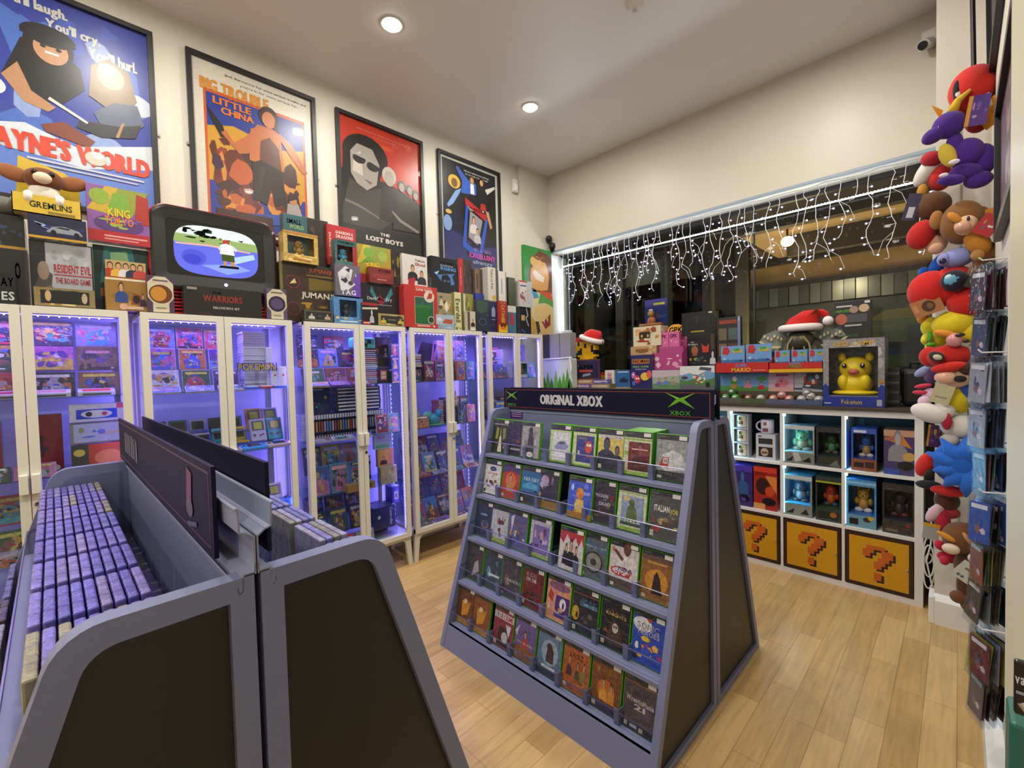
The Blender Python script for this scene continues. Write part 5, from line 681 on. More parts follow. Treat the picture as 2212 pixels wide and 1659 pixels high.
def rack(lab, loc, rz, W_, sgn):
    global HZ, A0, SH
    HZ, A0, OV = (-.055, .184, -.045) if sgn == 'fg' else (0, .165, .012); SH = [(z+HZ*(z/.965), i+1) for i, z in enumerate(SH0)]; z0_ = 1.205 if sgn != 'fg' else 1.165; hs = .123 if sgn != 'fg' else .136; g = .025 if sgn != 'fg' else .028
    t = thing('game_rack', lab, 'display rack', loc, rz, 'double sided blue-grey game racks')
    for s in (-1, 1): half(t, s, W_)
    m = MB()
    for s in (-1, 1):
        Q = lambda L: [(a, b+HZ) for a, b in L]; sheet(m, Q([(s*.002, 1.21), (s*.002, 1.262), (s*.012, 1.27), (s*.012, 1.296), (s*.016, 1.3)][:3]+[(s*.02, 1.272), (s*.021, 1.305), (s*.0245, 1.306)]), 0, W_, '8a90a8')
        sheet(m, Q([(s*.002, 1.225), (s*.003, 1.213), (s*.017, 1.213), (s*.0185, 1.19), (s*.023, 1.188), (s*.0245, 1.198)]), 0, W_, '8a90a8')
    m.build('metal_channel', t)
    for s in (-1, 1):
        ov_ = OV-.03*(s < 0 and sgn == 'fg'); b = MB().box(-.012, s*g, z0_, W_+ov_, s*(g+.006), z0_+hs, '15142c' if s < 0 or sgn == 'fg' else '17151c', 'board', .0005).build('sign_board', t); p = MB()
        F = (plane(-.012, -g-.006, z0_, W_+.012+ov_, 0, 0, 0, 0, hs, 0, -1, 0, .0001) if s < 0 else plane(W_+OV, g+.006, z0_, -W_-.012-OV, 0, 0, 0, 0, hs, 0, 1, 0, .0001))
        oc = '8a3c24' if sgn != 'fg' else '5a2430'
        bs = f'r .012 .9 .988 .925 {oc};r .012 .075 .988 .1 {oc};r .012 .075 .015 .925 {oc};r .985 .075 .988 .925 {oc};'
        if sgn == 'fg': bs += 'r .14 .3 .155 .74 9a98a8;r .17 .28 .178 .76 9a98a8;r .19 .3 .2 .74 9a98a8;r .215 .28 .23 .74 9a98a8;r .245 .3 .25 .74 9a98a8;r .265 .28 .28 .76 9a98a8;r .295 .3 .31 .72 9a98a8;r .325 .28 .33 .74 9a98a8;r .345 .28 .36 .72 9a98a8;p 7a2a34 .86 .25 .87 .85 .9 .8 .89 .3;e .88 .35 .02 .12 6a5a54;p 5a5c70 .86 .14 .92 .24 .92 .18 .87 .1'
        elif s < 0:
            bs += 'b ORIGINAL_XBOX .402 .5 .33 .44 c9c8cc;'
            for cx, q in ((.052, .8), (.885, 1)):
                e = lambda u, v: f'{cx+u*.055*q:.4f} {.62+v*.3*q:.4f}'
                bs += f'p 8cc63a {e(-1, 1)} {e(-.1, .1)} {e(0, 0)} {e(.15, .25)} {e(-.2, .45)};p 7ab82c {e(1, 1)} {e(.2, .45)} {e(-.15, .25)} {e(0, 0)} {e(.12, .08)};p 6aa82a {e(-.85, -.85)} {e(-.25, .2)} {e(0, .3)} {e(0, -.05)};p 6aa82a {e(.95, -.85)} {e(0, -.05)} {e(0, .3)} {e(.28, .2)};'
                bs += f't XBOX {cx:.3f} .2 {.075*q:.3f} {.15*q:.3f} 4a9a2c;'
        art(p, F, bs); p.build('lettering', b)
    return t
XR = rack('freestanding blue-grey rack headed by a dark sign with white and green lettering', (-1.912, 1.862, 0), 0, 1.205, 'xb')
FR = rack('foreground blue-grey rack seen from its end with dark side panels', (-.69-1.33, .171-.036, 0), .027, 1.33, 'fg')
SHF, AF = SH, A0; SH = [(z, i+1) for i, z in enumerate(SH0)]; A0 = .165; HZ = 0
if 1:
    m = MB().box(.03, -.0006, 0, .13, 0, .05, '4a2a7a', 'print'); art(m, plane(.03, -.0008, 0, .1, 0, 0, 0, 0, .05, 0, -1, 0, .0001), 'r .1 .72 .9 .8 c9a0b8;r .08 .5 .92 .58 c9a0b8;r .1 .26 .9 .34 c9a0b8;r 0 0 1 .04 9a4a6a;r 0 .96 1 1 9a4a6a'); o = m.build('notice_sticker', XR, (.0, -.021, 1.145)); o['label'] = 'purple printed notice sticker'
GRN = '4f9a1c'
def xcase(lab, x, y, z, cover, n, lean=.14, key='film', w_=.136, grp='front game cases on the lettered rack', rz=0, s=-1, sticker=True, top='2a2c2e'):
    """front case plus its n-1 duplicates behind, each a thing of its own"""
    d = .0145
    for i in range(n):
        t = thing('game_case', lab if i == 0 else f'{NTH(i)} green copy behind the '+' '.join(lab.split()[:9]).rstrip(','), 'game case', (x, y-s*i*d*1.03, z), rot=(-lean*(-s), 0, rz if s < 0 else PI+rz), group=grp if i == 0 else 'duplicate cases behind the front ones')
        MB().box(-w_/2, 0, 0, w_/2, d, .19, GRN, 'gloss', .0015).build('case', t)
        if i == 0:
            m = MB(); F = plane(-w_/2+.003, -.0003, .003, w_-.006, 0, 0, 0, 0, .184, 0, -1, 0, .0001); art(m, F, 'r 0 0 1 1 '+top+';'+cover+';r .04 .93 .3 .97 4a5a4a', key); m.build('cover', t)
            if sticker: MB().box(w_/2-.04, -.0022, .168, w_/2-.008, -.0014, .184, 'dcdad4', 'print').build('price_sticker', t)
def T_(c, art_): return art_
ROWS = [
 [('black game case with glowing yellow-green figure', 'n 7 4 .02 .02 .98 .86 1a2416,232e1c;p b9bc3c .46 .3 .5 .8 .56 .3;p 8f9a34 .18 .4 .26 .78 .4 .74 .34 .4;p 7a8a3a .66 .4 .62 .74 .8 .76 .82 .44;p d8dcb0 .36 .02 .46 .5 .56 .5 .62 .02;t ALIENS_vs_PREDATOR .5 .86 .88 .05 c9ccc0;f .74 .02 .22 .9 101410', 2, 0, 0),
  ('game case with murky red and blue cover half hidden by its neighbour', 'r .02 .02 .98 .88 2c2440;n 9 7 .02 .3 .98 .88 6a2a2a,3a2450,8a3a2c;r 0 0 1 .26 16161a;r .2 .14 .8 .2 9a9aa2', 1, -.02, 0), ('pale grey game case with a dark robed figure', 'r .02 .02 .98 .9 a6a3a4;n 8 2 .05 .3 .95 .88 b8b4b4,908c8e;p 3c3a40 .3 .02 .36 .5 .42 .74 .6 .74 .68 .5 .72 .02;e .5 .78 .1 .1 2e2c32;e .5 .1 .2 .07 d8d6d2;r .2 .32 .8 .36 6c6a70', 1, -.045, 0),
  ('white and green game case with a silver racing car', 'r 0 0 1 .86 b9cf9a;r .14 .06 .94 .8 d8dce2;p 8f93c0 .24 .4 .4 .56 .74 .58 .9 .44 .8 .36 .3 .34;p 5a5a78 .4 .5 .5 .55 .68 .55 .74 .5;r .2 .14 .85 .26 e8e8f0;r 0 0 1 .05 7fa83c', 3, 0, 0), ('white bordered game case with red cartoon creature', 'r 0 0 1 .86 c4d49c;r .16 .1 .94 .78 3a3f8c;t CRASH .42 .72 .4 .07 d8c03c;e .7 .5 .16 .16 c8502c;e .66 .55 .05 .04 f0f0e8;e .76 .55 .05 .04 f0f0e8;n 7 3 .2 .14 .9 .44 c0583a,2a3a6a,d8d0c0;r 0 0 1 .04 7fa83c', 2, 0, 0),
  ('yellow game case with two armoured men in goggles', 'r 0 .1 1 .86 d6c068;t COUNTER-STRIKE .5 .8 .9 .06 2c2c3a;r 0 .78 1 .86 d8d6d0;t COUNTER-STRIKE .5 .82 .9 .05 2c2c3a;f .36 .14 .66 1.1 23263a 4a4c5a 23263a;f .78 .12 .5 1 2a2e40 6a5c4c 23263a;r 0 0 1 .14 1c1e24;r .05 .04 .18 .14 c9c8b8', 2, 0, 0), ('white bordered game case with dark red portrait, thickest stack of copies', 'r 0 0 1 .86 c9d2b0;r 0 .8 1 .84 8fae4c;r .18 .1 .96 .76 6e2018;f .6 .1 .66 .9 4a1612 8a3a28 3a120e;r .3 .58 .88 .61 d8a89c;r 0 0 1 .08 8ab044;r .04 .44 .18 .54 8ab044', 11, -.01, 0),
  ('grey game case with white and red rally car 38', 'r 0 0 1 .88 8f9496;n 5 3 .02 .5 .98 .86 a8acac,7a8080;p c9cace .1 .3 .2 .56 .5 .66 .8 .6 .96 .4 .94 .26 .3 .2;p a8341f .1 .3 .2 .5 .42 .5 .4 .26;r .22 .36 .38 .48 d8d4cc;t 38 .3 .42 .12 .08 2a2a2a;r 0 0 1 .2 1e2022;t evoluzione .48 .16 .78 .06 b9bcb8;r .05 .04 .2 .1 b9b9b4', 1, .0, .0)],
 [('white game case with blue oval badge and row of cars', 'r 0 0 1 .86 d8d6d4;e .5 .74 .2 .07 2a3a7a;t Ford .5 .74 .22 .05 d8dae0;t RACING .5 .6 .6 .06 b84a3c;t 2 .5 .52 .08 .04 b84a3c;n 8 3 .08 .14 .92 .44 2a2a34,4a2a34,6a4a3a,3a3a4a;r .05 .04 .16 .12 2a2a2a', 2, 0, 0), ('orange and violet game case with a long-haired figure', 'p a83a20 0 0 1 0 1 .7 .5 .8 0 .7;p 4a3a7a 0 .7 .5 .8 1 .7 1 .9 0 .9;e .5 .5 .3 .24 d86a2c;f .5 .2 .5 .8 b8843c;t FABLE .52 .26 .7 .08 c9803a;r .05 .04 .18 .12 c9c4b4', 1, 0, 0), ('blue game case with tropical water cover', 'p 2a6a9a 0 .3 1 .3 1 .88 0 .88;p 4aa0c9 .1 .5 .5 .6 .9 .5 .9 .4 .1 .4;t FAR_CRY .52 .66 .78 .1 b9d0dc;n 8 4 .02 .02 .98 .4 1a3a44,2a6a7a,123038;r .05 .04 .18 .14 d8d6cc', 2, 0, 0),
  ('purple and gold game case with a striped hero, overlapped', 'n 9 8 .02 .1 .98 .88 7a6aa0,a88a5a,c0b0c8;e .3 .72 .2 .14 b09ac0;r 0 0 1 .2 8a6a24;e .5 .4 .2 .2 2a2440', 1, -.025, 0), ('bright blue game case with a golden tiger-like hero', 'r 0 0 1 .88 3a5ac8;n 8 3 .05 .4 .95 .88 8aa0f0,6a7ae0,c8d0ff;e .5 .6 .16 .14 d88a2c;p d8a02c .3 .1 .34 .46 .66 .46 .74 .1;e .5 .3 .2 .14 e0c060;r 0 0 1 .14 a8742c', 1, .03, 0), ('dark grey game case with pale ghostly title', 'r 0 0 1 .88 2e2a34;n 9 3 .05 .05 .95 .5 4a3a34,5a4a3a,3a2a2c;t THE .24 .66 .12 .03 b9b6bc;t HOUSE .5 .64 .44 .08 b9b6bc;r .78 .56 .92 .68 7a1c20;t OF .6 .56 .12 .04 b9b6bc;t DEAD .6 .46 .44 .08 b9b6bc;r .06 .03 .18 .12 c9c4bc', 2, 0, 0),
  ('white and green bordered game case with armoured soldier', 'r 0 0 1 .86 ccd4b4;r 0 .82 1 .84 8fae4c;r .12 .12 .92 .76 8a9ab8;e .3 .7 .1 .06 d8b87a;p 5a6a3a .3 .2 .34 .5 .5 .62 .66 .5 .72 .2;e .5 .62 .1 .08 4a5a34;t HALO .58 .22 .6 .07 c9d0c4;r .12 .12 .92 .18 3a4a3a;r 0 0 1 .08 7fa83c;r .04 .04 .14 .12 d8d6d0', 3, 0, 0), ('grey game case with white and yellow title', 'r 0 0 1 .9 4a4a48;n 12 3 .02 .08 .98 .5 8a7a44,b09a6a,5a4434,7a3a2c;t ITALIAN .4 .64 .5 .13 dcdcd8;t JOB .79 .6 .24 .13 c9b82c;p 9a3a34 .1 .2 .3 .3 .4 .2 .3 .12;r .06 .04 .18 .16 c9c8c0', 2, 0, 0)],
 [('dark blue game case with small pale ring', 'r 0 0 1 .9 27345a;n 6 2 .05 .1 .95 .85 2f4270,1e2a4a;e .6 .36 .22 .12 8a6a5a;e .6 .38 .16 .09 33467a;r .3 .6 .7 .66 7a8ab0', 1, 0, 0), ('white edged game case with brown cover, overlapped', 'r 0 0 1 .88 b9bcc4;n 8 6 .2 .1 .9 .8 6a3a34,8a5a3a,4a2a2c;r 0 0 1 .1 8fae4c', 1, -.02, 0), ('game case with orange arched title and cartoon animals', 'r 0 0 1 .88 5a5a90;t MADAGASCAR .5 .66 .84 .12 c98a4a;n 12 3 .05 .05 .95 .55 8a6a4a,c8c0c8,4a4a6a,b08a5a;p c8c8e8 .1 .8 .3 .9 .2 .4', 2, -.03, 0),
  ('silver wrapped game case with violet picture', 'r 0 0 1 .9 b9b6cc;r .14 .1 .9 .8 7a6aa8;n 9 3 .16 .12 .88 .78 b8b0d8,5a3a6a,c8a0a8;r 0 0 1 .08 8fae4c', 1, -.02, 0), ('white game case with red skyline and men in black', 'r 0 0 1 .88 d2ced0;p b0343c 0 .9 1 .9 1 .6 .9 .8 .8 .6 .66 .8 .5 .62 .3 .84 .16 .6 0 .7;f .3 .12 .5 .6 1c1a20;f .5 .1 .64 .6 1a181c;f .72 .12 .5 .6 201e24;t MAFIA .5 .4 .6 .09 2a2a2e', 1, .03, 0), ('teal and grey game case with spoked wheel', 'r 0 0 1 .88 5a6466;e .5 .36 .36 .24 2c2c2c;e .5 .36 .3 .2 8a8a80;e .5 .36 .12 .08 3a3a38;p 4a6a8a .02 .74 .98 .6 .98 .7 .02 .84;t Underground .5 .7 .86 .08 b9d4e0;r .06 .02 .18 .1 d8d8d0', 2, 0, 0),
  ('white game case with basketball player and red title', 'r 0 0 1 .88 cfc8c4;f .6 .3 .8 .9 d8d4d0 6a4028 1a1210;p 6a4028 .1 .78 .2 .82 .5 .64 .44 .58;e .1 .8 .06 .05 c0703a;r 0 0 1 .2 5a4a44;e .42 .36 .36 .1 c8323c;e .42 .36 .3 .075 d8d0cc;t NBA .58 .42 .5 .09 2c3a7a;t 2K6 .48 .31 .5 .1 a82430;r .08 .03 .2 .1 d8d6d0', 2, 0, 0), ('golden brown game case with rider silhouette', 'r 0 .8 1 .9 6a4a3a;r 0 0 1 .8 8a5c2a;e .5 .4 .36 .24 c98a2a;p 2a1a12 .36 .14 .42 .5 .5 .6 .62 .46 .7 .14;r .2 .74 .8 .78 c09a4a;r .06 .03 .18 .1 c9c4b4', 2, 0, 0)],
 [('dark grey game case with pale dragon swirl', 'r 0 0 1 .9 3a3a42;p a8a4a8 .4 .1 .5 .5 .7 .6 .8 .3 .6 .2;n 5 2 .05 .6 .95 .88 7a2a30,2a2a30', 1, 0, 0), ('blue-green game case with icy armoured figures', 'r 0 0 1 .9 26404e;n 9 5 .05 .1 .95 .85 4a8a9a,2a5a6a,8ac0c8;r .3 .34 .9 .4 c9dce0', 1, 0, 0), ('brown and blue game case with soldiers, overlapped', 'r 0 0 1 .9 3c3a4a;n 9 5 .05 .1 .95 .85 6a5a5a,4a4a6a,8a7a6a;t RAINBOW_SIX_3 .6 .44 .76 .07 b9b4b0;r .05 .04 .16 .12 a8a49c', 1, -.01, 0),
  ('red game case with white stencil title', 'r 0 0 1 .9 6a1c1e;t RIDE .4 .8 .5 .1 d0ccc8;t OR_DIE .4 .68 .5 .09 d0ccc8;n 10 6 .05 .06 .95 .5 3a2420,8a3a24,1c1618;r .04 .06 .16 .16 d0ccc4', 1, -.01, 0), ('orange and purple game case with a big white-eyed cartoon face', 'r 0 0 1 .9 d89a78;e .5 .8 .46 .1 8a5a8a;t SONIC .44 .81 .66 .1 e0b82c;p 4a2a7a .35 .1 .4 .6 .98 .6 .98 .1;e .7 .42 .14 .14 e8e4ec;e .72 .4 .04 .08 1a1420;e .62 .28 .1 .05 d8a070;p b03a34 .05 .5 .14 .7 .3 .6 .26 .4;n 7 3 .05 .05 .6 .4 b0b0b8,d8a050,e0dcdc', 4, 0, 0), ('dark blue game case with armoured troopers and blue title', 'r 0 0 1 .9 20242c;t REPUBLIC .6 .72 .6 .08 7ab0d8;t COMMANDO .62 .64 .66 .08 7ab0d8;e .14 .4 .14 .16 c9a02c;n 9 3 .1 .1 .9 .5 2a2c30,5a5a58,3a3020;r 0 .84 1 .855 b0642c;r .05 .04 .18 .14 c9c4b4', 2, 0, 0),
  ('black game case with masked hooded face', 'r 0 0 1 .9 1e1c20;t STAR_WARS .5 .76 .6 .03 c9a83c;t KNIGHTS .52 .7 .7 .07 c9a45a;p 4a3420 .2 .1 .34 .5 .5 .6 .68 .5 .82 .1;e .52 .44 .1 .1 c9c4bc;e .48 .46 .025 .03 1a1414;e .56 .46 .025 .03 1a1414;p 8a5a24 .1 .3 .2 .4 .3 .3;r .05 .05 .18 .14 c9c4b4', 2, 0, 0), ('blue, white and red cartoon game case with grey outlined title', 'r 0 0 1 .9 2a4ab0;e .3 .76 .3 .14 e0e4ec;t SONIC .48 .74 .66 .12 9a9ca8;t HEROES .5 .62 .66 .11 a8aab4;p c8502c .4 .9 .5 .82 .6 .9;e .42 .5 .14 .05 e0b82c;n 12 3 .05 .04 .95 .46 2a44a8,c83a2c,e0b050,e6e6ea,d89a3c;p 2a4ab8 .3 .04 .4 .4 .6 .3 .56 .04;r .05 .06 .18 .16 2a2420', 3, 0, 0)],
 [('dark game case with golden winged creature', 'r 0 0 1 .9 6a3a1e;n 6 2 .05 .5 .95 .88 8a4a24,5a2a14;p d89a2c .3 .2 .26 .6 .5 .7 .66 .6 .8 .66 .66 .3;e .46 .62 .1 .06 e8d8b0;r 0 0 1 .14 b8862c', 2, 0, 0), ('orange wrapped game case with golden winged creature, overlapped', 'r 0 0 1 .9 8a4a24;p d89a2c .3 .2 .26 .6 .5 .7 .66 .6 .8 .66 .66 .3;e .46 .62 .1 .06 e8d8b0;r 0 0 1 .14 b8862c;n 5 2 .05 .7 .95 .88 a8602c,6a3a1c', 1, -.02, 0), ('red and black game case with white and red crime title', 'r 0 0 1 .9 8a2a3a;r 0 .68 1 .84 d8d4d4;t TRUE .24 .76 .4 .12 1c1a1e;t CRIME .72 .76 .48 .12 b02434;p 2a1a20 .2 .05 .3 .5 .8 .5 .9 .05;e .6 .26 .16 .14 cfcad0;p e0dce2 .6 .6 .9 .6 .8 .3;r .05 .04 .2 .14 c9c4bc', 2, .0, 0),
  ('violet game case with a red-haired skater', 'r 0 0 1 .9 6a5a98;r 0 0 1 .3 8a5a34;f .5 .3 .4 .8 b83a34;t PRO_SKATER .5 .4 .7 .05 c9c6c0;p c8c8e8 0 .6 .2 .8 .1 .5;r .05 .05 .18 .12 9a98a8', 1, 0, 0), ('pale blue game case with a furry creature in snow', 'r 0 0 1 .9 5f7c9c;e .52 .52 .36 .28 9ab4cc;p 3a2c28 .36 .3 .42 .62 .56 .7 .68 .58 .7 .3;e .5 .64 .12 .09 3a2c28;r 0 0 1 .18 26344a;r .2 .16 .8 .22 c9d0dc', 3, .0, 0), ('orange game case with three cartoon people', 'r 0 0 1 .9 b0602c;t URBZ .5 .76 .5 .11 3a2a1c;f .24 .3 .44 .5 4a2a2c;f .56 .26 .4 .5 3a4a3a;f .8 .3 .4 .5 8a7a4a;n 6 2 .1 .04 .9 .3 d8b03c,c9c4a8,8a4a2c;r .05 .05 .18 .13 d0ccc0', 2, 0, 0),
  ('orange and purple game case with glowing puppet figure', 'r 0 0 1 .9 7a4a24;t Voodoo .5 .78 .74 .12 d8b03c;e .5 .4 .3 .22 c9702a;f .42 .2 .44 .6 e0a03c;f .68 .2 .4 .6 d88a2c;r 0 0 1 .18 3c2c4a;r .05 .04 .18 .12 d0ccc0', 2, 0, 0), ('grey and purple game case with white wrestling title', 'r 0 0 1 .9 4a424a;n 8 4 .05 .3 .95 .86 5a4a6a,6a5a64,3c343e;t WrestleMania .5 .56 .84 .1 c9c4c4;t 21 .5 .44 .34 .1 c9c4c4;r 0 .86 1 .875 b0642c;r 0 0 1 .14 222838;r .06 .03 .16 .11 c9c8c4;r .24 .04 .46 .1 a8b0c8;r .52 .02 .64 .1 b9b094', 2, 0, 0)]]
RW = ['top', 'second', 'third', 'fourth', 'bottom']
for ri, rw in enumerate(ROWS):
    z = SH[ri][0]; st = (1.205-.056)/8; yy = 1.862-(yf(z)-.05)
    for j, (lab, cov, n, dx, dy) in enumerate(rw):
        x = -1.912+.028+st*(j+.5)-.004+dx
        xcase(f'{lab}, {RW[ri]} shelf', x, yy-(.012 if dx > .02 or dx < -.04 else 0)+dy, z+.0035, cov, n, lean=.2 if ri else .16, sticker=not (dx < 0 and j in (1,)))
# stacks on the far side and on the foreground rack, seen from above
RG = random.Random(9); SL = ['7f78d8', '6a66cc', '8a80d0', '6f6ad4', '5c58b8', '9088c8', '7670d0', '8078c0', '9a9478', '6660c0']  # sleeve colours have the violet of the LED light put into them
def topstack(R0, s, lvl, cols_n, depth_n, name, cmap, x_off=.028, W_=1.33, start=0):
    global A0
    A0 = AF; z = SHF[lvl][0]; st = (W_-.056)/8; d = .0145; ma = Matrix.Rotation(R0.rotation_euler[2], 4, 'Z'); base = Vector(R0.location)
    for j in range(start, cols_n):
        for i in range(depth_n):
            x = x_off+st*(j+.5); y = s*(yf(z)-.052-i*d*1.03); c = cmap(j, i)
            p = base+ma@Vector((x, y, z+.001+base.z*0)); m = MB().box(-.068, -d*.45, 0, .068, d*.45, .19, c, 'film', .003)
            tag(m.build('sleeved_case', None, tuple(p), rot=(-.0, 0, R0.rotation_euler[2])), f'{cname(c)} sleeved case {NTH(i)} from front, {ORD[j]} slot from far end, {name}', 'game case', f'sleeved cases, {name}')
topstack(FR, -1, 0, 8, 9, 'top foreground shelf', lambda j, i: RG.choice(SL))
topstack(FR, 1, 0, 8, 4, 'far foreground shelf', lambda j, i: RG.choice(['7c80c8', '8a8878', '6a6eb0', '9a9ab8']))
topstack(FR, -1, 1, 8, 1, 'second foreground shelf', lambda j, i: RG.choice(['2a2c5a', '6a6aa8', '9a98b8', '4a3a5a']))
topstack(FR, -1, 2, 8, 1, 'third foreground shelf', lambda j, i: RG.choice(['2a2c5a', '6a6aa8', '9a98b8', '4a3a5a']))
# ================= white cube shelving =================
KW = 'dcdad4'; t = thing('cube_shelf_unit', 'white cube shelf unit with lit upper cubes under the window counter', 'shelf unit', (0, 3.422, 0)); D = .39
XS = [-1.582, -1.541, -1.197, -.854, -.512, -.178, -.14]
MB().box(-.178, 0, 0, -.14, D, 1.09, KW, 'paint').build('side_board', t); MB().box(-1.58, 0, 0, -1.541, D, 1.09, KW, 'paint').build('side_board', t)
MB().box(-1.58, 0, 1.09, -.14, D, 1.128, KW, 'paint').build('top_board', t); MB().box(-1.541, 0, 0, -.178, D, .036, KW, 'paint').build('bottom_board', t)
for x in (-.512, -.854, -1.197): MB().box(x-.008, .001, .036, x+.008, D, 1.09, KW, 'paint').build('divider', t)
for z in (.376, .733): MB().box(-1.541, .002, z, -.178, D, z+.018, KW, 'paint').build('shelf_board', t)
MB().box(-1.541, D-.004, .036, -.178, D, 1.09, '23474e', 'satin').build('back_board', t)
cells = [(-1.541, -1.205), (-1.189, -.862), (-.846, -.52), (-.504, -.178)]
for a, b in cells:
    d = MB().box(a+.004, -.002, .04, b-.004, .016, .372, '3a1e14', 'print', .001).build('door', t); w_ = b-a-.008
    m = MB(); F = plane(a+.004, -.0026, .04, w_, 0, 0, 0, 0, .332, 0, -1, 0, .0001); art(m, F, 'r 0 0 1 1 331a12;r .06 .065 .94 .935 d39a18'); QM = ['.XXXXX..', 'XXX..XXX', 'XX...XXX', '....XXX.', '...XXX..', '...XX...', '........', '...XX...', '...XX...'];
    for cc, ox, oy, l_ in (('331a12', .04, -.035, 5), ('c8601f', 0, 0, 7)):
        for r_, line in enumerate(QM):
            for c_, ch_ in enumerate(line):
                if ch_ == 'X': u0, v0 = .27+c_*.056+ox, .8-r_*.07+oy; m.poly([F(u0, v0-.07, l_), F(u0+.0565, v0-.07, l_), F(u0+.0565, v0, l_), F(u0, v0, l_)], cc)
    pass; o = m.build('question_mark_print', d); MB().ball((b-.03, -.008, .2), .006, 'b9b6b0', 'metal', 10, 6).build('knob', d)
    for z0, z1 in ((.394, .733), (.751, 1.09)): m = MB().box(a, .02, z0+.01, a+.004, .028, z1-.008, (.45, .8, 1), 'glow2.5'); m.box(a, .02, z1-.02, a+.012, .03, z1-.004, (.6, .9, 1), 'glow10'); m.build('led_strip', t)
t = thing('window_counter', 'long dark wooden counter along the window', 'counter', (0, 0, 0))
MB().box(-3.2, 3.405, 1.1285, -.1, 3.985, 1.148, '4a3c2e', 'wood', .002).build('counter_top', t); MB().box(-3.19, 3.43, 0, -1.6, 3.98, 1.128, 'cfccc4', 'paint').build('counter_base', t)
t2 = MB().box(-3.19, 3.5, 1.1485, -1.36, 3.98, 1.236, 'b99a6c', 'wood', .002); tag(t2.build('wooden_riser', None), 'pale wooden riser on the left part of the window counter', 'riser')
def kbox(k, lab, col, sp, fig, d=.2, h=None, x=None, wd=None, win=(.08, .28, .92, .86), side=None, nm='figure_box', grp='boxed figures in the lit cubes'):
    Y, X, w_, z, hh = T[k]; zc = .7515 if z > .6 else .3945
    m = boxitem(nm, lab, 'boxed figure', (X if x is None else x, Y, zc), (wd or w_), d, (h or hh)-.004, col, sp, face='y', group=grp, window=win, fig=fig, side=side)
kbox('k_1', 'white and grey window box with green large-eared creature, middle upper cube', '9aa09c', 'r 0 .9 1 1 c9ccc9;r 0 0 1 .28 7a7c74;p b9b6aa .3 .3 .5 .3 .6 .1 .4 .05;p 2a2a28 .1 .06 .35 .2 .3 .06;p 23231f .6 .06 .85 .2 .9 .06', fig1(('6a8a5a', '8a7a5a', '6a6a5a'), ears=1), win=(.08, .3, .95, .9), side='8fb0c0')
kbox('k_2', 'dark green window box with armoured helmeted figure, middle upper cube', '16201c', 'r .1 .1 .9 .24 3a3a2c;p 6a6a58 .5 .04 .8 .2 .9 .02', fig1(('3c5a3c', '5a8a6a', '4a4a3c')), side='1c2a30')
kbox('k_3', 'bright blue window box with blue and cream figure in white shoes, right upper cube', '1f56c0', 'r 0 0 1 .28 8a5034;r .1 .08 .5 .2 2a2420;r .55 .08 .9 .22 3a2a2a;r .1 .9 .6 .96 d8e0f0', fig1(('2c6ad0', 'c9a070', 'e0e4ea'), ears=1), win=(.08, .28, .94, .88), side='1a3a90')
kbox('k_4', 'tan topped box with grey creature and game controller picture, right upper cube', '4a3a6a', 'r 0 .86 1 1 d0a080;p c9803a 0 .8 .3 .88 .6 .88 .9 .6;r .04 .76 .5 .84 b0684a;f .45 .3 .7 .9 8a8a90 b0a8a8 8a8480;e .7 .22 .26 .1 1a1a1c;e .8 .42 .2 .1 c9a058;r 0 0 .5 .14 3a50a0', None, win=None, side='a8806a', nm='figure_box')
kbox('k_5', 'purple box with dragon-like figure and controller picture, left lower cube', '3a2a70', 'r 0 .86 1 1 5a3ab0;f .5 .3 .6 1 3a5a8a 4a6aa0 2a3a6a;e .6 .2 .26 .09 16141c;n 5 4 .4 .02 .96 .3 6a3ab0,2a8a5a', None, win=None, side='5a3ac0')
kbox('k_6', 'red box with orange creature and black controller picture, left lower cube', 'a82c1e', 'r 0 .88 1 1 d8442c;r .06 .8 .6 .88 8a2018;p d8843c .5 .8 1 .8 1 .4;e .4 .55 .3 .2 3a1c1c;e .7 .44 .2 .12 c84a2c;e .66 .2 .3 .09 18161a;r 0 0 .5 .14 d89a5a', None, win=None, side='b83020')
kbox('k_7', 'white and black window box with dark armoured figure, middle lower cube', '8a8e8c', 'r 0 .9 1 1 c0ccd4;r 0 0 1 .26 8a8a80;p 2a2a28 .1 .05 .4 .18 .35 .05;p 2c2c28 .6 .06 .8 .2 .9 .06', fig1(('3a3c40', '6a6c70', '2a2c30')), win=(.06, .28, .94, .88), side='4a9ac0')
kbox('k_8', 'green and yellow window box with orange figure in blue shoes, middle lower cube', '1c3024', 'r 0 .86 1 .9 a8b030;r .1 .06 .9 .22 23281e;e .7 .16 .14 .06 a8602c', fig1(('c8481c', 'd0602a', '24405a')), win=(.06, .28, .94, .86), side='2a4a2a')
kbox('k_9', 'light blue window box with yellow figure in white shoes, right lower cube', '4a9ac8', 'r 0 0 1 .26 6a9ab0;r .1 .05 .4 .18 1c1a18;e .7 .18 .14 .05 3a2a24;e .82 .24 .1 .07 c9a83a;r 0 .9 1 .96 8ac0e8', fig1(('c9a02c', 'd0a050', 'e0e4ea'), ears=1), win=(.06, .26, .94, .86), side='2a70c0')
kbox('k_10', 'black window box with dark crouching figure, right lower cube', '1c1718', 'r .1 .12 .9 .14 5a3a34;r .1 .04 .5 .1 6a6048;e .8 .2 .06 .04 8a3024', fig1(('2a2428', '3a3034', '5a2420')), win=(.06, .28, .94, .86), side='1a2440')
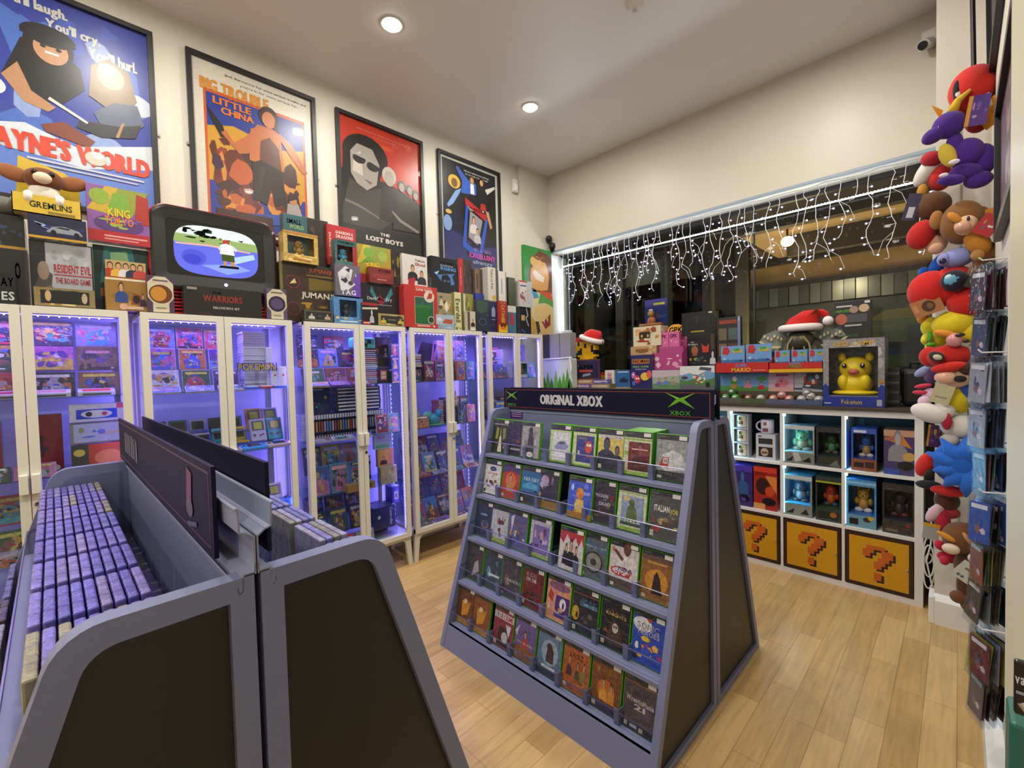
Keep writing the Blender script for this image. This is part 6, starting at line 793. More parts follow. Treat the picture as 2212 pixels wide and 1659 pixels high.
for j, (z, w_) in enumerate(((.9615, '4a5ac0'), (.8565, '7a3a4a'), (.7515, '7a3a4a'))):
    t = thing('boxed_mug', f'white framed mug box with red and green picture, {["topmost", "middle", "lowest"][j]} of three', 'mug', (-1.128, 3.46, z), group='stacked mug boxes'); m = MB(); B_ = .104
    for a0 in ((-.052, 0, 0, .052, .09, .004), (-.052, 0, .1, .052, .09, B_), (.048, 0, .004, .052, .09, .1), (-.052, 0, .004, -.046, .09, .1), (-.052, .086, .004, .052, .09, .1)): m.box(*a0, 'c9d0d8', 'print')
    m.build('box_frame', t); MB().lathe((0, .045, .006), [(.036, 0), (.04, .004), (.04, .09), (.036, .09), (.036, .01)], 'd8d2c0', 'gloss', 24).build('mug', t)
    m = MB(); [m.poly([(.0405*math.sin(a_), .045-.0405*math.cos(a_), zz) for a_, zz in ((u-.0, .03+.03*q), (u+.3, .03+.03*q), (u+.3, .055+.03*q), (u, .055+.03*q))], c, 'print') for u, q, c in ((-.6, 0, '8a3a34'), (-.25, 0, '6a7a2c'), (.1, .0, '8a3a34'), (-.3, 1, '2a2a24'), (.0, .9, 'b0b03a'))]; m.build('mug_print', t)
Y, X, w_, z, h = T['k_mug']
t = thing('mug', 'white mug with brown picture standing on a white mug box', 'mug', (-.962, 3.51, .934)); MB().lathe((0, 0, 0), [(.038, 0), (.042, .004), (.042, .098), (.0385, .098), (.038, .01)], 'c9cce0', 'gloss', 28).tube([(-.04, 0, .08)]+[(-.042-.03*math.sin(PI*k/8), 0, .05+.032*math.cos(PI*k/8)) for k in range(9)]+[(-.04, 0, .018)], .006, 'c9cce0', 'gloss').build('body', t, smooth=True)
m = MB(); [m.poly([((.0425)*math.sin(a_), -.0425*math.cos(a_), zz) for a_, zz in ((u, z0), (u+.28, z0), (u+.28, z1), (u, z1))], c, 'print') for u, z0, z1, c in ((-.5, .015, .04, '8a4a3a'), (-.22, .015, .04, '8a4a3a'), (.06, .015, .04, '8a4a3a'), (-.5, .042, .06, 'e0dcdc'), (-.22, .042, .06, 'e0dcdc'), (-.4, .06, .085, 'a06a4a'), (-.12, .06, .085, 'a06a4a'))]; m.build('print', t)
t = thing('boxed_mug', 'white box with two dark windows under the picture mug', 'mug', (-.962, 3.46, .7515)); m = MB(); m.box(-.062, 0, 0, .062, .1, .1815, 'c4c6cc', 'print', .001); art(m, plane(-.062, -.0004, 0, .124, 0, 0, 0, 0, .18, 0, -1, 0, .0002), 'r .14 .62 .86 .84 3a3630;r .14 .12 .86 .5 3a2e24;e .45 .3 .2 .16 b9a890;r .3 .24 .6 .32 7a4a30;r .12 .9 .3 .94 2a2a2a'); m.build('carton', t)
t = thing('tumbler', 'pink topped white tumbler in the leftmost upper cube', 'cup', (-1.28, 3.5, .7515)); MB().lathe((0, 0, 0), [(.03, 0), (.036, .15), (.036, .19), (.01, .2)], 'd0d8e0', 'gloss', 18).lathe((0, 0, .12), [(.037, 0), (.038, .05)], 'd03a6a', 'gloss', 18).build('body', t)
# ================= goods on the window counter =================
RZ = 1.237; CZ = 1.149
def wbox(k, lab, col, sp='', d=.08, z=None, h=None, x=None, wd=None, side=None, window=None, fig=None, nm='toy_box', cat='toy box', dy=0, key='film'):
    Y, X, w_, z_, hh = T[k]; return boxitem(nm, lab, cat, (X if x is None else x, Y+dy, z_ if z is None else z), wd or w_, d, h or hh, col, sp, face='y', side=side, window=window, fig=fig, key=key, group='boxed goods on the window counter')
# the game console sculpture on a frosted tub
t = thing('model_console', 'large grey box-shaped model with dark left end, standing on the frosted tub', 'model', (-2.905, 3.52, 1.545)); MB().box(-.09, 0, 0, .18, .1, .25, '8d8d90', 'satin', .004).build('shell', t); MB().box(-.18, -.002, 0, -.09, .1, .25, '3b3c40', 'satin', .003).build('dark_end', t)
MB().box(.045, -.004, .002, .049, 0, .248, '5a5a5e', 'satin').box(.07, .02, .25, .15, .08, .275, 'c8ccd0', 'satin', .005).build('seam', t)
t = thing('frosted_tub', 'frosted white tub with green flame-shaped spikes under the grey model', 'tub', (-2.905, 3.52, RZ)); MB().box(-.19, 0, 0, .19, .1, .3, 'c4cdc6', 'satin', .012).build('tub', t)
m = MB()
for x, h, c in ((-.17, .12, '3a7a2a'), (-.12, .17, '5aa034'), (-.07, .1, '4a8a2c'), (-.01, .19, '6ab038'), (.04, .12, '4a8a2c'), (.09, .16, '5aa034'), (.14, .2, '4f9430'), (.17, .1, '3a7a2a')): m.ext([(x-.03, -.004, 0), (x+.03, -.004, 0), (x+.018, -.004, h*.5), (x, -.004, h), (x-.02, -.004, h*.5)], (0, .006, 0), c)
m.build('green_spikes', t)
m = MB(); m.tube([(-.19, -.002, .3), (.0, -.004, .302), (.2, -.004, .306)], .008, 'dfe6e0', n=8).tube([(.18, -.01, .3), (.195, -.012, .2), (.19, -.012, .16)], .008, 'dfe6e0'); m.build('rim_cloth', t)
# block sculpture with a hat
t = thing('block_sculpture', 'stepped yellow, black and red block sculpture wearing a santa hat', 'sculpture', (-2.757, 3.76, RZ+.0)); m = MB(); q = .028
rows = [('.....YYYYYY', 0), ('....YYYYYYYY', 1), ('..KKKKYYYYYK', 2), ('.YYYKKYYYYKK', 3), ('YYYYYKYYYYKY', 4), ('.YYYYYYKYYKY', 5), ('..YYKYYKYYY.', 6), ('...YKYYYYY..', 7), ('..RRRRRRR...', 8), ('...RRRRR....', 9)]
for line, r in rows:
    for i, ch in enumerate(line):
        if ch != '.': m.box(-.17+i*q, 0, .29+r*q*.82, -.17+(i+1)*q, .06, .29+(r+1)*q*.82, {'Y': 'e0ab10', 'K': '1e1a22', 'R': 'b02a1c'}[ch], 'gloss')
m.build('block_figure', t); MB().box(-.08, .0, 0, .09, .06, .29, 'c8961a', 'gloss').box(-.18, 0, 0, -.12, .06, .12, 'd8a014').box(-.18, 0, .12, -.12, .06, .15, 'b02a1c').box(.2, 0, 0, .26, .06, .12, 'd8a014').box(.2, 0, .12, .26, .06, .15, 'c02a24').build('block_base', t)
def santa(name, lab, loc, w_, h, tip, rz=0, tilt=0):
    t = thing(name, lab, 'hat', loc, group='santa hats on the window counter', rot=(0, tilt, rz)); m = MB(); n = 9; P = [Vector((0, 0, .02)), Vector((tip[0]*.15, 0, h*.6)), Vector((tip[0]*.45, 0, h*.95)), Vector((tip[0]*.8, 0, h*.8)), Vector(tip)]
    m2 = []; rr_ = [.42*w_, .36*w_, .24*w_, .13*w_, .05*w_]
    vs = []; k = 14
    for p, r in zip(P, rr_): vs += [tuple(p+Vector((r*math.cos(2*PI*j/k), r*.8*math.sin(2*PI*j/k), 0))) for j in range(k)]
    m.add(vs, [(i*k+j, i*k+(j+1) % k, (i+1)*k+(j+1) % k, (i+1)*k+j) for i in range(4) for j in range(k)]+[tuple(range(4*k, 5*k))], 'c41c16', 'fabric'); m.build('red_cloth', t, smooth=True)
    MB().tube([(.44*w_*math.cos(2*PI*j/16), .36*w_*math.sin(2*PI*j/16), .015) for j in range(17)], .026, 'e8e2e0', 'fabric', 8, cap=False).build('white_brim', t, smooth=True)
    MB().ball(tip, .032, 'ece8e6', 'fabric').build('pompom', t, smooth=True)
santa('santa_hat', 'red santa hat tilted on the yellow block sculpture', (-2.66, 3.79, 1.715), .26, .12, (.05, .03, .05), tilt=.32)
wbox('wsign', 'dark framed sign reading SUPER in front of the block sculpture', '241c34', 'r .015 .02 .03 .98 8a4030;r .97 .02 .985 .98 8a4030;r .015 .02 .985 .05 8a4030;r .015 .95 .985 .98 8a4030;e .48 .5 .32 .47 4a4460;e .48 .5 .31 .455 241c34;t SUPER .48 .62 .62 .2 c9c9cc;r .22 .37 .74 .47 b8442c;p 8a8c98 .34 .12 .66 .2 .66 .32 .36 .26', d=.02, z=1.322, h=.2, nm='sign', cat='sign')
FC = [('wf1', '3a6a9a', 'blue and orange'), ('wf2', 'b08a4a', 'tan'), ('wf3', '5a5aa0', 'violet blue'), ('wf4', 'b83a3a', 'red'), ('wf5', '6a5a9a', 'purple'), ('wf6', '8a7a4a', 'mustard')]
for j, (k, c, l) in enumerate(FC): wbox(k, f'{l} flat game pack, {["left", "middle", "right"][j % 3]} of the {"upper" if j < 3 else "lower"} row below the dark sign', c, 'r .1 .3 .9 .7 c9b8a8;n 4 %d .02 .05 .98 .95 %s,8a8ab0,c9a060' % (j+2, c), d=.12 if j < 3 else .14, z=RZ+(.042 if j < 3 else .0), h=.041, nm='game_pack', dy=0 if j < 3 else .02)
wbox('wgrem', 'white box with vertical dark red lettering beside the blue box', 'd8d2c4', 'x GREMLINS .5 .45 .8 .44 a8281c', z=RZ, h=.172, d=.1)
wbox('wblue', 'blue box picturing a dark spiky ship', '2c6496', 'r .2 .86 .9 .92 b9d0e0;p 1c2a34 .3 .3 .4 .6 .5 .5 .6 .64 .7 .5 .9 .5 .8 .3;r 0 0 1 .06 8a8a7a', z=RZ, h=.17, d=.1)
wbox('wpac', 'tall navy box with yellow and red round cartoon faces', '232458', 'r .06 .74 .88 .88 b0702c;t PAC-MAN .47 .81 .74 .1 e0b02c;t PENCIL_TOPPER .47 .65 .74 .05 8ac03a;t MYSTERY_BAG .47 .575 .5 .03 c9c9d8;e .66 .36 .2 .12 d8b83a;e .3 .28 .15 .12 b83a3c;e .12 .4 .1 .1 c070a0;e .86 .42 .12 .12 d0604a;e .26 .3 .04 .03 f0f0f0;e .36 .3 .04 .03 f0f0f0;e .12 .42 .03 .03 f0f0f0;p 2a1a10 .56 .24 .66 .2 .78 .24;e .14 .16 .08 .07 3a6ac8', z=RZ, h=.303, d=.12, side='1c1a50')
wbox('warc', 'cream and gold ledge of the small arcade-like dispenser box', 'b89860', 'n 9 4 .02 .05 .98 .95 c9b080,8a6a3c,e0d0a8;r .2 .3 .7 .7 8a5a2c', z=1.5405, h=.08, d=.13)
wbox('warc2', 'cream box covered with brown cartoon badges around a dark screen, under the clear pack', 'd8cdb0', 'n 18 3 .02 .02 .98 .98 a8743c,c99a5a,8a4a2c,e0b060;r .22 .4 .64 .72 2a2420;e .32 .52 .04 .08 c9a050;e .54 .52 .04 .08 c9a050;r .62 .0 .64 1 b8ac90;r .3 .2 .58 .28 a83a2c', z=1.621, h=.178, d=.14)
t = thing('clear_pack', 'clear blister pack with a small orange figure, topmost of the cream boxes', 'toy pack', (-1.994, 3.74, 1.7995)); MB().box(-.12, 0, 0, .12, .12, .19, 'dfe8ee', 'plastic').build('blister', t); m = MB().box(-.1, .125, .0, .12, .13, .26, '3a3f86', 'print'); art(m, plane(-.1, .1246, 0, .22, 0, 0, 0, 0, .26, 0, -1, 0, .0002), 'n 7 3 .02 .1 .98 .7 5a6ab0,8a5a3a,4a7a5a;r .4 .78 .9 .86 b8b03c'); m.build('card', t)
MB().ball((0, .06, .05), (.04, .03, .05), 'b8602c').ball((.0, .05, .12), .028, 'c98a3c').ball((.0, .05, .15), (.02, .02, .012), 'e0dcd0').box(-.1, .01, 0, .1, .11, .03, 'b0642c').build('figure', t, smooth=True)
def ctray(lab, k, col, d, fill, z=None, h=None, cells_=2, lip=None, sp='', group=None):
    Y, X, w_, z_, hh = T[k]; z = z_ if z is None else z; h = h or hh; t = thing('display_tray', lab, 'display tray', (X, Y, z), group=group); m = MB(); T_ = .003
    m.box(-w_/2, 0, 0, w_/2, T_, h, col, 'print').box(-w_/2, 0, 0, w_/2, d, T_, col, 'print').box(-w_/2, d-T_, 0, w_/2, d, h*1.5, col, 'print')
    for s in (-1, 1): m.ext([(s*w_/2, 0, 0), (s*w_/2, d, 0), (s*w_/2, d, h*1.5), (s*w_/2, 0, h)], (-s*T_, 0, 0), lip or col, 'print')
    art(m, plane(-w_/2, -.0003, 0, w_, 0, 0, 0, 0, h, 0, -1, 0, .0002), sp); m.build('tray', t); return t
t = ctray('pink open display carton with small pink packs inside', 'wpk', 'b0447c', .12, '', z=RZ+.1635, h=.15, sp='e .16 .66 .08 .12 d8c0c8;n 10 4 .36 .1 .96 .9 d8a0b0,a8386a,e0c8c0;p e0b8c8 .1 .3 .2 .5 .3 .3 .2 .1'); MB().box(-.1, .05, .004, .12, .115, .2, 'b04a80', 'print').build('pack_support', t)
m = MB().box(-.105, .122, .1, .145, .126, .36, 'c04a84', 'print'); art(m, plane(-.105, .1216, .2, .25, 0, 0, 0, 0, .2, 0, -1, 0, .0002), 'e .52 .75 .3 .26 d8a040;t GPK .52 .75 .5 .26 3a4a9a;n 5 3 .3 .1 .7 .4 d89060,e0c0a0;r .26 .22 .78 .3 d8a0b8;e .06 .6 .04 .08 e0c0cc;e .92 .46 .07 .14 e0a8bc'); o = m.build('header_card', t)
for j in range(2): wbox('wpk', f'small pink pack with blue lettering, {["left", "right"][j]} one in the pink carton', 'd0669c', 't GPK .45 .72 .7 .26 4a4a9a;n 5 3 .15 .1 .85 .55 e09ab8,b0508a,e8c8d8', d=.04, x=-1.84+j*.098, wd=.094, z=RZ+.1635+.2005, h=.13, nm='toy_pack', dy=.055)
wbox('wfan', 'pale misty fantasy landscape box with three small figures', '9aa890', 'p 5a8a5a 0 0 1 0 1 .3 .6 .4 0 .26;p c0b0b8 0 1 1 1 1 .7 0 .6;r .08 .8 .4 .9 b8b4b0;f .26 .2 .36 .5 6a6aa8;f .5 .24 .36 .5 5a7ac0;f .76 .2 .4 .5 8a8a6a;n 6 3 .02 .02 .98 .2 4a8a5a,7a9a6a', z=RZ, h=.163, d=.14)
wbox('wkart', 'sky blue landscape box with racing figures and green hills', '6f9cc0', 'p 4a7a3c 0 0 1 0 1 .5 .8 .4 .5 .5 .2 .36 0 .44;p d8dcd8 .0 .6 .3 .7 .5 .6 .8 .8 1 .7 1 1 0 1;p 5a5c62 0 0 1 0 1 .16 0 .22;n 16 8 .35 .2 .85 .7 c03a2c,d8b03c,3a6a3a,8a5a2c,e0d8c8;r .75 .1 .86 .3 1c1c20;e .14 .5 .1 .06 3a3a40;p 4a4a5a .56 .84 .9 .78 .92 .9 .6 .96', z=RZ, h=.192, d=.14)
wbox('wfnaf', 'black box with two small orange and red animal faces and white lettering', '141214', 't Five_Nights .22 .84 .4 .07 d8d4cc;t at .2 .76 .1 .05 d8d4cc;t Freddy\'s .22 .68 .34 .07 d8d4cc;e .28 .5 .12 .14 9a5a3a;r .2 .32 .36 .42 8a5030;p c03a2c .52 .7 .6 .62 .7 .6 .78 .7 .76 .42 .56 .42;n 9 3 .05 .02 .7 .3 7a2a24,8a8a2c,3a4a4a,b8a03c;f .9 .04 .4 .5 c8c4bc c8c4bc c8c4bc;r .84 .5 .96 .98 4a3a1c', z=1.4295, h=.265, d=.1)
wbox('wwheel', 'black box picturing a dark steering wheel with small yellow print, above the animal face box', '131314', 'e .5 .5 .4 .36 1d1f20;e .5 .42 .3 .3 131314;r .3 .1 .72 .17 9a8a2c;r .46 .5 .48 .8 3a3a3c;r .5 .5 .52 .8 3a3a3c;r .86 .9 .97 .96 d0d0cc', z=1.695, h=.19, d=.12, dy=-.04)
wbox('wdark', 'dark boxed game with four small pictures and pale blue side', '24201f', 'r .1 .86 .86 .94 8a3a24;r .08 .5 .42 .76 6a5a44;r .5 .5 .88 .76 4a5a5c;r .08 .14 .42 .42 7a5a44;r .5 .14 .88 .42 5a3034;r .9 0 1 1 8aa8d0;r .93 .1 .97 .9 4a5a8a', z=1.45, h=.36, d=.05, dy=-.03)
m = MB().box(-.03, 0, 0, .03, .003, .05, 'd0d4da', 'plastic'); tag(m.build('hang_tab', None, (-1.3, 3.74, 1.81)), 'clear hang tab above the dark four picture box', 'hang tab')
# tiered character trays
G_ = 'cardboard display trays of blister toys'
FL = dict(group=G_)
t = ctray('red cardboard tray with coloured letters, left of the two', 'wtrL', 'b8241c', .15, '', z=CZ+.2205, h=.075, sp='t SUPER .5 .72 .22 .3 3a8ac8;t MARIO .5 .3 .36 .4 d8b83c;r .72 .2 .94 .28 d88a80', group=G_)
t = ctray('red cardboard tray with yellow lower stripe, right of the two', 'wtrR', 'b8241c', .15, '', z=CZ+.2205, h=.066, sp='r 0 0 1 .34 d8a818;t SUPER .5 .9 .2 .2 3aa0c8;t MARIO .5 .6 .26 .3 3a9a4a', group=G_)
for k, j, z, x, w_, h in (('wb1', 0, 0, -1.21, .17, .2), ('wb2', 1, 0, -1.03, .17, .205), ('wb3', 2, 0, -.88, .094, .15), ('wb4', 3, 0, -.775, .094, .15), ('wb5', 4, 0, -.675, .088, .148)):
    Y = T[k][0]; nm = ['largest left', 'second large', 'first small', 'middle small', 'last small'][j]
    t = thing('blister_toy', f'{nm} blue blister card toy standing in the red trays', 'toy pack', (x, Y+.01, CZ+.224), group='blister toys in the red trays'); m = MB().box(-w_/2, .05, 0, w_/2, .053, h, '6d9cd0', 'print'); art(m, plane(-w_/2, .0496, 0, w_, 0, 0, 0, 0, h, 0, -1, 0, .0002), 'p b8302a .06 .7 .1 .95 .3 .98 .4 .8 .3 .66;r .5 .74 .9 .86 c9a83c;r .55 .8 .8 .9 3a9a5a;r 0 0 1 .3 6a9a4a;n 4 3 .05 .3 .95 .6 3a4ab0,c0d0e0'); m.build('card', t)
    MB().box(-w_*.42, 0, .002, w_*.42, .048, h*.48, 'e4ecf2', 'plastic').build('blister', t); MB().ball((-w_*.15, .025, h*.2), (w_*.2, .02, h*.16), ['d8d6d8', 'b83a30', '2a3a6a', 'c0b8b0', 'c98a4a'][j], 'gloss').ball((w_*.15, .025, h*.25), (w_*.12, .018, h*.12), ['5a4ab0', '3a9a8a', 'e0e0e0', 'b8403a', '3a5ab0'][j], 'gloss').build('toy', t, smooth=True)
for k, j, l, c, sp in (('wc1', 0, 'blue sky card with small green creature', '5f90c0', 'p 4a8a3a 0 0 1 0 1 .26 0 .3;e .6 .5 .14 .26 4a9a3c;e .64 .66 .1 .14 e0e0d8;e .6 .24 .12 .14 b8843c'), ('wc2', 1, 'blue sky card with pink and red small figures', '6a98c4', 'p 4a8a3a 0 0 1 0 1 .22 0 .26;f .2 .16 .5 .6 c87a98;f .72 .1 .4 .7 b8302a;e .74 .66 .2 .14 4a8a4a'), ('wc3', 2, 'pink card with round pink character', 'c8a8c0', 'p d8a898 0 0 1 0 1 .2 0 .2;e .56 .45 .24 .24 d0788a;e .36 .32 .1 .1 a83a50;r .3 .8 .8 .9 a84a5a;e .52 .54 .03 .06 2a2a3a'), ('wc4', 3, 'grey card with red racing car', 'b0b4bc', 'p 3a3f44 .3 .2 .45 .95 1 .95 1 .1;p b8302a .35 .4 .6 .62 .86 .56 .8 .36;n 8 3 .3 .1 .98 .9 2a2a2e,3a6a8a,d8d8d8,c03a30;r 0 .1 .3 .2 4a4a7a')):
    wbox(k, f'{l}, backing the {ORD[j]} ball compartment', c, sp, d=.08, z=CZ+.085, h=.135, nm='header_card', cat='card', dy=.0, key='print')
t = ctray('olive cardboard ball tray with four compartments', 'wtray', '4a4a3a', .1, '', z=CZ+.0005, h=.035, lip='7a5f3c', sp='r 0 0 .26 1 5a5a52;r .26 0 .5 1 4f5a34;r .5 0 .74 1 5c5c78;r .74 0 1 1 4a5a7a')
MB().box(-.33, .1, 0, .33, .19, .0855, '5a5040', 'print').build('step', t)
MB().box(-.17, .003, .003, -.167, .1, .06, '7a5f3c', 'print').box(0, .003, .003, .003, .1, .06, '7a5f3c', 'print').box(.167, .003, .003, .17, .1, .06, '7a5f3c', 'print').build('divider', t)
BC = [('3a8a44', -1.24, 0), ('4aa04a', -1.17, 0), ('2f7a34', -1.2, 1), ('8a4a2c', -1.08, 0), ('c4c0ba', -1.0, 0), ('d08a6a', -.92, 0), ('d88a8a', -.87, .6), ('c9806a', -.82, 0), ('b0b0b0', -.75, 0), ('c8c8c8', -.7, .5), ('a8aab0', -.65, 0), ('9a9ca0', -.72, 1)]
for j, (c, x, u) in enumerate(BC): m = MB().ball((0, 0, .03), .029, c, 'film', 18, 12).box(-.01, -.03, .03, .012, -.027, .045, 'dedcd8', 'print'); tag(m.build('mystery_ball', None, (x, 3.495+.02*(u > .4), CZ+.004+u*.042), smooth=True), f'{cname(c)} wrapped ball, {NTH(j)} counted from the left in the ball tray', 'ball', 'wrapped balls in the ball tray')
# striped creature with a hat, heroes box, lamp, cases
t = thing('creature_figure', 'grey and cream striped creature head with wide ears, wearing a santa hat', 'figure', (-.80, 3.72, CZ)); m = MB(); m.box(-.16, .0, 0, .16, .14, .26, '3a3a36', 'satin', .02); m.ball((0, .03, .36), (.15, .09, .13), '4a4a42', 'satin', 20, 12, wob=.04); m.ball((0, -.02, .44), (.09, .07, .08), '46453c', 'satin'); m.ball((-.09, 0, .34), (.04, .05, .09), '3c3c38').ball((.09, 0, .34), (.04, .05, .09), '3c3c38'); m.build('head', t, smooth=True)
for s in (-1, 1):
    e = MB(); P = [(s*.07, .02, .44), (s*.1, .0, .51), (s*.16, -.01, .53), (s*.24, -.01, .5), (s*.27, .0, .45), (s*.2, .01, .4), (s*.1, .02, .4)]; e.ext(P, (0, .018, 0), '8a8f88', 'satin'); e.ext([(s*.26, -.012, .455), (s*.275, -.012, .45), (s*.2, -.012, .395), (s*.1, -.012, .395), (s*.1, -.012, .41), (s*.2, -.012, .412)], (0, .03, 0), 'c8bd90', 'satin')
    for q in range(6): e.ball((s*(.12+.022*q), -.012, .46+.012*(q % 3)), (.008, .004, .012), 'c8bd90')
    e.build('ear', t)
m = MB()
for a_ in (-.07, -.035, .035, .07): m.tube([(a_*.4, -.085, .47), (a_*.9, -.07, .42), (a_*1.1, -.06, .34)], .01, 'b8a878', n=6, r2=.004)
m.build('stripe', t)
santa('santa_hat', 'red santa hat with white pompom on the striped creature head', (-.8, 3.7, 1.665), .26, .14, (.17, -.03, .05))
wbox('whero', 'black box with cartoon faces and green lettering, above the yellow lamp box', '1a1c1e', 'r .06 .86 .5 .9 c9c9c4;t HEROES .24 .76 .4 .07 5aa03a;e .55 .78 .12 .09 a88a78;e .82 .8 .14 .1 c9b08a;e .2 .55 .17 .14 b8644a;r .36 .46 .9 .66 4a4c56;r .3 .36 .76 .4 b9b9b4;e .12 .28 .12 .1 3a3a3e;t HEROES .45 .12 .45 .07 3a6a2c;r .84 .92 .98 .98 d8d8d4', z=1.575, h=.262, d=.09, dy=0); MB_ = MB().box(-.1, 0, 0, .1, .1, .425, '22262a', 'satin'); tag(MB_.build('stock_box', None, (-.505, 3.78, CZ)), 'plain dark box hidden behind the yellow lamp box', 'box')
def lamp(g, cx, z, w_, h, d, S):
    y = 'e0c40e'; B = lambda p, r, c=y, rot=None: g.ball(S(p[1], p[0], p[2]), (r[0], r[1], r[2]), c, 'satin', 20, 14, rot=rot)
    B((cx, .1, z+.17), (.085, .07, .078)); B((cx, .1, z+.075), (.09, .075, .075)); B((cx, .08, z+.018), (.12, .08, .02))
    for s in (-1, 1): B((cx+s*.045, .02, z+.19), (.013, .008, .016), '15110c'); B((cx+s*.047, .012, z+.196), (.004, .003, .005), 'f4f4f0'); B((cx+s*.055, .05, z+.09), (.03, .03, .045)); B((cx+s*.07, .11, z+.245), (.022, .016, .03))
    B((cx, .028, z+.15), (.03, .012, .02), 'a84a3a')
boxitem('lamp_box', 'large window box with blue base holding a bright yellow rounded lamp', 'lamp box', (-.466, 3.45, CZ), .307, .2, .425, '8f8c92', 'n 26 4 0 .25 1 1 a8a6ac,77747c,bab8bd;r 0 0 1 .15 23378f;p 23378f 0 .15 .1 .15 .1 .3 .04 .34 0 .3;p 23378f 1 .15 .9 .15 .9 .28 .95 .33 1 .3;p b8862c .9 .33 .96 .36 1 .34 1 .37 .94 .4;t LED_LAMP .52 .93 .66 .07 c9a02c;t Pokemon .48 .07 .34 .07 c0a050;r .88 .02 .96 .11 a8a8b0;r .02 .04 .14 .055 c9c9d0', face='y', window=(.1, .155, .9, .875), fig=lamp, side='77757c', group='boxed goods on the window counter')
t = None
for j in range(4): m = MB().box(-.03, 0, 0, .03, .12, .058, '1b1d22', 'gloss', .002).box(-.028, -.001, .02, .026, 0, .035, '5a6468', 'print'); tag(m.build('black_box', None, (-.285, 3.62, CZ+.0585*j)), f'black box {NTH(j)} from bottom in the narrow stack right of the lamp box', 'box', 'narrow stack of black boxes')
t = thing('hard_case', 'black rounded hard case with handle at the right end of the counter', 'case', (-.195, 3.6, CZ)); MB().box(-.055, 0, 0, .095, .14, .23, '101113', 'satin', .03).build('shell', t); MB().tube([(-.02, .07, .22), (-.01, .07, .265), (.04, .07, .265), (.05, .07, .22)], .009, '18191b', 'gloss').build('handle', t)
# ================= icicle lights and led strip =================
t = thing('led_rope', 'bright white led rope light framing the top and left of the window', 'rope light', (0, 0, 0)); m = MB().tube([(-3.185, 4.0, 1.86), (-3.185, 4.0, 2.575), (-3.17, 4.0, 2.592), (-.1, 4.0, 2.607)], .006, (.9, .97, 1), 'glow3', 8)
for j in range(150): m.ball((-3.17+j*.0204, 3.993, 2.593+.0001*j), .0058, (.93, .97, 1), 'glow26', 6, 4)
for j in range(35): m.ball((-3.185, 3.993, 1.87+j*.0204), .0058, (.93, .98, 1), 'glow26', 6, 4)
m.build('rope', t)
t = thing('icicle_lights', 'string of white icicle lights hanging across the top of the window', 'string lights', (0, 0, 0)); RI = random.Random(4)
m = MB(); m.tube([(-3.18+.1*i, 3.9+.01*math.sin(i*1.7), 2.722+.006*math.sin(i*2.3)) for i in range(31)], .0025, 'd8dee0', n=5); m.build('main_wire', t)
x = -3.15; i = 0
while x < -.15:
    L_ = RI.choice([.16, .24, .34, .42, .55, .62]) if i % 3 else RI.uniform(.5, .68); m = MB(); P = [Vector((x, 3.9, 2.72))]; dx = RI.uniform(-.6, .6); n = max(4, int(L_/.045)); ph = RI.random()*6
    for k in range(1, n+1): P.append(Vector((x+.018*math.sin(ph+k*.9)+RI.uniform(-.009, .009)+.02*dx*k/n, 3.9+.012*math.cos(ph+k*1.3), 2.72-L_*k/n*(1 if k < n else .97))))
    m.tube(P, .0021, 'ffffff', 'gloss', 5)
    for b in range(RI.choice([0, 1, 1, 2]) if L_ > .3 else 0):
        q = P[RI.randrange(3, len(P))]; s = RI.choice((-1, 1)); l = RI.uniform(.07, .14); m.tube([q, q+Vector((s*l*.5, 0, -l*.45)), q+Vector((s*l*.75, 0, -l*1.2))], .0015, 'e6ecee', 'gloss', 5); P.append(q+Vector((s*l*.75, 0, -l*1.2)))
    bb_ = m; lit = L_ > .2 and RI.random() < .85
    for k, p in enumerate(P[2:]):
        if RI.random() < .66:
            s = RI.choice((-1, 1)); e = p+Vector((s*.022, -.006, -.004)); bb_.tube([p, e], .0017, 'dde4e8', 'gloss', 4); bb_.ball(e, .0068 if lit else .003, (.55, .5, 1) if lit else (.8, .85, .9), 'glow3.4' if lit else 'gloss', 7, 5)
    m.build('icicle_strand', t); x += RI.choice([.04, .06, .08, .11]); i += 1
# ================= right hand wall =================
def pframe(lab, X, y0, y1, z0, z1, lean, art_, c='1a1a1c'):
    w_ = y1-y0; h = z1-z0; t = thing('framed_picture', lab, 'picture', (X, (y0+y1)/2, z0), group='frames on the right hand wall', rot=(0, -lean, 0)); k = .03
    A = [(0, -w_/2, 0), (0, w_/2, 0), (0, w_/2, h), (0, -w_/2, h)]; B = [(0, -w_/2+k, k), (0, w_/2-k, k), (0, w_/2-k, h-k), (0, -w_/2+k, h-k)]
    MB().ring(A, B, (-.02, 0, 0), c, 'satin').build('frame', t); m = MB(); art(m, plane(-.004, w_/2-k, k, 0, -w_+2*k, 0, 0, 0, h-2*k, -1, 0, 0, .0002), art_); m.build('print', t)
    MB().poly([(-.012, -w_/2+k, k), (-.012, w_/2-k, k), (-.012, w_/2-k, h-k), (-.012, -w_/2+k, h-k)], 'ffffff', 'glass').build('glazing', t); return t
pframe('large black frame high on the right wall above the plush toys', .108, 1.95, 3.12, 2.70, 3.5, .015, 'r 0 0 1 1 3a2a3a;n 9 3 .05 .05 .95 .95 5a3a4a,2a2430,8a6a5a')
pframe('smaller black framed glossy picture on the right wall beside the topmost plush toys', .108, 1.66, 2.45, 1.86, 2.34, .0, 'r 0 0 1 1 5a3048;n 9 6 .05 .05 .95 .95 8a6a6a,3a2a4a,a88a80')
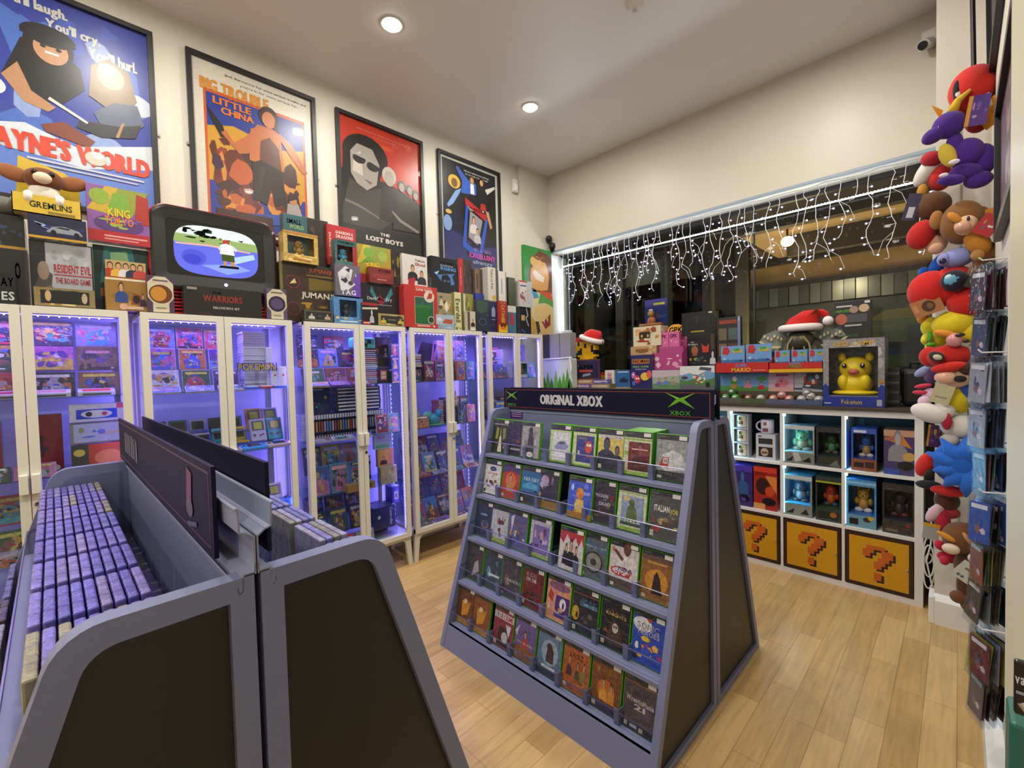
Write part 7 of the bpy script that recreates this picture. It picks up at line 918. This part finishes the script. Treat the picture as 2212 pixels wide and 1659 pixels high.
t = thing('hanging_rod', 'black rod hanging in the right corner above the red plush head', 'rod', (0, 0, 0)); MB().tube([(.03, 3.05, CEIL), (.045, 3.02, 2.68)], .009, '161618', 'satin', 8).build('rod', t)
t = thing('display_strip', 'white plastic display strip with hooks running down the right wall', 'display strip', (0, 0, 0)); MB().box(.083, 1.6, .55, .093, 1.612, 1.68, 'd8d8cc', 'satin').build('upright', t)
for z in (1.6, 1.3, .97, .6): MB().box(.093, 1.6, z, .11, 1.612, z+.018, 'cfd0c8', 'satin').build('crossbar', t)
RP = random.Random(8)
def packs(y, z, n, l, cols, x0=.045, h=.15, w_=.08):
    yaw = RP.uniform(.3, .5)
    for j in range(n):
        m = MB(); c = cols[j % len(cols)]; x = x0+.0078*j
        m.box(-.0012, -w_/2, -h+.02, .0012, w_/2, -.02, c, 'print').box(-.002, -w_/2-.006, -h, .002, w_/2+.006, 0, 'eef2f6', 'plastic'); art(m, plane(-.0014, w_/2, -h+.02, 0, -w_, 0, 0, 0, h-.04, -1, 0, 0, .0001), 'n 5 %d .05 .05 .95 .95 c9b8c8,8a5a5a,3a4a7a;r .1 .84 .9 .95 d8d4d8' % j)
        tag(m.build('toy_packet', None, (x, y+.006*j, z), rot=(RP.uniform(-.1, .1), RP.uniform(.0, .1), yaw+RP.uniform(-.12, .12))), f'{cname(c)} clear bagged packet {ORD[j]} on the hook {l}', 'packet', f'bagged packets on the hook {l}')
    tag(MB().tube([(.109, y+.02, z+.012), (x0+.005, y, z+.012), (x0-.004, y, z+.022)], .0025, 'd8d8d4', 'gloss', 6).build('peg_hook'), f'clear peg hook {l} on the right wall', 'hook', 'clear peg hooks')
PC = [['4a2a3a', '6a3a4a', '2a2430', '3a3a44'], ['3a4a6a', '2a2a30', '8a8a94'], ['9a9aa4', 'b8bac0', '7a7a88'], ['9a9aa4', '3a4a8a', '2a2a30'], ['3a4a7a', '8a5a5a', '1c1c20', 'b0b0b8'], ['2a4a9a', '4a5ab0', '6a4a5a', '2a2a30'], ['8a4a3a', '5a6a3a', 'c9b8b0', 'b0a03c'], ['2a2a2c', '6a4a34', '9a9aa0'], ['6a2a34', 'b0a03c', '3a3434', '9a9aa0']]
for i_ in range(10): packs(2.0+.05*math.sin(i_*2.1), 1.72-i_*.142, 7, f'row {ORD[i_]} from top', PC[i_ % 9], h=.16, x0=.045+.004*math.sin(i_*1.7))
t = thing('teal_bin', 'tall teal panel box with black lettered label at the lower right edge', 'bin', (0, 0, 0)); MB().box(.034, .6, 0, .3, .65, 1.095, '1f5a50', 'satin', .004).build('body', t)
m = MB().box(.036, .592, 1.108, .16, .598, 1.158, '17171b', 'gloss', .002); art(m, plane(.036, .5915, 1.108, .124, 0, 0, 0, 0, .05, 0, -1, 0, .0002), 't vault .055 .68 .1 .2 c9c9cc;r .01 .4 .12 .46 8a8a90'); o = m.build('label', t); MB().tube([(.04, .597, 1.12), (.055, .597, 1.098), (.1, .597, 1.09), (.15, .597, 1.11)], .006, 'c9ccd0', 'metal', 8).build('chrome_hook', t)
MB().box(.05, .596, 1.08, .15, .6, 1.12, '17171b', 'gloss').build('label_holder', t)
t = thing('cable_coil', 'white tangled cable hanging between the cube shelf and the wall pier', 'cable', (-.115, 3.39, 0)); m = MB()
for a0, zc, r in ((0, .3, .09), (1.2, .24, .1), (2.1, .36, .08)): m.tube([(.016*math.sin(a0+k*.5), .006*k/6+.01*math.cos(k), zc+r*math.cos(2*PI*k/20)) if 0 else (.022*math.sin(2*PI*k/20+a0*.1), -.02+.008*a0, zc+r*math.cos(2*PI*k/20)) for k in range(21)], .004, 'd0d0c4', 'satin', 6)
m.tube([(0, -.02, .6), (.012, -.022, .5), (.008, -.02, .4), (-.01, -.02, .3), (.014, -.02, .16)], .004, 'd8d8cc', 'satin', 6).build('cable', t)
# ---- plush toys: ellipsoids px->m on the hanging strip ----
def P_(cx, cy): return (-.038+(cx-2050)*.00158+(cy-200)*7e-6, 2.703-(cy-200)*.002238-(cx-2050)*.00052)
def plush(lab, y, parts, nm='plush_toy', wob=0):
    """parts: (part name, colour, [(cx, cy, rx, ry, depth offset, rot)...])"""
    cx0, cz0 = P_(*parts[0][2][0][:2]); t = thing(nm, lab, 'plush toy', (cx0, y, cz0), group='plush toys hung in the right corner')
    for name, col, L in parts:
        m = MB(); key = 'gloss' if name in ('eye', 'nose') else 'fabric'
        for q in L:
            cx, cy, rx, ry = q[:4]; x, z = P_(cx, cy); dy = q[4] if len(q) > 4 else 0; rt = q[5] if len(q) > 5 else 0; RX, RZ_ = rx*.00185, ry*.00225
            m.ball((x-cx0, dy, z-cz0), (RX, min(RX, RZ_)*(.9 if name not in ('eye', 'wing', 'tag') else .35), RZ_), col, key, 18, 12, rot=(0, rt, 0), wob=wob)
        m.build(name, t, smooth=True)
    return t
def swing(t, P, c, name, th=.004): return MB().ext([(a, b, d) for a, b, d in P], (0, th, 0), c, 'fabric').build(name, t)
def tagc(lab, cx, cy, w_, h, y, c, rot, sp=''):
    x, z = P_(cx, cy); m = MB().box(-w_/2, 0, -h/2, w_/2, .0015, h/2, c, 'print'); art(m, plane(-w_/2, -.0002, -h/2, w_, 0, 0, 0, 0, h, 0, -1, 0, .0002), sp); tag(m.build('price_tag', None, (x, y, z), rot=(0, rot, .1)), lab, 'tag', 'card tags on the plush toys')
t = plush('red plush head with dark oval eye patch, topmost of the plush toys', 3.0, [('head', 'c0241c', [(2100, 200, 46, 44), (2072, 240, 20, 22, -.02)]), ('eye_patch', '18141a', [(2068, 212, 9, 22, -.05)]), ('eye', 'd8d8d8', [(2069, 220, 5, 6, -.062)]), ('body', 'a01c18', [(2110, 255, 26, 30, .03)])])
t = plush('purple plush dinosaur with yellow horn, orange wings and yellow belly', 2.95, [('head', '3f1a78', [(2050, 285, 32, 26, -.03), (2018, 308, 24, 15, -.05, -.5)]), ('body', '451c82', [(2085, 340, 34, 30), (2120, 350, 24, 32, .02), (2062, 322, 16, 24, -.02)]), ('leg', '3f1a78', [(2085, 380, 30, 16, -.03, .3), (2055, 400, 26, 11, -.05, .2), (2110, 395, 26, 16, -.02)]), ('belly', 'c9b03a', [(2048, 348, 16, 26, -.04, -.3)]), ('claw', 'd8cfe0', [(2062, 368, 10, 5, -.09), (2040, 396, 9, 4, -.1)]), ('eye', 'e4e0ec', [(2032, 290, 4, 7, -.07)])])
m = MB(); x, z = .02, .03; m.tube([(.01, -.03, .05), (.03, -.03, .1), (.07, -.03, .13)], .022, 'd0a828', 'fabric', 10, r2=.006); m.build('horn', t, smooth=True)
swing(t, [(.09, 0, -.0), (.14, -.01, .08), (.2, -.02, .1), (.17, -.02, -.03), (.12, 0, -.06)], 'c8801a', 'wing'); swing(t, [(-.03, .03, .06), (-.06, .03, .14), (-.02, .03, .1)], 'c8801a', 'wing')
tagc('purple and gold card tag by the yellow horn of the purple plush', 2108, 262, .07, .13, 2.9, '4a2a7a', .15, 'r 0 0 .2 1 c9903a;n 6 3 .2 .1 .95 .9 6a4aa0,a88ab0'); tagc('small white price tag behind the purple and gold tag', 2122, 240, .04, .06, 2.93, 'd0ccc4', -.2)
plush('white and red cone-nosed plush left of the purple dinosaur', 3.08, [('head', 'd8d2c8', [(2005, 352, 22, 40, 0, .6)]), ('mouth', 'a81c2a', [(2012, 335, 24, 16, -.03, .4)]), ('body', 'b8241c', [(2030, 372, 26, 28, .0)])])
plush('brown plush head seen from behind below the red and white plush', 3.04, [('head', '5a3a1c', [(2015, 438, 36, 30), (1988, 448, 14, 14)]), ('ear', 'b8842c', [(1990, 405, 12, 16, .02)]), ('body', '4a3018', [(2020, 475, 22, 20, .03)])])
tagc('purple card tag with white barcode hanging left of the brown plush', 1966, 447, .05, .13, 3.0, '2e2650', .25, 'r .3 .1 .8 .5 c9c6cc')
t = plush('brown monkey-like plush with orange cap brim and pale muzzle', 2.95, [('head', '7a5228', [(2078, 480, 42, 44), (2110, 468, 24, 24, .02)]), ('face', 'd8b090', [(2085, 490, 22, 20, -.05)]), ('nose', 'c99a80', [(2078, 497, 15, 11, -.085)]), ('brim', 'c8862a', [(2062, 478, 18, 7, -.075, .9)]), ('ear', '9a6a34', [(2024, 478, 14, 20)]), ('eye', '1a1420', [(2090, 480, 3, 5, -.09)]), ('arm', 'b87a24', [(2108, 520, 22, 30, -.03, -.4), (2135, 462, 20, 14, .0)]), ('body', '6a4420', [(2125, 545, 24, 30), (2118, 580, 26, 24, -.02)]), ('foot', 'a87840', [(2108, 550, 12, 11, -.075), (2115, 585, 12, 10, -.075)])])
tagc('red card tag with small picture on the brown monkey-like plush', 2128, 490, .07, .09, 2.87, 'b02a34', .6, 'n 6 3 .2 .2 .8 .8 d8d4c8,3a6aa0,c9a03c')
plush('red plush cap shape with peach face below the brown head', 3.02, [('cap', 'b81c1c', [(1988, 505, 30, 32, 0, .3)]), ('head', 'c89a80', [(2020, 520, 24, 22, .02), (2022, 535, 16, 12, -.03)]), ('hair', '5a3a18', [(2030, 500, 18, 18, .02)])])
plush('pale lilac floppy plush with dark eye hole above the big red plush', 2.97, [('head', '8c92cc', [(2068, 552, 34, 20, 0, -.2), (2040, 560, 14, 14, -.02)]), ('eye', '14183a', [(2037, 565, 7, 6, -.05)])])
plush('royal blue plush tail tips poking out at the left', 3.06, [('tail', '1c56b8', [(2025, 565, 16, 26, 0, .5), (1992, 585, 12, 12), (2010, 590, 14, 10)])])
plush('large bright red plush with pale blue oval patch', 3.0, [('body', 'c41c18', [(2010, 628, 48, 44), (2060, 610, 48, 42), (2090, 640, 40, 32, -.03)]), ('patch_border', '15182c', [(2062, 604, 26, 22, -.088, -.2)]), ('patch', '5a9ab8', [(2060, 604, 21, 17, -.098, -.2)]), ('patch_light', 'c0d4dc', [(2052, 600, 9, 7, -.115)])])
tagc('orange brown picture tag below the big red plush', 2003, 665, .11, .08, 2.93, 'b0744a', -.35, 'e .55 .5 .22 .34 4a2c20;e .6 .5 .1 .18 7a5a3c;r .05 .3 .2 .8 c98a60'); tagc('dark printed tag right of the blue oval patch', 2112, 606, .09, .05, 2.86, '2c2a1c', .4)
t = plush('yellow capped plush with orange brim and pink nose', 2.98, [('cap', 'd8c41c', [(2062, 690, 44, 28, 0, -.15), (2100, 700, 26, 24)]), ('brim', 'd88a2c', [(2042, 716, 22, 7, -.06, .3)]), ('nose', 'c88a8a', [(2062, 726, 16, 15, -.06)]), ('ear', 'b8b4ac', [(2118, 712, 18, 16)]), ('eye', '2a1a14', [(2074, 714, 9, 4, -.085, -.1), (2086, 724, 6, 4, -.085)]), ('body', 'c9b81c', [(2110, 745, 22, 26, .02)]), ('tummy', 'c4b8c0', [(2102, 748, 14, 20, -.02)])])
plush('yellow plush with small green leaf and round paws', 3.05, [('body', 'd8cc2c', [(2010, 705, 22, 22), (2018, 730, 28, 20)]), ('leaf', '5aa02c', [(2008, 728, 6, 12, -.06), (2010, 745, 10, 5, -.06)]), ('paw', 'd8c83c', [(1995, 738, 8, 8, -.04), (2003, 752, 7, 7, -.04)]), ('ear', 'c8842c', [(1990, 690, 12, 12)])])
t = plush('red peaked cap plush with white oval badge, cream face and blue outfit', 2.96, [('cap', 'b82018', [(2050, 762, 44, 24, 0, -.1), (2008, 772, 22, 22, .02)]), ('brim', 'c42a20', [(2050, 785, 34, 10, -.06, -.2)]), ('badge_border', '2a2224', [(2024, 768, 16, 10, -.06, .5)]), ('badge', 'c8c0a8', [(2026, 769, 10, 6, -.072, .5)]), ('head', 'd8b898', [(2070, 802, 30, 22, -.01)]), ('hair', '3a2416', [(2088, 780, 14, 13, -.05), (2112, 768, 16, 8, -.0)]), ('nose', 'd8a890', [(2044, 808, 22, 14, -.05)]), ('moustache', '1a1412', [(2074, 804, 12, 7, -.065)]), ('body', '2c4a94', [(2100, 825, 26, 24)]), ('arm', 'c02a24', [(2112, 802, 16, 12)]), ('glove', 'dcd8d4', [(2130, 812, 16, 14, -.02)])])
plush('lilac long-eared plush behind the cream face', 3.07, [('ear', '8a94c0', [(1995, 806, 26, 10, 0, -.6), (2020, 790, 14, 8)]), ('body', '5a3a6a', [(2010, 815, 16, 16)])])
plush('pink and white striped long-eared plush', 3.0, [('ear', 'c83a50', [(1992, 840, 18, 5, 0, -.2), (1985, 856, 16, 5)]), ('head', 'd8b8cc', [(1995, 875, 14, 14), (2010, 855, 18, 14, .02)])])
t = plush('white plush with yellow shirt, red patches and outstretched white arm', 2.97, [('shirt', 'c8b414', [(2072, 850, 30, 28), (2048, 872, 16, 14)]), ('arm', 'd8d2cc', [(2010, 893, 40, 20, -.05, .35), (2040, 880, 22, 16, -.03)]), ('body', 'd6d0ca', [(2078, 905, 42, 26)]), ('red_patch', 'a81c2c', [(2046, 900, 10, 18, -.06)]), ('red_patch', 'a81c2c', [(2112, 912, 14, 14, -.04)]), ('foot', '6a4424', [(2108, 868, 16, 20, .02)]), ('paw', 'b8b0ac', [(2052, 940, 18, 14, -.03)])])
tagc('cream card tag on the yellow shirt plush', 2036, 845, .07, .09, 2.9, 'c4bc98', .3, 'r .2 .3 .8 .36 8a8470'); tagc('white card tag beside the blue outfit plush', 2114, 846, .06, .08, 2.88, 'c8c8cc', -.4)
tagc('gold and purple printed tag above the blue spiky plush', 2020, 945, .06, .11, 3.02, '4a2a50', .1, 'r 0 0 .14 1 c08a2c;r .86 0 1 1 c08a2c;n 8 3 .15 .05 .85 .95 c9a040,8a4a7a')
t = plush('large bright blue plush ball with soft pointed tufts', 2.97, [('body', '1a5cc0', [(2070, 985, 50, 46), (2100, 975, 30, 30)]), ('face', 'c0241c', [(2000, 1010, 20, 30, .0, .4), (2050, 1052, 36, 12, .0)]), ('eye_patch', '14100e', [(2008, 1025, 8, 14, -.04, .6)]), ('side', 'b02028', [(2126, 970, 16, 18)])])
m = MB()
for a_, l, z_ in ((2.9, .15, .06), (2.3, .14, .09), (1.6, .12, .1), (1.0, .13, .08), (.3, .15, .02), (-.2, .17, -.06), (-.7, .16, -.1), (3.5, .13, -.06), (-1.6, .15, -.12), (-2.2, .14, -.1)):
    c_, s_ = math.cos(a_), math.sin(a_); m.tube([(.03*c_+.03, -.02, .03*s_), (.08*c_+.03, -.06, .09*s_), (l*c_*.95+.03, -.05, l*1.05*s_+.01)], .058, '2468cc', 'fabric', 10, r2=.005)
m.build('tuft', t, smooth=True)
plush('dark flat plush cap brim with purple strip under the blue plush', 3.05, [('brim', '23282c', [(2004, 1060, 28, 10, -.02)]), ('strip', '3a1c6a', [(2035, 1062, 14, 9)])])
plush('brown and red plush behind the brown monkey-like head', 3.07, [('body', '5a3018', [(2045, 1085, 26, 22)]), ('collar', 'a8342a', [(2048, 1110, 24, 14)])])
plush('red and pink long-eared plush hanging at the left', 3.05, [('ear', 'd8b0b8', [(2018, 1120, 14, 26, 0, .5)]), ('head', 'b02038', [(2036, 1135, 16, 32)]), ('arm', 'b81c30', [(2045, 1182, 24, 12, -.03), (2050, 1205, 24, 12, -.02)]), ('paw', 'c42a3c', [(2028, 1182, 10, 10, -.05), (2040, 1212, 10, 10, -.05)])])
t = plush('brown monkey plush hanging lowest with dangling legs and pale muzzle', 2.95, [('head', '66401e', [(2080, 1140, 40, 34), (2110, 1128, 24, 26, .02)]), ('muzzle', 'd8c4a8', [(2055, 1165, 17, 11, -.06)]), ('brim', 'c8862c', [(2045, 1143, 20, 6, -.06, .5)]), ('cap_stripe', 'c88a44', [(2090, 1128, 5, 14, -.075, -.5)]), ('body', '5c3a1c', [(2090, 1195, 26, 34)]), ('leg', '5a361a', [(2080, 1240, 12, 34, .0), (2102, 1245, 13, 34, -.01)]), ('foot', '66401f', [(2070, 1265, 16, 13, -.03), (2094, 1272, 17, 14, -.03)]), ('paw', 'dcd8d4', [(2102, 1165, 11, 10, -.06)])])
tagc('white card tag with print on the lowest brown plush', 2088, 1197, .075, .09, 2.87, 'c9c6b8', .6, 'r .3 .6 .7 .7 6a6860;e .3 .2 .08 .07 5a5a70;e .5 .2 .08 .07 5a5a70'); tagc('grey and yellow card tag at the left of the red plush paws', 2010, 1160, .06, .08, 3.0, 'a8a8a4', .1, 'r 0 .8 1 1 d8a01c')
tag(MB().box(-.002, 0, 0, .002, .004, 2.3, 'b8b4ac', 'satin').build('hanging_strip', None, (.0, 3.279, .4)), 'thin pale hanging strip behind the plush toys', 'strip')
bpy.context.view_layer.update()
